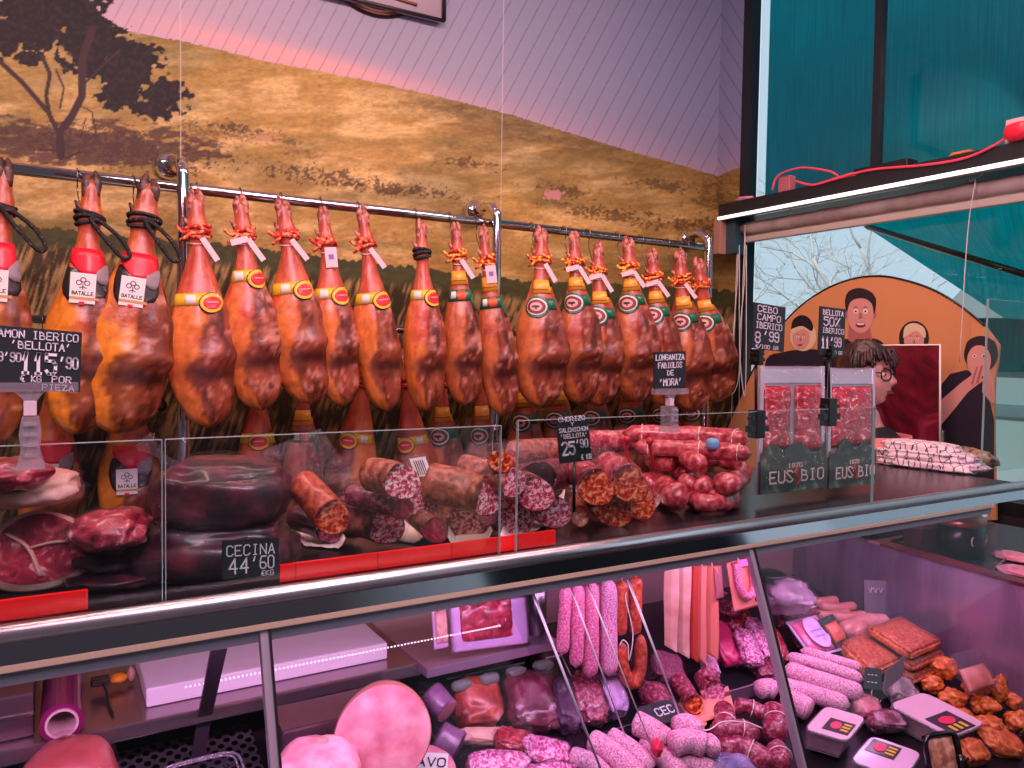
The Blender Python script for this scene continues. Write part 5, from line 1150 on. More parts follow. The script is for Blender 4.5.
# plastic sheets of the open bags at the back
for (cn, th, lb) in [([(296, 500), (355, 475), (340, 452), (258, 452)], .10, 'flat clear plastic bag standing behind the orange-cut chorizo'), ([(455, 470), (540, 470), (520, 444), (470, 442)], .15, 'rosy plastic bag lying behind the middle salami pile'), ([(410, 482), (436, 478), (415, 452), (400, 456)], .14, 'small plastic bag with barcode behind the left salami pile')]:
    q = [P(x, y, Y=1.34) for x, y in cn]; f = quadfr(q[0], q[1], q[3]); 
    t = thing('plastic_bag', lb, 'plastic bag', q[0]); obj('sheet', pillow(NB(), f, .012, amp=.6, seed=th * 50), BAG, t)
    if 'barcode' in lb:
        b_ = obj('white_label', slab(NB(), f, .2, .8, .2, .9, .013, .014), WHITE, t, False); bm = NB()
        for k in range(5): slab(bm, f, .3 + k * .08, .33 + k * .08, .25, .8, .0145, .015)
        obj('bars', bm, BLACKL, b_, False)
for i, (x0, x1, y0, y1, lb) in enumerate([(505, 600, 452, 447, 'long grey wrapped loin at the back behind chorizo price board'), (570, 640, 443, 440, 'pink wrapped loin at the back, above the bright red chorizo')]):
    p0 = P(x0, y0, Y=1.40); p1 = P(x1, y1, Y=1.40); sausage('cured_loin', lb, 'cured loin', [p0, p0.lerp(p1, .5), p1], S(12, p0), [SAL_SKIN, WET_PINK][i], None, film=FILM, group=GS, seed=50 + i)
# pile of glossy sausages right of centre
GP = 'glossy sausages on the shelf'
zs = lambda h: ZS + h
PL = [ (([622, 700, 748], [433, 436, 440], .135), 10, 'long straight red sausage, upper one at the top of the right pile'),
 (([632, 700, 752], [446, 450, 454], .115), 9, 'long straight red sausage, lower one at the top of the right pile'),
 (([648, 664, 676], [458, 461, 462], .085), 11, 'short pink-red sausage in the middle left of the right pile'),
 (([676, 690, 702], [454, 460, 464], .095), 9, 'small plump red sausage at the centre of the right pile'),
 (([706, 722, 734], [456, 456, 460], .09), 12, 'plump red sausage at the middle right of the right pile'),
 (([735, 742, 730, 722], [462, 474, 484, 480], .06), 9, 'curled red sausage hooking down right edge of the pile'),
 (([672, 686, 702], [470, 474, 472], .06), 9, 'dull red sausage in the shade at the pile centre'),
 (([642, 656, 668, 680], [486, 484, 490, 499], .035), 13, 'fat pink sausage at the lower left of the right pile'),
 (([684, 696, 706], [485, 482, 488], .05), 10, 'short red sausage above the ring sausage'),
 (([690, 700, 716, 730, 734], [492, 502, 503, 499, 490], .022), 9, 'ring-shaped pink sausage lowest in the right pile'),
 (([700, 712, 722], [486, 494, 490], .035), 8, 'thin pink sausage lying inside the ring sausage')]
for i, ((xs, ys, h), r, lb) in enumerate(PL):
    rr = S(r, P(xs[0], ys[0], Y=1.2)); q = [PS(x, y, h, rr) for x, y in zip(xs, ys)]
    for v in q: v.z = max(v.z, ZS + rr * 1.02)
    t = sausage('sausage', lb, 'sausage', q, rr, WET_PINK if h < .11 else SAL_PINK if False else WET_PINK, None, group=GP, strings=(3 if i < 2 else 0), seed=70 + i, jit=.22)
    if i == 0:
        f = PS(706, 441, .135, S(10, P(706, 441, Y=1.2))) + Vector((0, -.012, .0)); obj('blue_label', lumpbm(f + Vector((0, -.006, -.004)), (.012, .012, .012), 0, 0, 3, sq=.7), mat('pale_blue_label', '7ab0d8', .4), t)
for (a, b, c, lb) in [((626, 440), (628, 458), (640, 470), 'red string loop hanging at left end of the right pile'), ((649, 442), (652, 458), (653, 468), 'thin red string right beside the red loop')]:
    q = [P(x, y, Y=1.05 + .004 * k) for k, (x, y) in enumerate((a, b, c))]; bm = NB(); tube(bm, curve(q, 6), .0028, 8)
    tube(bm, [q[0] + Vector((0, 0, -.004)), q[0] + Vector((.004, 0, .006))], .006, 8); tag(obj('red_string', bm, mat('red_string', 'd8203a', .4)), lb, 'string')

# ============================================================ SAUSAGE-SLICE PACKETS ON THE STAND
def eusebio(x0, x1, ytop, ybot, lb, seed):
    Yp = 1.135
    bl = P(x0, ybot, Y=Yp - .03); br = P(x1, ybot - 2, Y=Yp - .03); tl = P(x0 + 3, ytop, Y=Yp + .02); br.z = bl.z; 
    f = quadfr(bl, br, tl)
    t = thing('ham_packet', lb, 'packet', f.p(.5, 0, 0), 'sliced ham packets standing on the shelf')
    obj('back_card', slab(NB(), f, 0, 1, 0, 1, -.004, -.002), mat('silver_card', 'b4a8ac', .3, .4), t, False)
    for (a0, a1, b0, b1) in ((.06, .46, .33, .84), (.54, .95, .30, .84)) if seed == 1 else ((.06, .94, .33, .84),):
        obj('ham_slices', pillow(NB(), f, .012, a0, a1, b0, b1, amp=.5, seed=seed, base=0), REDSLICE, t)
    bm = NB()
    for (b0, b1) in ((.86, .98),): slab(bm, f, .02, .98, b0, b1, -.001, .001)
    for (a0, a1) in ((0, .05), (.95, 1), ): slab(bm, f, a0, a1, .25, 1, -.001, .003)
    obj('silver_border', bm, mat('silver_foil', 'c9c2c8', .25, .5), t, False)
    # printed lower sleeve: dark hills, name
    n_ = 26; pts = [f.p(0, 0, .006)] + [f.p(1, 0, .006)] + [f.p(1 - k / n_, .33 + .05 * math.sin(k * .55 + seed * 2) + .06 * math.exp(-((k / n_ - .6) / .12) ** 2) + .012 * mnoise.noise(Vector((k * .9, seed, 0))), .006) for k in range(n_ + 1)]
    s_ = obj('printed_sleeve', prism(NB(), pts, f.n * .002), mat_noise('dark_green_hill_print', [(.36, '141a14'), (.55, '2f3a2c'), (.68, '66705c')], 45, .4, 0, 7, .3), t, False)
    f2 = Fr(f.p(0, 0, .0085), f.u, f.v)
    obj('lettering', text_bm(f2, [('EUS', .13, .075, .085, .125), ('BIO', .60, .075, .085, .125)], .14), mat('pale_gold_letters', 'e0d2c4', .5), s_, False)
    obj('lettering_small', text_bm(f2, [('1870', .40, .185, .030, .055)], .2), mat('pale_gold_letters', 'e0d2c4', .5), s_, False)
    bm = NB(); a = [f2.p(.53 + .035 * math.sin(k / 10 * 7), .05 + .014 * k, .001) for k in range(11)]; tube(bm, a, [.001, .002, .003, .0035, .003, .003, .0035, .003, .002, .002, .001], 6, flat=.4); obj('red_emblem', bm, REDL, s_)
    bm = pillow(NB(), f, .020, -.01, 1.01, 0, 1.01, amp=.4, seed=seed + 4, base=.001, pw=.25); obj('clear_film', bm, FILM, t)
eusebio(757, 823, 366, 495, 'left of the two standing sliced-ham packets, with two slice windows', 1)
eusebio(826, 873, 368, 489, 'right of the two standing sliced-ham packets, beside the woman', 2)

# ============================================================ PRICE BOARDS
def board(label, c4, Y, lines, pole=None, clip=None, holder=None, w=.15, Yt=None, dim=False, th=.0025):
    bl, br, tl = P(*c4[0], Y=Y), P(*c4[1], Y=Y), P(*c4[2], Y=Yt or Y); f = quadfr(bl, br, tl)
    t = thing('price_board', label, 'price board', f.p(.5, 0)); obj('black_panel', slab(NB(), f, 0, 1, 0, 1, -th, 0, .0006), SLATE, t, False)
    obj('chalk_lettering', text_bm(f, lines, w), CHALK, t, False)
    if pole:
        (x, y0, y1) = pole; a = P(x, y0, Y=Y + .006); b = P(x, y1, Y=Y + .006); bm = NB(); tube(bm, [a, b], .0028, 8); obj('pole', bm, BLACK, t)
    if clip:
        for (x, y, s) in clip:
            c = P(x, y, Y=Y + .002); r = S(s, c); bm = NB(); box(bm, (c.x - r * .45, Y - .008, c.z - r), (c.x + r * .45, Y + .014, c.z + r), .002); box(bm, (c.x - r * .95, Y - .006, c.z - r * .55), (c.x + r * .9, Y + .008, c.z - r * .1), .001); box(bm, (c.x - r * .8, Y - .006, c.z + r * .3), (c.x + r * .8, Y + .008, c.z + r * .55), .001)
            obj('clip', bm, BLACK, t, False)
    if holder:
        (x, yt, yb, hw) = holder; a = P(x, yt, Y=Y); b = P(x - (6 if hw > 30 else 0), yb, Y=Y); s = (a.z - b.z); wd = S(hw, a)
        bm = NB(); box(bm, (f.p(0, 0).x - .001, Y - .006, a.z - .004), (f.p(1, 0).x + .001 if hw < 30 else a.x + wd, Y + .006, a.z + .006), .001)
        prism(bm, [(a.x - .16 * s, Y - .004, a.z - .004), (a.x + .16 * s, Y - .004, a.z - .004), (a.x + .06 * s, Y - .004, a.z - .16 * s), (a.x - .06 * s, Y - .004, a.z - .16 * s)], (0, .008, 0))
        obj('clear_rail', bm, ACRYL, t, False)
        bm = NB(); box(bm, (a.x - .07 * s, Y - .006, a.z - .34 * s), (a.x + .07 * s, Y + .006, a.z - .16 * s), .001); obj('white_joint', bm, mat('milky_plastic', 'd8c4cc', .3), t, False)
        bm = NB(); z1 = a.z - .36 * s; 
        prism(bm, [(a.x - .09 * s, Y - .012, z1), (a.x + .09 * s, Y - .012, z1), (a.x + .12 * s, Y - .014, z1 - .2 * s), (a.x + .10 * s, Y - .014, z1 - .40 * s), (a.x + .16 * s, Y - .016, b.z), (a.x - .16 * s, Y - .016, b.z), (a.x - .10 * s, Y - .014, z1 - .4 * s), (a.x - .12 * s, Y - .014, z1 - .2 * s)], (0, .028, 0))
        for k in range(4): box(bm, (a.x - .075 * s, Y - .017, z1 - (.10 + .13 * k) * s), (a.x + .075 * s, Y - .012, z1 - (.06 + .13 * k) * s), .0006)
        obj('clear_clamp', bm, ACRYL, t, False)
    return t
board('large price board reading 115\'90 in clear clamp at the left edge', [(-44, 386), (80, 392), (-42, 322)], 1.0,
      [('JAMON IBERICO', .255, .83, .12, .056), ("'BELLOTA'", .42, .66, .12, .056), ("69'90", .27, .44, .14, .048), ("115", .50, .27, .32, .105), ("'90", .82, .38, .18, .056), ('= KG', .50, .13, .10, .045), ('POR', .76, .14, .10, .058), ('PIEZA', .68, .01, .09, .056)], holder=(30, 388, 468, 42))
board('small price board reading LONGANIZA FABIOLOS DE MORA in clear clamp', [(654, 390), (686, 388), (654, 352)], 1.0,
      [('LONGANIZA', .05, .78, .14, .10), ('FABIOLOS', .12, .57, .14, .095), ('DE', .40, .37, .13, .11), ("'MORA'", .16, .10, .17, .12)], holder=(670, 392, 432, 17), w=.17)
board('teal-grey price board 25\'90 on black pole, behind taller screen', [(560, 464), (592, 460), (556, 417)], 1.03,
      [('CHORIZO', .06, .89, .09, .12), ('Y', .42, .79, .07, .12), ('SALCHICHON', .05, .66, .085, .091), ("'BELLOTA'", .08, .53, .085, .095), ("25", .10, .18, .26, .22), ("'90", .54, .30, .17, .13), ('= KG', .66, .04, .10, .085)], pole=(574, 462, 512), w=.16)
board('price board reading CECINA 44\'60 before the lower beef block', [(222, 580), (279, 575), (222, 541)], 1.008,
      [('CECINA', .08, .60, .26, .145), ("44", .12, .14, .38, .19), ("'60", .52, .22, .32, .14), ('=KG', .68, .03, .13, .08)], w=.10)
board('black price board reading CEBO CAMPO IBERICO 8\'99', [(752, 348), (784, 352), (754, 302)], 1.0,
      [('CEBO', .12, .82, .13, .16), ('CAMPO', .12, .64, .13, .15), ('IBERICO', .08, .46, .13, .12), ("8", .08, .14, .22, .2), ("'99", .34, .20, .2, .17), ('=/100 GR', .1, .02, .08, .09)], pole=(756, 350, 430), clip=[(757, 357, 8), (757, 424, 14)], w=.15)
board('black price board reading BELLOTA 50% IBERICO 11\'99', [(818, 355), (844, 357), (820, 306)], 1.0,
      [('BELLOTA', .12, .84, .10, .115), ('50%', .16, .62, .17, .22), ('IBERICO', .12, .47, .10, .12), ("11", .10, .16, .22, .16), ("'99", .44, .20, .18, .15), ('100 GR', .45, .04, .07, .08)], pole=(829, 352, 412), clip=[(829, 352, 6), (829, 412, 14)], w=.15)
# folded striped cloth bag at the right end of the shelf
c = P(929, 472, Z=ZS + .014)
def bagmat():
    m = bpy.data.materials.new('striped_bag'); m.use_nodes = True; n = m.node_tree.nodes; L = m.node_tree.links; b = n['Principled BSDF']; b.inputs['Roughness'].default_value = .55
    t = n.new('ShaderNodeTexCoord'); mp = n.new('ShaderNodeMapping'); mp.inputs['Rotation'].default_value = (0, 0, .6)
    w = n.new('ShaderNodeTexWave'); w.inputs['Scale'].default_value = 16; w.inputs['Distortion'].default_value = 3; w.inputs['Detail'].default_value = 1
    w2 = n.new('ShaderNodeTexWave'); w2.inputs['Scale'].default_value = 13; w2.bands_direction = 'Y'; w2.inputs['Distortion'].default_value = 4
    mn = n.new('ShaderNodeMath'); mn.operation = 'MINIMUM'; r = n.new('ShaderNodeValToRGB'); e = r.color_ramp.elements; e[0].position = .012; e[0].color = lin('3a3038'); e[1].position = .04; e[1].color = lin('ecd4d8')
    L.new(t.outputs['Object'], mp.inputs[0]); L.new(mp.outputs[0], w.inputs[0]); L.new(mp.outputs[0], w2.inputs[0]); L.new(w.outputs[1], mn.inputs[0]); L.new(w2.outputs[1], mn.inputs[1]); L.new(mn.outputs[0], r.inputs[0]); L.new(r.outputs[0], b.inputs['Base Color']); return m
BM = bagmat()
t = thing('folded_bag', 'folded white cloth bag with thin black lines on right end of shelf', 'bag', c)
u = (P(978, 474, Z=ZS) - P(880, 462, Z=ZS)); L0 = u.length; u.normalize(); v = Vector((0, 0, 1)).cross(u)
cc = (P(978, 474, Z=ZS) + P(880, 462, Z=ZS)) / 2
for i, (dz_, l, w_) in enumerate([(.014, .52, .075), (.036, .48, .068), (.056, .38, .058)]):
    obj('fold', lumpbm(cc + Vector((0, 0, dz_)) - u * .012 * i + v * .015, (L0 * l, w_, .017), .14, i + 3, 4, (u, v, Vector((0, 0, 1))), 3.0, None, .6), BM, t)
# clutter on the neighbouring counter
def N_(px, py, h=0): return P(px, py, Z=1.023 + h)
q = N_(930, 556); t = thing('brown_box', 'small dark brown box with steel side beyond the counter end', 'box', q); w_ = S(17, q); h_ = S(28, q)
obj('box_body', box(NB(), (q.x - w_, q.y, 1.023), (q.x + w_, q.y + .05, 1.023 + h_), .004), mat('dark_brown_box', '3a2020', .4), t, False); obj('lid', box(NB(), (q.x - w_ - .001, q.y - .001, 1.023 + h_), (q.x + w_ + .001, q.y + .051, 1.023 + h_ * 1.12), .002), mat('box_lid', '5c3a36', .3), t, False)
q = N_(982, 560); t = thing('dark_canister', 'round dark tin with bronze rim on the neighbouring counter', 'tin', q); r = S(23, q); h_ = S(42, q)
bm = lathe(NB(), (q.x, q.y + r, 1.023), [(r, 0), (r, h_ * .86), (r * .9, h_ * .87)], 32); obj('body', bm, mat('black_tin', '2a1c20', .3, .3), t); bm = lathe(NB(), (q.x, q.y + r, 1.023 + h_ * .78), [(r * 1.02, 0), (r * 1.04, .002), (r * 1.04, h_ * .12), (r * .9, h_ * .2), (r * .5, h_ * .24)], 32); obj('rim', bm, mat('bronze_rim', 'a0604c', .3, .6), t)
bm = NB(); tube(bm, [Vector((q.x + r * .6 * math.cos(a), q.y + r * .15, 1.023 + h_ * .45 + r * .35 * math.sin(a))) for a in np.linspace(0, 6.283, 17)], .0015, 5); obj('ring_mark', bm, CREAM, t)
q = N_(993, 530, .05); t = thing('paper_cup', 'pink and white cup behind the dark tin', 'cup', (q.x, q.y + .06, 1.023)); r = S(13, q); lathe_ = lathe(NB(), (q.x, q.y + .06, 1.023), [(r * .8, 0), (r, .075), (r * 1.06, .078), (r * .9, .079)], 24); obj('cup_wall', lathe_, mat('cup_pink', 'd89aa8', .5), t); obj('cup_lid', lathe(NB(), (q.x, q.y + .06, 1.102), [(r * 1.08, 0), (r * 1.08, .006), (r * .6, .009)], 24), WHITE, t)
q = N_(945, 575); o = obj('red_marker', (lambda b: (tube(b, [N_(928, 556) + Vector((0, -.005, .007)), N_(962, 568) + Vector((0, -.005, .007))], .007, 12), b)[1])(NB()), mat('dark_red_marker', '9c2030', .3)); tag(o, 'dark red marker pen lying in front of the brown box', 'pen')
o = obj('steel_tongs', (lambda b: (tube(b, [N_(962, 571) + Vector((0, 0, .005)), N_(985, 578) + Vector((0, 0, .005))], .003, 8), tube(b, [N_(962, 566) + Vector((0, 0, .005)), N_(985, 578) + Vector((0, 0, .005)), ], .003, 8), tube(b, [N_(985, 578) + Vector((0, 0, .005)), N_(1012, 556) + Vector((0, 0, .006))], .003, 8), b)[-1])(NB()), STEEL); tag(o, 'thin steel tongs beside the dark tin', 'tongs')
for i, (x, y, rx, ry, lb) in enumerate([(1016, 560, 14, 5, 'pale pink packed meat on the neighbouring counter, nearer the tin'), (1022, 575, 16, 5, 'pink packed meat at right photo edge, lower one')]):
    q = N_(x, y); tag(obj('packed_meat', lumpbm(q + Vector((0, 0, .009)), (S(rx, q), .05, .009), .15, i, 4, sq=.7), PINKHAM), lb, 'meat')
# ============================================================ GOODS INSIDE THE CASE
def dk(px, py, h=0): return P(px, py, D=h)
UP = Vector((0, 0, 1))
def sh(px, py, z=.968): return P(px, py, Z=z)
# film roll
e = P(62, 723, Z=1.012); r = S(20, e); r2 = S(15, e); z = .969 + r * 1.0
e = P(62, 723, Z=z); ax = Vector((.02, 1, 0)).normalized()
t = thing('film_roll', 'thick purple roll of cling film with white core, left end of case', 'film roll', (e.x, e.y + .2, .969))
bm = NB(); tube(bm, [e, e + ax * .40], r, 40, cap=False); 
bm2 = NB(); u = Vector((1, 0, 0)); 
def annulus(bm, c, ax, ra, rb, n=40):
    u = ax.orthogonal().normalized(); v = ax.cross(u); A = [bm.verts.new(c + (u * math.cos(k * 2 * math.pi / n) + v * math.sin(k * 2 * math.pi / n)) * ra) for k in range(n)]; B = [bm.verts.new(c + (u * math.cos(k * 2 * math.pi / n) + v * math.sin(k * 2 * math.pi / n)) * rb) for k in range(n)]
    for k in range(n): bm.faces.new((A[k], A[(k + 1) % n], B[(k + 1) % n], B[k]))
annulus(bm, e, ax, r, r2); annulus(bm, e + ax * .40, ax, r, r2); obj('purple_film', bm, mat('purple_film', '7c1058', .2, coat=.6), t)
bm = NB(); tube(bm, [e - ax * .004, e + ax * .404], r2 * 1.01, 40, cap=False); tube(bm, [e - ax * .004, e + ax * .404], r2 * .86, 40, cap=False); annulus(bm, e - ax * .004, ax, r2 * 1.01, r2 * .86); annulus(bm, e + ax * .404, ax, r2 * 1.01, r2 * .86); obj('cardboard_core', bm, mat('pinkish_core', 'd8b4b8', .6), t)
# steel box at the left
a = sh(-30, 748); b = sh(34, 736); t = thing('steel_tray', 'ribbed steel tray left of the purple film roll', 'tray', (b.x - .06, b.y + .1, .969))
obj('body', box(NB(), (b.x - .18, b.y, .969), (b.x, b.y + .3, 1.035), .004), mat('tray_steel', '7a6068', .3, .7), t, False); obj('ridge', box(NB(), (b.x - .18, b.y - .003, 1.0), (b.x + .001, b.y + .001, 1.005), .001), STEEL, t, False)
# cutting board
a = sh(146, 708); b = sh(410, 681); yf = (a.y + .0); x1 = P(412, 676, Z=1.0).x
t = thing('cutting_board', 'thick white plastic cutting board on steel shelf inside the case', 'cutting board', ((a.x + x1) / 2, yf + .1, .969))
yf = P(146, 708, Z=.969).y
obj('slab', box(NB(), (a.x, yf, .969), (P(410, 680, Z=.969).x, yf + .42, 1.000), .004), WHITEPLASTIC, t, False)
# small tools on the steel shelf
q = sh(118, 678, .985); o = obj('orange_scraper', lumpbm(q, (.015, .012, .008), .1, 2, 3), mat('orange_plastic', 'f09a14', .4)); tag(o, 'small orange plastic piece left of the white cutting board', 'plastic piece')
q = sh(131, 674, .985); o = obj('bone_piece', lumpbm(q, (.006, .012, .011), .25, 6, 3), mat('pale_bone', 'e8b4a0', .5)); tag(o, 'small pinkish bone piece touching the cutting board corner', 'bone')
bm = NB(); tube(bm, curve([sh(92, 683, .995), sh(102, 683, .99), sh(107, 693, .98), sh(110, 708, .972), sh(113, 714, .972)], 6), .0025, 8); box(bm, sh(100, 681, .988) - Vector((.014, .01, .006)), sh(100, 681, .988) + Vector((.014, .01, .006)), .003)
tag(obj('black_wire_hook', bm, mat('black_handle', '2a1a1c', .3)), 'black hooked wire beside the purple film roll', 'hook')
# steel riser box
a = dk(272, 726, .06)
q = P(300, 700, Z=.92); 
t = thing('steel_riser', 'plum-tinted steel riser box left of the big pink ham slice', 'riser', (.40, 1.22, .86))
xl = P(283, 720, Y=1.17).x; xr = P(420, 690, Y=1.17).x; zt_ = P(286, 731, Y=1.17).z
obj('shell', box(NB(), (xl, 1.17, dz(1.17) + .012), (xr, 1.26, zt_), .004), mat('riser_steel', '84707c', .25, .8), t, False)
# big ham slice and its half loaf
def facing(px, py, Y_, tilt=.25, yaw=0.0):
    c = P(px, py, Y=Y_); vd = (Vector(CAM) - c); vd.z *= tilt; n = vd.normalized(); n = (n + Vector((yaw, 0, 0))).normalized(); u = UP.cross(n).normalized(); v = n.cross(u); return c, u, v, n
c, u, v, n = facing(383, 735, 1.09, .6)
rx, ry = S(47, c), S(47, c)
t = thing('cooked_ham', 'big cooked ham showing a wide pale pink oval cut face', 'cooked ham', c - v * ry)
bm = NB(); R_ = []
for (s, d) in [(.97, 0), (1, -.004), (1.0, -.03), (.97, -.07), (.8, -.095), (.3, -.105)]: R_.append([bm.verts.new(c + u * math.cos(a) * rx * s * (1 + .04 * math.sin(2 * a + 1)) + v * math.sin(a) * ry * s * (1 + .05 * math.cos(a - .5)) + n * d) for a in np.linspace(0, 2 * math.pi, 49)[:-1]])
for A, B in zip(R_, R_[1:]):
    for k in range(48): bm.faces.new((A[k], A[(k + 1) % 48], B[(k + 1) % 48], B[k]))
bm.faces.new(R_[-1]); obj('rind', bm, mat_noise('browned_rind', [(.4, 'b06a5c'), (.6, 'd08a7c')], 14, .5, .2), t)
bm = NB(); A = [bm.verts.new(q.co + n * .0004) for q in []]; pts = [c + u * math.cos(a) * rx * .975 * (1 + .04 * math.sin(2 * a + 1)) + v * math.sin(a) * ry * .975 * (1 + .05 * math.cos(a - .5)) + n * .001 for a in np.linspace(0, 2 * math.pi, 49)[:-1]]
prism(bm, pts, -n * .0015); obj('cut_face', bm, PINKHAM, t, False)
lump('cooked_ham', 'lower pink cooked ham cut off by photo bottom, left of the oval one', 'cooked ham', 318, 772, 44, 28, .93, PINKHAM, .07, .12, 5, .9)
c = P(322, 745, Y=1.10); tag(obj('ham_wrapper', lumpbm(c, (S(11, c), .01, S(7, c)), .5, 8, 3), mat('brown_paper', 'b08a80', .6)), 'torn brown paper corner between riser and the lower pink ham', 'paper')
# ham ball
t = lump('ham_ball', 'round cooked ham wrapped in film, in front of the purple roll', 'cooked ham', 68, 786, 46, 46, .93, mat_noise('cooked_ham_orange_pink', [(.35, 'a84a48'), (.55, 'd06a62'), (.7, 'e8948a')], 10, .35, .2, 5, .4), .075, .06, 3, 1, FILM)
# clear lid at the bottom
c = dk(200, 772, .06); t = thing('clear_tub', 'clear plastic tub rim at photo bottom, below the steel strap', 'tub', c - Vector((0, 0, .05)))
f = Fr(c + Vector((-.06, -.05, 0)), Vector((.12, 0, 0)), Vector((0, .07, .012))); bm = NB()
for k, rr_ in ((0, .0022), (1, .0018)): tube(bm, [f.p(.5 + (.5 - .06 * k) * math.copysign(abs(math.cos(a)) ** .5, math.cos(a)), .5 + (.5 - .08 * k) * math.copysign(abs(math.sin(a)) ** .5, math.sin(a)), 0) for a in np.linspace(0, 2 * math.pi, 41)], rr_, 6)
obj('rim', bm, ACRYL, t); obj('lid', slab(NB(), f, .05, .95, .05, .95, -.002, -.001), GLASSC, t, False)
# dividing black tray for the middle packs
def tray(x0, y0, x1, y1, Y0, lb, m=BLACK):
    a = dk(x0, y0, .006); b = dk(x1, y1, .006); t = thing('display_tray', lb, 'tray', (a + b) / 2)
    xa, xb_, ya, yb2 = min(a.x, b.x), max(a.x, b.x), min(a.y, b.y), max(a.y, b.y); bm = NB()
    prism(bm, [(xa, ya, dz(ya) + .004), (xb_, ya, dz(ya) + .004), (xb_, yb2, dz(yb2) + .004), (xa, yb2, dz(yb2) + .004)], (0, 0, .004)); obj('base', bm, m, t, False); bm = NB()
    for (p, q) in (((xa, ya), (xb_, ya)), ((xb_, ya), (xb_, yb2)), ((xb_, yb2), (xa, yb2)), ((xa, yb2), (xa, ya))): tube(bm, [Vector((p[0], p[1], dz(p[1]) + .022)), Vector((q[0], q[1], dz(q[1]) + .018))], .0028, 8)
    obj('rim', bm, m, t); return t
tray(440, 755, 575, 662, 1.2, 'black tray holding the packed roast pieces, case middle')
tray(905, 790, 1060, 722, 1.0, 'black tray in the lower right corner under breaded pieces')
tray(590, 745, 700, 672, 1.2, 'black tray beneath the white floured sausages and small sign')
et = tag(obj('tray_glass_edge', (lambda b: (tube(b, [dk(447, 679, .022), dk(561, 655, .022)], .0022, 8), tube(b, [dk(561, 655, .022), dk(583, 700, .03)], .0018, 8), b)[-1])(NB()), EDGEW), 'bright thin edge around the back corner of the roast tray', 'edge trim')
for i, (x, y, rx, ry, m, lb) in enumerate([(545, 752, 24, 10, LILACSAL, 'lilac sliced pack between the roast tray and floured sausages'), (515, 742, 20, 9, REDSLICE, 'red sliced pack in front of the dark roast'), (652, 694, 14, 9, DARK_SAUS, 'shadowed sausage pack behind the small chalk sign'), (668, 668, 16, 12, SAL_PINK, 'pinkish sausage pack at the back under the hanging strips'), (762, 664, 10, 14, DARK_SAUS, 'dark pack leaning low at the seam'), (700, 640, 12, 16, REDSLICE, 'red-veined pack at the back right under hanging strips'), (812, 640, 20, 9, DARK_SAUS, 'dark pack lying beneath the oval-labelled pack'), (1000, 742, 22, 10, BREAD, 'brown breaded mass inside the corner black tray')]):
    c = dk(x, y, .02); t = thing('sliced_pack', lb, 'pack', c - UP * .015); u_ = Vector((.86, -.5, 0)); n_ = Vector((0, -.5, .86)); u_ = (u_ - n_ * u_.dot(n_)).normalized(); v_ = n_.cross(u_)
    obj('meat', lumpbm(c, (S(rx, c), S(ry, c) * 1.4, .014), .2, i, 4, (u_, v_, n_), 2.5, None, .55), m, t); obj('plastic_wrap', lumpbm(c, (S(rx, c) * 1.08, S(ry, c) * 1.5, .017), .28, i, 4, (u_, v_, n_), 3.5, None, .55), FILM, t)
f = None
for k in range(4):
    c = P(462 + k * 27, 685 - k * 6.5, Z=.915); o = obj('garlic_crouton', lumpbm(c, (S(11, c), .012, S(5, c)), .15, k, 3, sq=.7), mat('grey_green_print', '7c8a80', .5)); tag(o, ['greyish rounded tab first from the left on back edge of the roast tray', 'greyish rounded tab second from the left on back edge of the roast tray', 'greyish rounded tab third from the left on back edge of the roast tray', 'greyish rounded tab rightmost on back edge of the roast tray'][k], 'tab', 'tabs on the roast tray edge'); o.name = 'tray_tab'
# chubs
def chub(lb, a, b, ha, hb, r, skin, cut, film=FILM, name='cooked_sausage', cat='cooked sausage', group=None, shear=.2, strings=0, flat=1):
    p0 = dk(a[0], a[1], ha); p1 = dk(b[0], b[1], hb); rr = S(r, p1)
    return sausage(name, lb, cat, [p0, (p0 + p1) / 2, p1], rr, skin, cut, shear, group, film=film, seed=int(a[0]), strings=strings, flat=flat)
chub('violet-skinned chub with round pinkish cut, right of the ham slice', (428, 690), (447, 711), .075, .055, 13, mat_noise('violet_casing', [(.4, '8a5a86'), (.6, 'b088ac')], 20, .3, .2, 4, .4), PINKHAM)
chub('lower dark-faced cooked meat chub beside the ham slice', (436, 735), (458, 748), .045, .03, 16, MATS['violet_casing'], mat_noise('dark_pink_cut', [(.4, '7a2a44'), (.6, '94405a')], 20, .4, .1))
def packlump(lb, cx, cy, rx, ry, h, m, dep, seed, film=FILM, name='packed_meat', cat='packed meat', amp=.2, sq=.55, group=None, freq=2.4):
    c = dk(cx, cy, h); r1, r2 = S(rx, c), S(ry, c); t = thing(name, lb, cat, c - Vector((0, 0, r2)), group)
    u = (Vector((VR.x, VR.y, 0)).normalized() + Vector((.6, 0, 0))).normalized(); n = Vector((0, -.75, .9)).normalized(); u = (u - n * u.dot(n)).normalized(); v = n.cross(u)
    obj('meat', lumpbm(c, (r1, r2 * 1.0, dep), amp, seed, 4, (u, v, n), freq, None, sq), m, t)
    if film: obj('plastic_wrap', lumpbm(c, (r1 * 1.10, r2 * 1.08, dep * 1.12), amp * 1.3, seed, 4, (u, v, n), freq * 1.2, None, sq), film, t)
    return t
packlump('orange-red netted roast in film, middle of the roast tray', 477, 703, 24, 25, .04, mat_noise('spiced_roast', [(.35, '8a2c24'), (.5, 'c04a38'), (.62, 'e08070'), (.72, 'f0b8b0')], 26, .35, .4, 5, .4), .03, 2)
packlump('dark wine-coloured sliced roast in film, right in the roast tray', 532, 702, 28, 30, .04, mat_noise('dark_roast', [(.35, '4c1426'), (.55, '7c2c44'), (.7, 'b87888')], 22, .3, .3, 6, .5), .026, 6)
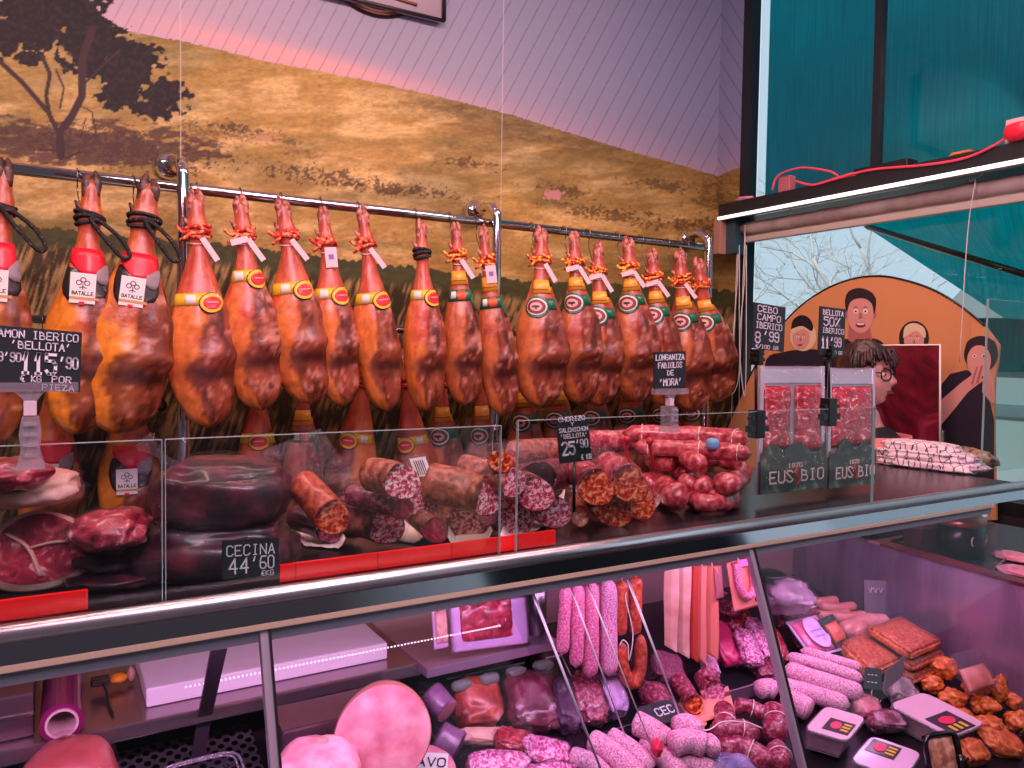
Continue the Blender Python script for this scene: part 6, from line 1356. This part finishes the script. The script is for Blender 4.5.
packlump('pale pink slab of bacon lying in front of the netted roast', 490, 737, 36, 8, .014, FAT, .014, 7, None, 'bacon_slab', 'bacon')
# vacuum packs standing on the raised shelf
def vpack(lb, c4, Y0, Y1, m, inset=(.12, .95, .12, .95), th=.012, name='vacuum_pack', cat='vacuum pack', back=LILAC, film=FILM, seed=0, group=None, lab=None):
    bl, br, tl = P(*c4[0], Y=Y0), P(*c4[1], Y=Y0), P(*c4[2], Y=Y1); f = quadfr(bl, br, tl); t = thing(name, lb, cat, f.p(.5, 0), group)
    bm = pillow(NB(), f, .004, amp=.3, seed=seed); obj('backing', bm, back, t)
    obj('contents', pillow(NB(), f, th, inset[0], inset[1], inset[2], inset[3], amp=.4, seed=seed + 2, base=.0), m, t)
    if film: obj('clear_film', pillow(NB(), f, th * 1.5, 0, 1, 0, 1, amp=.4, seed=seed + 3, pw=.3, base=.001), film, t)
    return t, f
vpack('wide lilac vacuum pack of dark red meat standing on raised shelf', [(452, 654), (530, 644), (449, 603)], 1.255, 1.275, REDMEAT, (.10, .80, .18, 1.0), seed=2)
vpack('narrow lilac pack with red speckles left of the wide vacuum pack', [(434, 651), (449, 648), (431, 609)], 1.262, 1.28, FAT, seed=5)
q = P(549, 640, Z=.972); t = thing('steel_canister', 'dark steel canister right of the wide vacuum pack', 'canister', q); r = S(11, q)
obj('wall', lathe(NB(), (q.x, q.y + .05, .972 - .075), [(r, 0), (r, .165), (r * .9, .167)], 24), STEELD, t)
obj('lid', lathe(NB(), (q.x, q.y + .05, .972 + .09), [(r * 1.1, 0), (r * 1.1, .01), (r * .4, .014)], 24), BLACK, t)
# hanging rod and hanging sausages
rod = NB(); tube(rod, [(.86, 1.20, 1.14), (1.88, 1.20, 1.14)], .005, 10); 
for x in (.89, 1.85): tube(rod, [(x, 1.20, 1.14), (x, 1.20, 1.214)], .004, 8)
tag(obj('hanging_rod', rod, STEEL), 'thin steel rod under the shelf carrying the hanging sausages', 'rod')
GH = 'sausages hanging in the case'
for i, (x0, y0, x1, y1, r, m, lb) in enumerate([(566, 585, 562, 655, 6.5, SAL_PINK, 'leftmost thin hanging pink fuet in the case'), (578, 583, 576, 668, 7.5, SAL_PINK, 'second hanging pink fuet from the left'), (592, 580, 590, 678, 8, SAL_PINK, 'third hanging fuet, longest of the paler pair beginning'), (608, 578, 609, 676, 9, SAL_WHITE, 'palest and thickest hanging fuet, beside the chorizo'),
                                              (622, 580, 620, 636, 7, CHO_SKIN, 'short orange hanging chorizo, upper left of three'), (636, 576, 635, 635, 6.5, CHO_SKIN, 'orange hanging chorizo behind, upper right of three')]):
    a = P(x0, y0, Y=1.20); b = P(x1, y1, Y=1.20); a.z = min(a.z, 1.125); rr = S(r, a)
    t = sausage('hanging_sausage', lb, 'sausage', [a, (a + b) / 2 + Vector((0, .0, 0)), b], rr, m, None, group=GH, seed=i * 3)
    bm = NB(); tube(bm, [a, Vector((a.x, 1.20, 1.145))], .0015, 6); obj('string', bm, CREAM, t)
a = P(622, 640, Y=1.20); pts = [P(622, 642, Y=1.195), P(623, 668, Y=1.195), P(632, 683, Y=1.195), P(640, 668, Y=1.195), P(641, 634, Y=1.195)]
t = sausage('hanging_sausage', 'U-shaped orange chorizo loop hanging lowest in the case', 'sausage', pts, S(6.5, a), CHO_SKIN, None, group=GH, seed=44)
bm = NB(); tube(bm, curve([P(620, 645, Y=1.182), P(623, 640, Y=1.18), P(628, 645, Y=1.18), P(629, 660, Y=1.18), P(633, 634, Y=1.182), P(626, 600, Y=1.182), P(627, 590, Y=1.19)], 6), .0012, 6); obj('string', bm, CREAM, t)
packlump('small clear bag with violet glint behind the white sausages', 612, 695, 12, 22, .045, mat_noise('pale_violet_meat', [(.4, 'b088c0'), (.6, 'd8b8e0')], 15, .4, .2), .02, 5, BAG)
packlump('dark packed sausage in the shade beneath the hanging fuets', 588, 700, 17, 26, .045, DARK_SAUS, .02, 9, FILM)
packlump('dim purple packed salami behind the first bright reflection streak', 566, 705, 14, 26, .04, mat_noise('shaded_plum_meat', [(.4, '4c2c48'), (.6, '8a6288')], 18, .4, .2), .02, 15, FILM)  # salami colour darkened, its shade is painted in
# hanging flat strips
GB = 'flat cured strips hanging in the case'
for i, (x, y1, w, m, lb) in enumerate([(672, 645, 7, FAT, 'first pale hanging cured strip, leftmost of five'), (684, 651, 7, FAT, 'second hanging cured strip from the left'), (694, 655, 5, mat('deep_coral_strip', 'c84a3c', .4, coat=.3), 'third hanging strip, narrow and deep red'), (702, 657, 5, CORAL, 'fourth hanging strip, narrow coral'), (712, 652, 7, mat('salmon_strip', 'f0907c', .4, coat=.3), 'rightmost broad salmon-coloured hanging strip')]):
    a = P(x, 566, Y=1.19); b = P(x - 1, y1, Y=1.19); a.z = min(a.z, 1.13); w_ = S(w, a); t = thing('hanging_strip', lb, 'cured strip', b, GB)
    bm = NB(); rings = []
    for k in range(13):
        s = k / 12; c = a.lerp(b, s); ww = w_ * (1 + .1 * math.sin(s * 5 + i)); d = Vector((.6, -.75, 0)).normalized(); e_ = Vector((.75, .6, 0)).normalized()
        e2 = -.012 * (s == 1); rings.append([bm.verts.new(c + d * ww * x_ + e_ * y_ + UP * (e2 * (x_ > 0) + .003 * math.sin(s * 9 + x_ * 3))) for x_, y_ in ((-1, -.003), (-.9, .004), (0, .006), (.9, .004), (1, -.003), (0, -.006))])
    for A, B in zip(rings, rings[1:]):
        for k in range(6): bm.faces.new((A[k], A[(k + 1) % 6], B[(k + 1) % 6], B[k]))
    bm.faces.new(rings[0]); bm.faces.new(rings[-1][::-1]); obj('strip', bm, m, t, False)
    bm = NB(); tube(bm, [a, Vector((a.x, 1.198, 1.146))], .0014, 6); obj('string', bm, CREAM, t)
# hanging card packs
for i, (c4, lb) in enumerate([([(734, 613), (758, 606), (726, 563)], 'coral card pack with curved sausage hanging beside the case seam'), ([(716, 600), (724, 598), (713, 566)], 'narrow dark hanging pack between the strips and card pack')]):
    t, f = vpack(lb, c4, 1.17, 1.185, DARK_SAUS, (.9, .91, .1, .2), back=CORAL if i == 0 else mat('shaded_rose', '9c5a60', .5), film=None, name='hanging_pack', cat='pack', seed=i)  # narrow pack's backing has its shade painted into the rose
    if i == 0:
        bm = NB(); tube(bm, curve([f.p(.25, .98, .012), f.p(.22, .5, .012), f.p(.5, .28, .012), f.p(.82, .45, .012), f.p(.85, .95, .012)], 6), .009, 12); obj('curved_sausage', bm, SAL_PINK, t)
        obj('header_card', slab(NB(), f, .3, .9, .88, 1.02, .012, .014), mat('pink_header', 'f078b0', .5), t, False)
        bm = NB(); tube(bm, [f.p(.5, 1, 0), Vector((f.p(.5, 1).x, 1.20, 1.146))], .0014, 6); obj('string', bm, CREAM, t)
# second rail line with packs leaning on it
bm = NB(); a = dk(738, 690, .03); b = dk(790, 668, .03); ya = a.y
t = thing('price_rail', 'dark clear-edged price rail below the packed salamis', 'price rail', (1.25, ya, dz(ya) + .01))
obj('rail_face', prism(NB(), [(P(716, 700, Y=ya).x, ya, dz(ya) + .005), (1.52, ya, dz(ya) + .005), (1.52, ya - .006, dz(ya) + .035), (P(716, 700, Y=ya).x, ya - .006, dz(ya) + .035)], (0, .003, .001)), mat('smoky_rail', '8a6a84', .2, coat=.4), t, False)
GK = 'packed salami slices leaning at the back of the case'
for i, (cx, cy, rx, ry, m, lb) in enumerate([(723, 643, 13, 24, mat('magenta_meat', 'd81c68', .4, coat=.5), 'bright magenta packed slices, leftmost of the back packs'), (740, 622, 15, 14, REDSLICE, 'red marbled packed slices high behind the seam'), (748, 648, 12, 20, LILACSAL, 'lilac packed slices with brownish core by the seam'), (760, 640, 11, 22, LILACSAL, 'pale lilac salami pack just left of the seam'),
                                          (775, 644, 9, 20, REDSLICE, 'dark rosy slice pack just right of the seam'), (728, 610, 12, 9, DARK_SAUS, 'small dark pack under the hanging card pack'), (709, 664, 8, 14, SAL_WHITE, 'small white-violet sausage standing left of the magenta pack')]):
    packlump(lb, cx, cy, rx, ry, .05 if i != 5 else .08, m, .014, i * 3, group=GK)
# cut salamis on orange paper
GO = 'cut salamis on orange paper'
for i, (a, b, r, lb) in enumerate([((652, 688), (668, 716), 13, 'cut salami on orange paper, front left of three'), ((676, 676), (694, 704), 9, 'narrow cut salami on orange paper, middle one'), ((704, 672), (712, 690), 12, 'cut salami with tall oval face, right of three')]):
    chub(lb, a, b, .06, .045, r, DARK_SAUS, LILACSAL if i != 1 else CHO_CUT, None, 'salami', 'salami', GO, .8)
for i, (q4, lb) in enumerate([([(672, 722), (706, 726), (712, 700), (684, 690)], 'orange paper sheet beneath the front left cut salami'), ([(704, 722), (735, 712), (728, 686), (706, 700)], 'orange paper sheet beneath the tall-faced cut salami')]):
    q = [dk(x, y, .022 + .004 * i) for x, y in q4]; o = obj('orange_paper', prism(NB(), q, (0, 0, .0012)), CORAL, smooth=False); tag(o, lb, 'paper')
# pale floured sausages in front
GW = 'pale floured sausages at the front of the case'
for i, (pts, r, h, lb) in enumerate([
  ([(588, 738), (606, 748), (628, 768), (640, 785)], 12, .03, 'pale floured sausage, leftmost big one by the bright reflection streak'),
  ([(608, 733), (630, 748), (652, 770)], 9, .045, 'slim floured sausage between the two big left ones'),
  ([(632, 722), (652, 730), (668, 742)], 12, .065, 'lilac floured sausage, topmost, below the small black sign'),
  ([(640, 740), (662, 756), (684, 778)], 11, .035, 'floured sausage running under the red-tied bunch'),
  ([(670, 744), (690, 740), (708, 746)], 12, .075, 'stubby floured sausage with rounded ends in the tied bunch'),
  ([(676, 728), (688, 724), (700, 734)], 10, .085, 'short floured sausage on top of the tied bunch'),
  ([(705, 738), (712, 744), (712, 752)], 8, .07, 'rounded floured sausage end at right of the bunch'),
  ([(664, 758), (690, 764), (716, 770)], 9, .035, 'pinker floured sausage low at the photo bottom'),
  ([(568, 756), (592, 764), (612, 784)], 10, .02, 'reddish floured sausage at far bottom left of the bunch')]):
    q = [dk(x, y, h) for x, y in pts]; sausage('floured_sausage', lb, 'sausage', q, S(r, q[1]), SAL_WHITE, None, group=GW, seed=i * 5 + 1, jit=.15)
c = dk(657, 748, .075); tag(obj('red_tie', lumpbm(c, (S(5, c), .012, S(9, c)), .4, 3, 3), mat('pinkish_red_tie', 'e8305a', .5)), 'bright red knotted tie around the floured sausage bunch', 'tie')
# dark red tied sausages
GD = 'dark red tied sausages'
for i, (pts, r, h, lb) in enumerate([([(722, 706), (726, 722), (716, 736)], 10, .05, 'dark red sausage standing left behind the string'), ([(735, 706), (752, 708), (766, 716)], 8, .05, 'slim dark red sausage lying at the back by the seam'), ([(770, 708), (776, 722), (774, 738)], 12, .045, 'fat dark red sausage behind the glass seam'),
                                  ([(722, 732), (742, 730), (756, 740)], 10, .05, 'dark red sausage crossed by white string'), ([(718, 752), (738, 748), (760, 758), (764, 768)], 12, .035, 'long dark red sausage at the bottom with string end'), ([(772, 746), (780, 756), (776, 768)], 11, .035, 'dark red sausage end tied at bottom right by seam')]):
    q = [dk(x, y, h) for x, y in pts]; sausage('dark_sausage', lb, 'sausage', q, S(r, q[1]), DARK_SAUS, None, group=GD, seed=i * 7 + 2, strings=1)
bm = NB(); tube(bm, curve([dk(690, 727, .09), dk(708, 730, .09), dk(722, 722, .09), dk(745, 722, .085), dk(762, 728, .08)], 6), .0012, 6); tag(obj('white_string', bm, CREAM), 'white butcher string draped over the dark red sausages', 'string')
packlump('bluish crumpled plastic bag at the photo bottom under dark sausages', 730, 772, 34, 16, .02, mat_noise('bluish_contents', [(.4, '6a5a8c'), (.6, 'a89ad0')], 22, .4, .3), .02, 6, BAG, 'plastic_bag', 'plastic bag')
for i, (cx, cy, rx, ry, lb) in enumerate([(500, 766, 34, 14, 'lilac crumpled vacuum pack of sliced meat at the bottom'), (552, 776, 26, 12, 'dark lilac pack half under the first reflection streak')]): packlump(lb, cx, cy, rx, ry, .03, LILACSAL, .014, 4 + i, name='vacuum_pack', cat='vacuum pack')
c = dk(421, 768, .05); t = thing('label_pack', 'rounded pink pack with white label with the letters PAVO, half out of frame', 'pack', c - UP * .03)
n = Vector((-.2, -.5, 1)).normalized(); u = (VR - n * VR.dot(n)).normalized(); v = n.cross(u); rx, ry = S(35, c), S(18, c)
bm = NB(); obj('pack_body', lumpbm(c, (rx, ry * 1.4, .014), .03, 2, 4, (u, v, n)), PINKHAM, t)
f = Fr(c - u * rx * .55 - v * ry * .5 + n * .0152, u * rx * 1.3, v * ry * 1.1); s_ = obj('white_label', slab(NB(), f, 0, 1, 0, 1, -.006, .001), WHITE, t, False); obj('lettering', text_bm(Fr(f.p(0, 0, .001), f.u, f.v), [('PAVO', .12, .25, .45, .22)], .16), BLACKL, s_, False)
# sign among the sausages
c4 = [(636, 724), (678, 712), (640, 707)]
def csign(lb, c4, D0, D1, lines, m=SLATE, w=.14):
    bl, br, tl = dk(*c4[0], D0), dk(*c4[1], D0), dk(*c4[2], D1); f = quadfr(bl, br, tl); t = thing('price_sign', lb, 'price sign', f.p(.5, 0)); obj('panel', slab(NB(), f, 0, 1, 0, 1, -.002, 0), m, t, False)
    if lines: obj('chalk_lettering', text_bm(f, lines, w), CHALK, t, False)
    return t, f
csign('small black sign with faint chalk letters above floured sausages', [(650, 728), (688, 716), (636, 708)], .07, .075, [('CEC', .35, .35, .35, .16)])
# front right group
GF = 'long white fuets right of the seam'
for i, (pts, r, h, lb) in enumerate([([(783, 668), (825, 682), (864, 694)], 9, .06, 'long white fuet lying in front, below the oval-labelled pack'), ([(786, 656), (825, 666), (864, 680)], 6, .075, 'slimmer brown-speckled fuet behind the front white fuet'), ([(775, 684), (812, 694), (850, 706)], 9, .04, 'third white fuet, lower, with rosy middle'), ([(780, 698), (796, 703), (812, 712)], 11, .035, 'blunt thick white fuet beside the glass seam'),
                                  ([(758, 690), (768, 688), (778, 692)], 9, .045, 'short rounded white fuet end left of the seam'), ([(800, 650), (836, 660), (862, 668)], 5, .085, 'thin fuet at the back under the oval-labelled pack')]):
    q = [dk(x, y, h) for x, y in pts]; sausage('fuet', lb, 'sausage', q, S(r, q[1]), SAL_WHITE, None, group=GF, seed=i * 4 + 9)
# oval-labelled pack
def dpack(lb, c4, D0, D1, m, th=.012, name='pack', cat='pack', film=FILM, back=None, seed=0, ins=(.04, .96, .04, .96), group=None):
    bl, br, tl = dk(*c4[0], D0), dk(*c4[1], D0), dk(*c4[2], D1); f = quadfr(bl, br, tl); t = thing(name, lb, cat, f.p(.5, 0), group)
    obj('contents', pillow(NB(), f, th, *ins, amp=.2, seed=seed), m, t)
    if back: obj('backing', slab(NB(), f, 0, 1, 0, 1, -.002, .001), back, t, False)
    if film: obj('clear_film', pillow(NB(), f, th * 1.3, 0, 1, 0, 1, amp=.3, seed=seed + 1, pw=.25), film, t)
    return t, f
t, f = dpack('pink pack with lilac oval label leaning on the fuets', [(812, 658), (842, 650), (786, 622)], .06, .10, mat('hot_pink_pack', 'e05a90', .35, coat=.5), back=LILAC)
nn = 24; o_ = obj('oval_label', prism(NB(), [f.p(.5 + .30 * math.cos(a), .52 + .42 * math.sin(a), .014) for a in np.linspace(0, 6.283, nn + 1)[:-1]], f.n * .001), mat('lilac_label', 'd8b0e8', .4), t, False)
f2 = Fr(f.p(0, 0, .0152), f.u, f.v); obj('lettering', text_bm(f2, [('-----', .33, .50, .12, .075), ('-----', .30, .34, .12, .075)], .18), mat('violet_lettering', '5c3a8c', .5), o_, False)
t, f = dpack('black-edged pack with orange contents right of the oval-labelled one', [(836, 648), (850, 641), (818, 620)], .07, .11, mat('orange_contents', 'e8684c', .35, coat=.4), back=BLACKL, ins=(.12, .88, .1, .78))
for i, (c4, lb) in enumerate([([(778, 628), (808, 620), (772, 610)], 'dark long pack at the back behind the oval-labelled pack'), ([(800, 622), (822, 614), (784, 602)], 'dark long pack with white label at the back right')]):
    t, f = dpack(lb, c4, .085, .105, DARK_SAUS, seed=i); obj('white_label', slab(NB(), f, .35, .75, .25, .8, .015, .016), WHITE, t, False)
# crumpled clear bag at the back
packlump('crumpled clear bag at the back of the case behind the seam', 785, 596, 27, 17, .16, mat_noise('greyish_contents', [(.4, '84687c'), (.6, 'c0a4b8')], 12, .4, .3), .03, 5, BAG, 'plastic_bag', 'plastic bag')
c = dk(770, 574, .22); o = obj('flat_black_dish', lumpbm(c, (S(16, c), .04, S(4, c)), 0, 1, 3), BLACK); tag(o, 'flat black dish above the crumpled clear bag', 'dish')
# frankfurters
GR = 'pale frankfurters at the back of the case'
for i, (pts, r, lb) in enumerate([([(796, 598), (818, 602), (838, 600)], 5, 'pale frankfurter at the back left, topmost row'), ([(818, 606), (836, 608), (856, 606)], 5, 'pale frankfurter in the second row from the back'), ([(804, 610), (826, 616), (850, 612)], 5, 'pale frankfurter left of the curved big ones, low'), ([(830, 616), (848, 618), (866, 616)], 6, 'pale frankfurter just behind the big curved ones'),
                               ([(842, 632), (856, 624), (876, 620)], 8, 'big curved pink frankfurter, left one'), ([(856, 636), (860, 626), (874, 622), (888, 622)], 8, 'big curved pink frankfurter, right one beside the loaf')]):
    q = [dk(x, y, .075 - .003 * i) for x, y in pts]; sausage('frankfurter', lb, 'frankfurter', q, S(r, q[1]), FRANK, None, group=GR, seed=i, jit=.04)
# spiced loaves
def loaf(lb, c3, D, th, seed):
    a, b, c = [dk(x, y, D) for x, y in c3]; f = quadfr(a, b, c); t = thing('spiced_loaf', lb, 'meat loaf', f.p(.5, .5, -th), 'orange spiced loaves')
    bm = NB(); slab(bm, f, 0, 1, 0, 1, -th, 0, .006); bmesh.ops.subdivide_edges(bm, edges=bm.edges[:], cuts=5, use_grid_fill=True)
    for v in bm.verts: v.co += Vector(mnoise.noise_vector(v.co * 50)) * .0022
    obj('loaf', bm, LOAF, t); bm = pillow(NB(), f, .004, -.03, 1.03, -.03, 1.03, amp=1.2, seed=seed, base=.002, back=.1); obj('clear_film', bm, FILM, t)
loaf('orange loaf slab at the left, nearest the small black signs', [(872, 672), (912, 654), (838, 640)], .075, .03, 1)
loaf('topmost orange loaf in the right stack', [(912, 654), (944, 640), (868, 626)], .105, .022, 2)
loaf('middle orange loaf in the right stack', [(914, 667), (946, 652), (870, 638)], .075, .020, 3)
loaf('bottom orange loaf in the right stack', [(914, 680), (948, 664), (872, 650)], .048, .018, 4)
# breaded pieces
GN = 'orange breaded pieces'
for i, (x, y, rx, ry, h, lb) in enumerate([(944, 668, 15, 10, .05, 'breaded piece highest in the heap, beside the loaf stack'), (932, 684, 12, 8, .03, 'breaded piece at left of the heap above the pink box'), (952, 698, 15, 8, .03, 'breaded piece with a white glint in the middle of the heap'), (976, 688, 13, 9, .045, 'breaded piece under the clear bag'), (985, 706, 14, 9, .03, 'breaded piece below the clear bag'), (999, 690, 9, 13, .04, 'long breaded piece right of the clear bag'),
                                         (990, 726, 16, 9, .025, 'lowest breaded piece above the black tray'), (1017, 700, 13, 10, .03, 'breaded piece at right photo edge, upper'), (1016, 722, 12, 11, .02, 'breaded piece at right photo edge, lower'), (962, 716, 12, 7, .02, 'small breaded piece behind the pink box corner')]):
    c = dk(x, y, h); t = tag(obj('breaded_piece', lumpbm(c, (S(rx, c) * 1.0, S(rx, c) * .8, S(ry, c)), .35, i * 3 + 1, 4, freq=1.6), BREAD), lb, 'breaded meat', GN)
t, f = dpack('clear plastic bag of pink pieces tilted over the breaded heap', [(968, 696), (1000, 686), (947, 655)], .07, .10, mat_noise('bagged_pink_pieces', [(.4, 'c86a50'), (.6, 'e8a090')], 20, .4, .3), th=.010, name='plastic_bag', cat='plastic bag', film=BAG, ins=(.1, .9, .05, .6))
# tubs
def tub(lb, c3, D, hgt, lid, lab=None, m_in=PINKHAM, group=None):
    a, b, c = [dk(x, y, D) for x, y in c3]; f = quadfr(a, b, c); nrm = f.n if f.n.z > 0 else -f.n; f = Fr(f.o, f.u, f.v); s = 1 if f.n.z > 0 else -1
    t = thing('plastic_tub', lb, 'tub', f.p(.5, .5, -hgt * s), group)
    bm = NB(); o1 = [f.p(x, y, 0) for x, y in ((0, 0), (1, 0), (1, 1), (0, 1))]; o2 = [f.p(.08 + .84 * x, .08 + .84 * y, -hgt * s) for x, y in ((0, 0), (1, 0), (1, 1), (0, 1))]
    v1 = [bm.verts.new(q) for q in o1]; v2 = [bm.verts.new(q) for q in o2]; bm.faces.new(v2)
    for k in range(4): bm.faces.new((v1[k], v1[(k + 1) % 4], v2[(k + 1) % 4], v2[k]))
    o = obj('clear_wall', bm, ACRYL, t, False)
    o3 = [f.p(.06 + .88 * x, .06 + .88 * y, -.006 * s) for x, y in ((0, 0), (1, 0), (1, 1), (0, 1))]; bm = NB(); v1 = [bm.verts.new(q) for q in o3]; v2 = [bm.verts.new(q + (f.p(.5, .5) - q) * .1 - f.n * s * hgt * .8) for q in o3]; bm.faces.new(v1); bm.faces.new(v2)
    for k in range(4): bm.faces.new((v1[k], v1[(k + 1) % 4], v2[(k + 1) % 4], v2[k]))
    obj('filling', bm, m_in, t, False)
    bm = NB(); ctr = f.p(.5, .5); L_ = [f.p(.5 + .52 * math.copysign(abs(math.cos(a_)) ** .3, math.cos(a_)), .5 + .52 * math.copysign(abs(math.sin(a_)) ** .3, math.sin(a_)), .001 * s) for a_ in np.linspace(0, 2 * math.pi, 49)[:-1]]
    prism(bm, L_, f.n * s * .003); ld = obj('lid', bm, lid, t, False)
    bm = NB(); tube(bm, L_ + [L_[0]], .003, 8); obj('lid_rim', bm, ACRYL, t)
    if lab:
        g_ = Fr(f.p(0, 0, .0045 * s), f.u, f.v); a0, a1, b0, b1 = lab
        lb_ = obj('label', slab(NB(), g_, a0, a1, b0, b1, 0, .0008 * s), BLACKL, t, False); obj('label_red_oval', prism(NB(), [g_.p((a0 * .62 + a1 * .38) + (a1 - a0) * .2 * math.cos(q), (b0 + b1) / 2 + (b1 - b0) * .3 * math.sin(q), .0012 * s) for q in np.linspace(0, 6.283, 17)[:-1]], f.n * .0008 * s), mat('hot_red_oval', 'e8305c', .4), lb_, False)
        bm = NB()
        for k in range(3): slab(bm, g_, a0 + (a1 - a0) * .62, a0 + (a1 - a0) * .92, b0 + (b1 - b0) * (.2 + .24 * k), b0 + (b1 - b0) * (.32 + .24 * k), .0012 * s, .0018 * s)
        obj('label_gold_lines', bm, YELLOW, lb_, False)
    return t
LIDP = mat('pale_pink_lid', 'e8b8cc', .3, coat=.5)
tub('square clear tub with pale lid and dark label beside glass seam', [(806, 730), (846, 742), (826, 708)], .06, .045, LIDP, (.30, .95, .15, .62))
tub('clear tub with lilac lid at the photo bottom', [(852, 762), (902, 780), (872, 738)], .06, .04, mat('lilac_lid', 'e8b8e0', .3, coat=.5), (.05, .65, .45, .92))
tub('long clear tub with pink filling and printed label, centre right', [(890, 706), (950, 738), (924, 694)], .05, .045, LIDP, (.52, 1.0, .10, .75), mat_noise('pate_filling', [(.4, 'd88a80'), (.6, 'f0b8b0')], 20, .5, .2))
# tilted black tray of pate
c4 = [(930, 782), (962, 776), (922, 736)]
t, f = csign('x', c4, .05, .12, None, BLACKG); t.name = 'pate_tray'; t['category'] = 'tray'; t['label'] = 'tilted black tray of brown speckled pate at the photo bottom'
bm = NB(); L_ = [f.p(.5 + .5 * math.copysign(abs(math.cos(a_)) ** .4, math.cos(a_)), .5 + .5 * math.copysign(abs(math.sin(a_)) ** .4, math.sin(a_)), .004) for a_ in np.linspace(0, 2 * math.pi, 41)]; tube(bm, L_, .005, 8); obj('rim', bm, BLACKG, t)
obj('pate', pillow(NB(), f, .006, .08, .92, .06, .94, amp=.3), mat_noise('speckled_pate', [(.35, '7a4a3c'), (.5, 'b07860'), (.65, 'd8a890')], 50, .5, .2), t)
packlump('clear bag of thin brown sticks below the long tub', 972, 752, 14, 12, .02, BREAD, .02, 5, FILM, 'snack_bag', 'packed snack')
packlump('grey-white clear tray of small pieces between signs and long tub', 900, 690, 16, 12, .03, mat_noise('pale_pieces', [(.4, '8c7c80'), (.6, 'd8c0c4')], 30, .4, .3), .02, 9, FILM, 'clear_tray', 'packed food')
packlump('clear glassy tray of violet-red slices left of the long tub', 886, 722, 20, 9, .03, mat_noise('violet_red_slices', [(.4, '8c2c50'), (.6, 'd8a0b8')], 30, .3, .3), .02, 12, BAG, 'clear_tray', 'packed food')
packlump('pinkish crumpled pack between white fuets and tubs', 866, 708, 14, 12, .03, PINKHAM, .02, 14, FILM)
# price signs on little stands
for (c4, D0, D1, ln, lb, m) in [([(864, 688), (881, 690), (865, 667)], .075, .105, [('---', .15, .55, .22, .22), ('---', .15, .2, .22, .22)], 'small black price sign in front of the left loaf, left of pair', SLATE), ([(884, 692), (903, 676), (886, 671)], .075, .105, None, 'small grey price sign turned sideways, right of pair', mat('grey_sign', '5c5058', .4))]:
    t, f = csign(lb, c4, D0, D1, ln, m); bm = NB(); a = f.p(.5, 0, -.003); tube(bm, [a, Vector((a.x, a.y, dz(a.y) + .004))], .0016, 6); obj('stand', bm, ACRYL, t)
bl, br, tl = P(865, 618, Y=1.22), P(891, 618, Y=1.22), P(865, 580, Y=1.22); f = quadfr(bl, br, tl)
t = thing('clear_price_holder', 'tall clear price holder with white squiggle, below the strut', 'price holder', f.p(.5, 0)); obj('sheet', slab(NB(), f, 0, 1, 0, 1, -.002, 0), ACRYL, t, False)
obj('white_print', text_bm(f, [('VVV', .12, .68, .12, .2)], .16), CHALK, t, False); bm = NB(); tube(bm, [f.p(.5, 0, -.001), Vector((f.p(.5, 0).x, 1.22, dz(1.22) + .004))], .002, 6); obj('stem', bm, ACRYL, t)
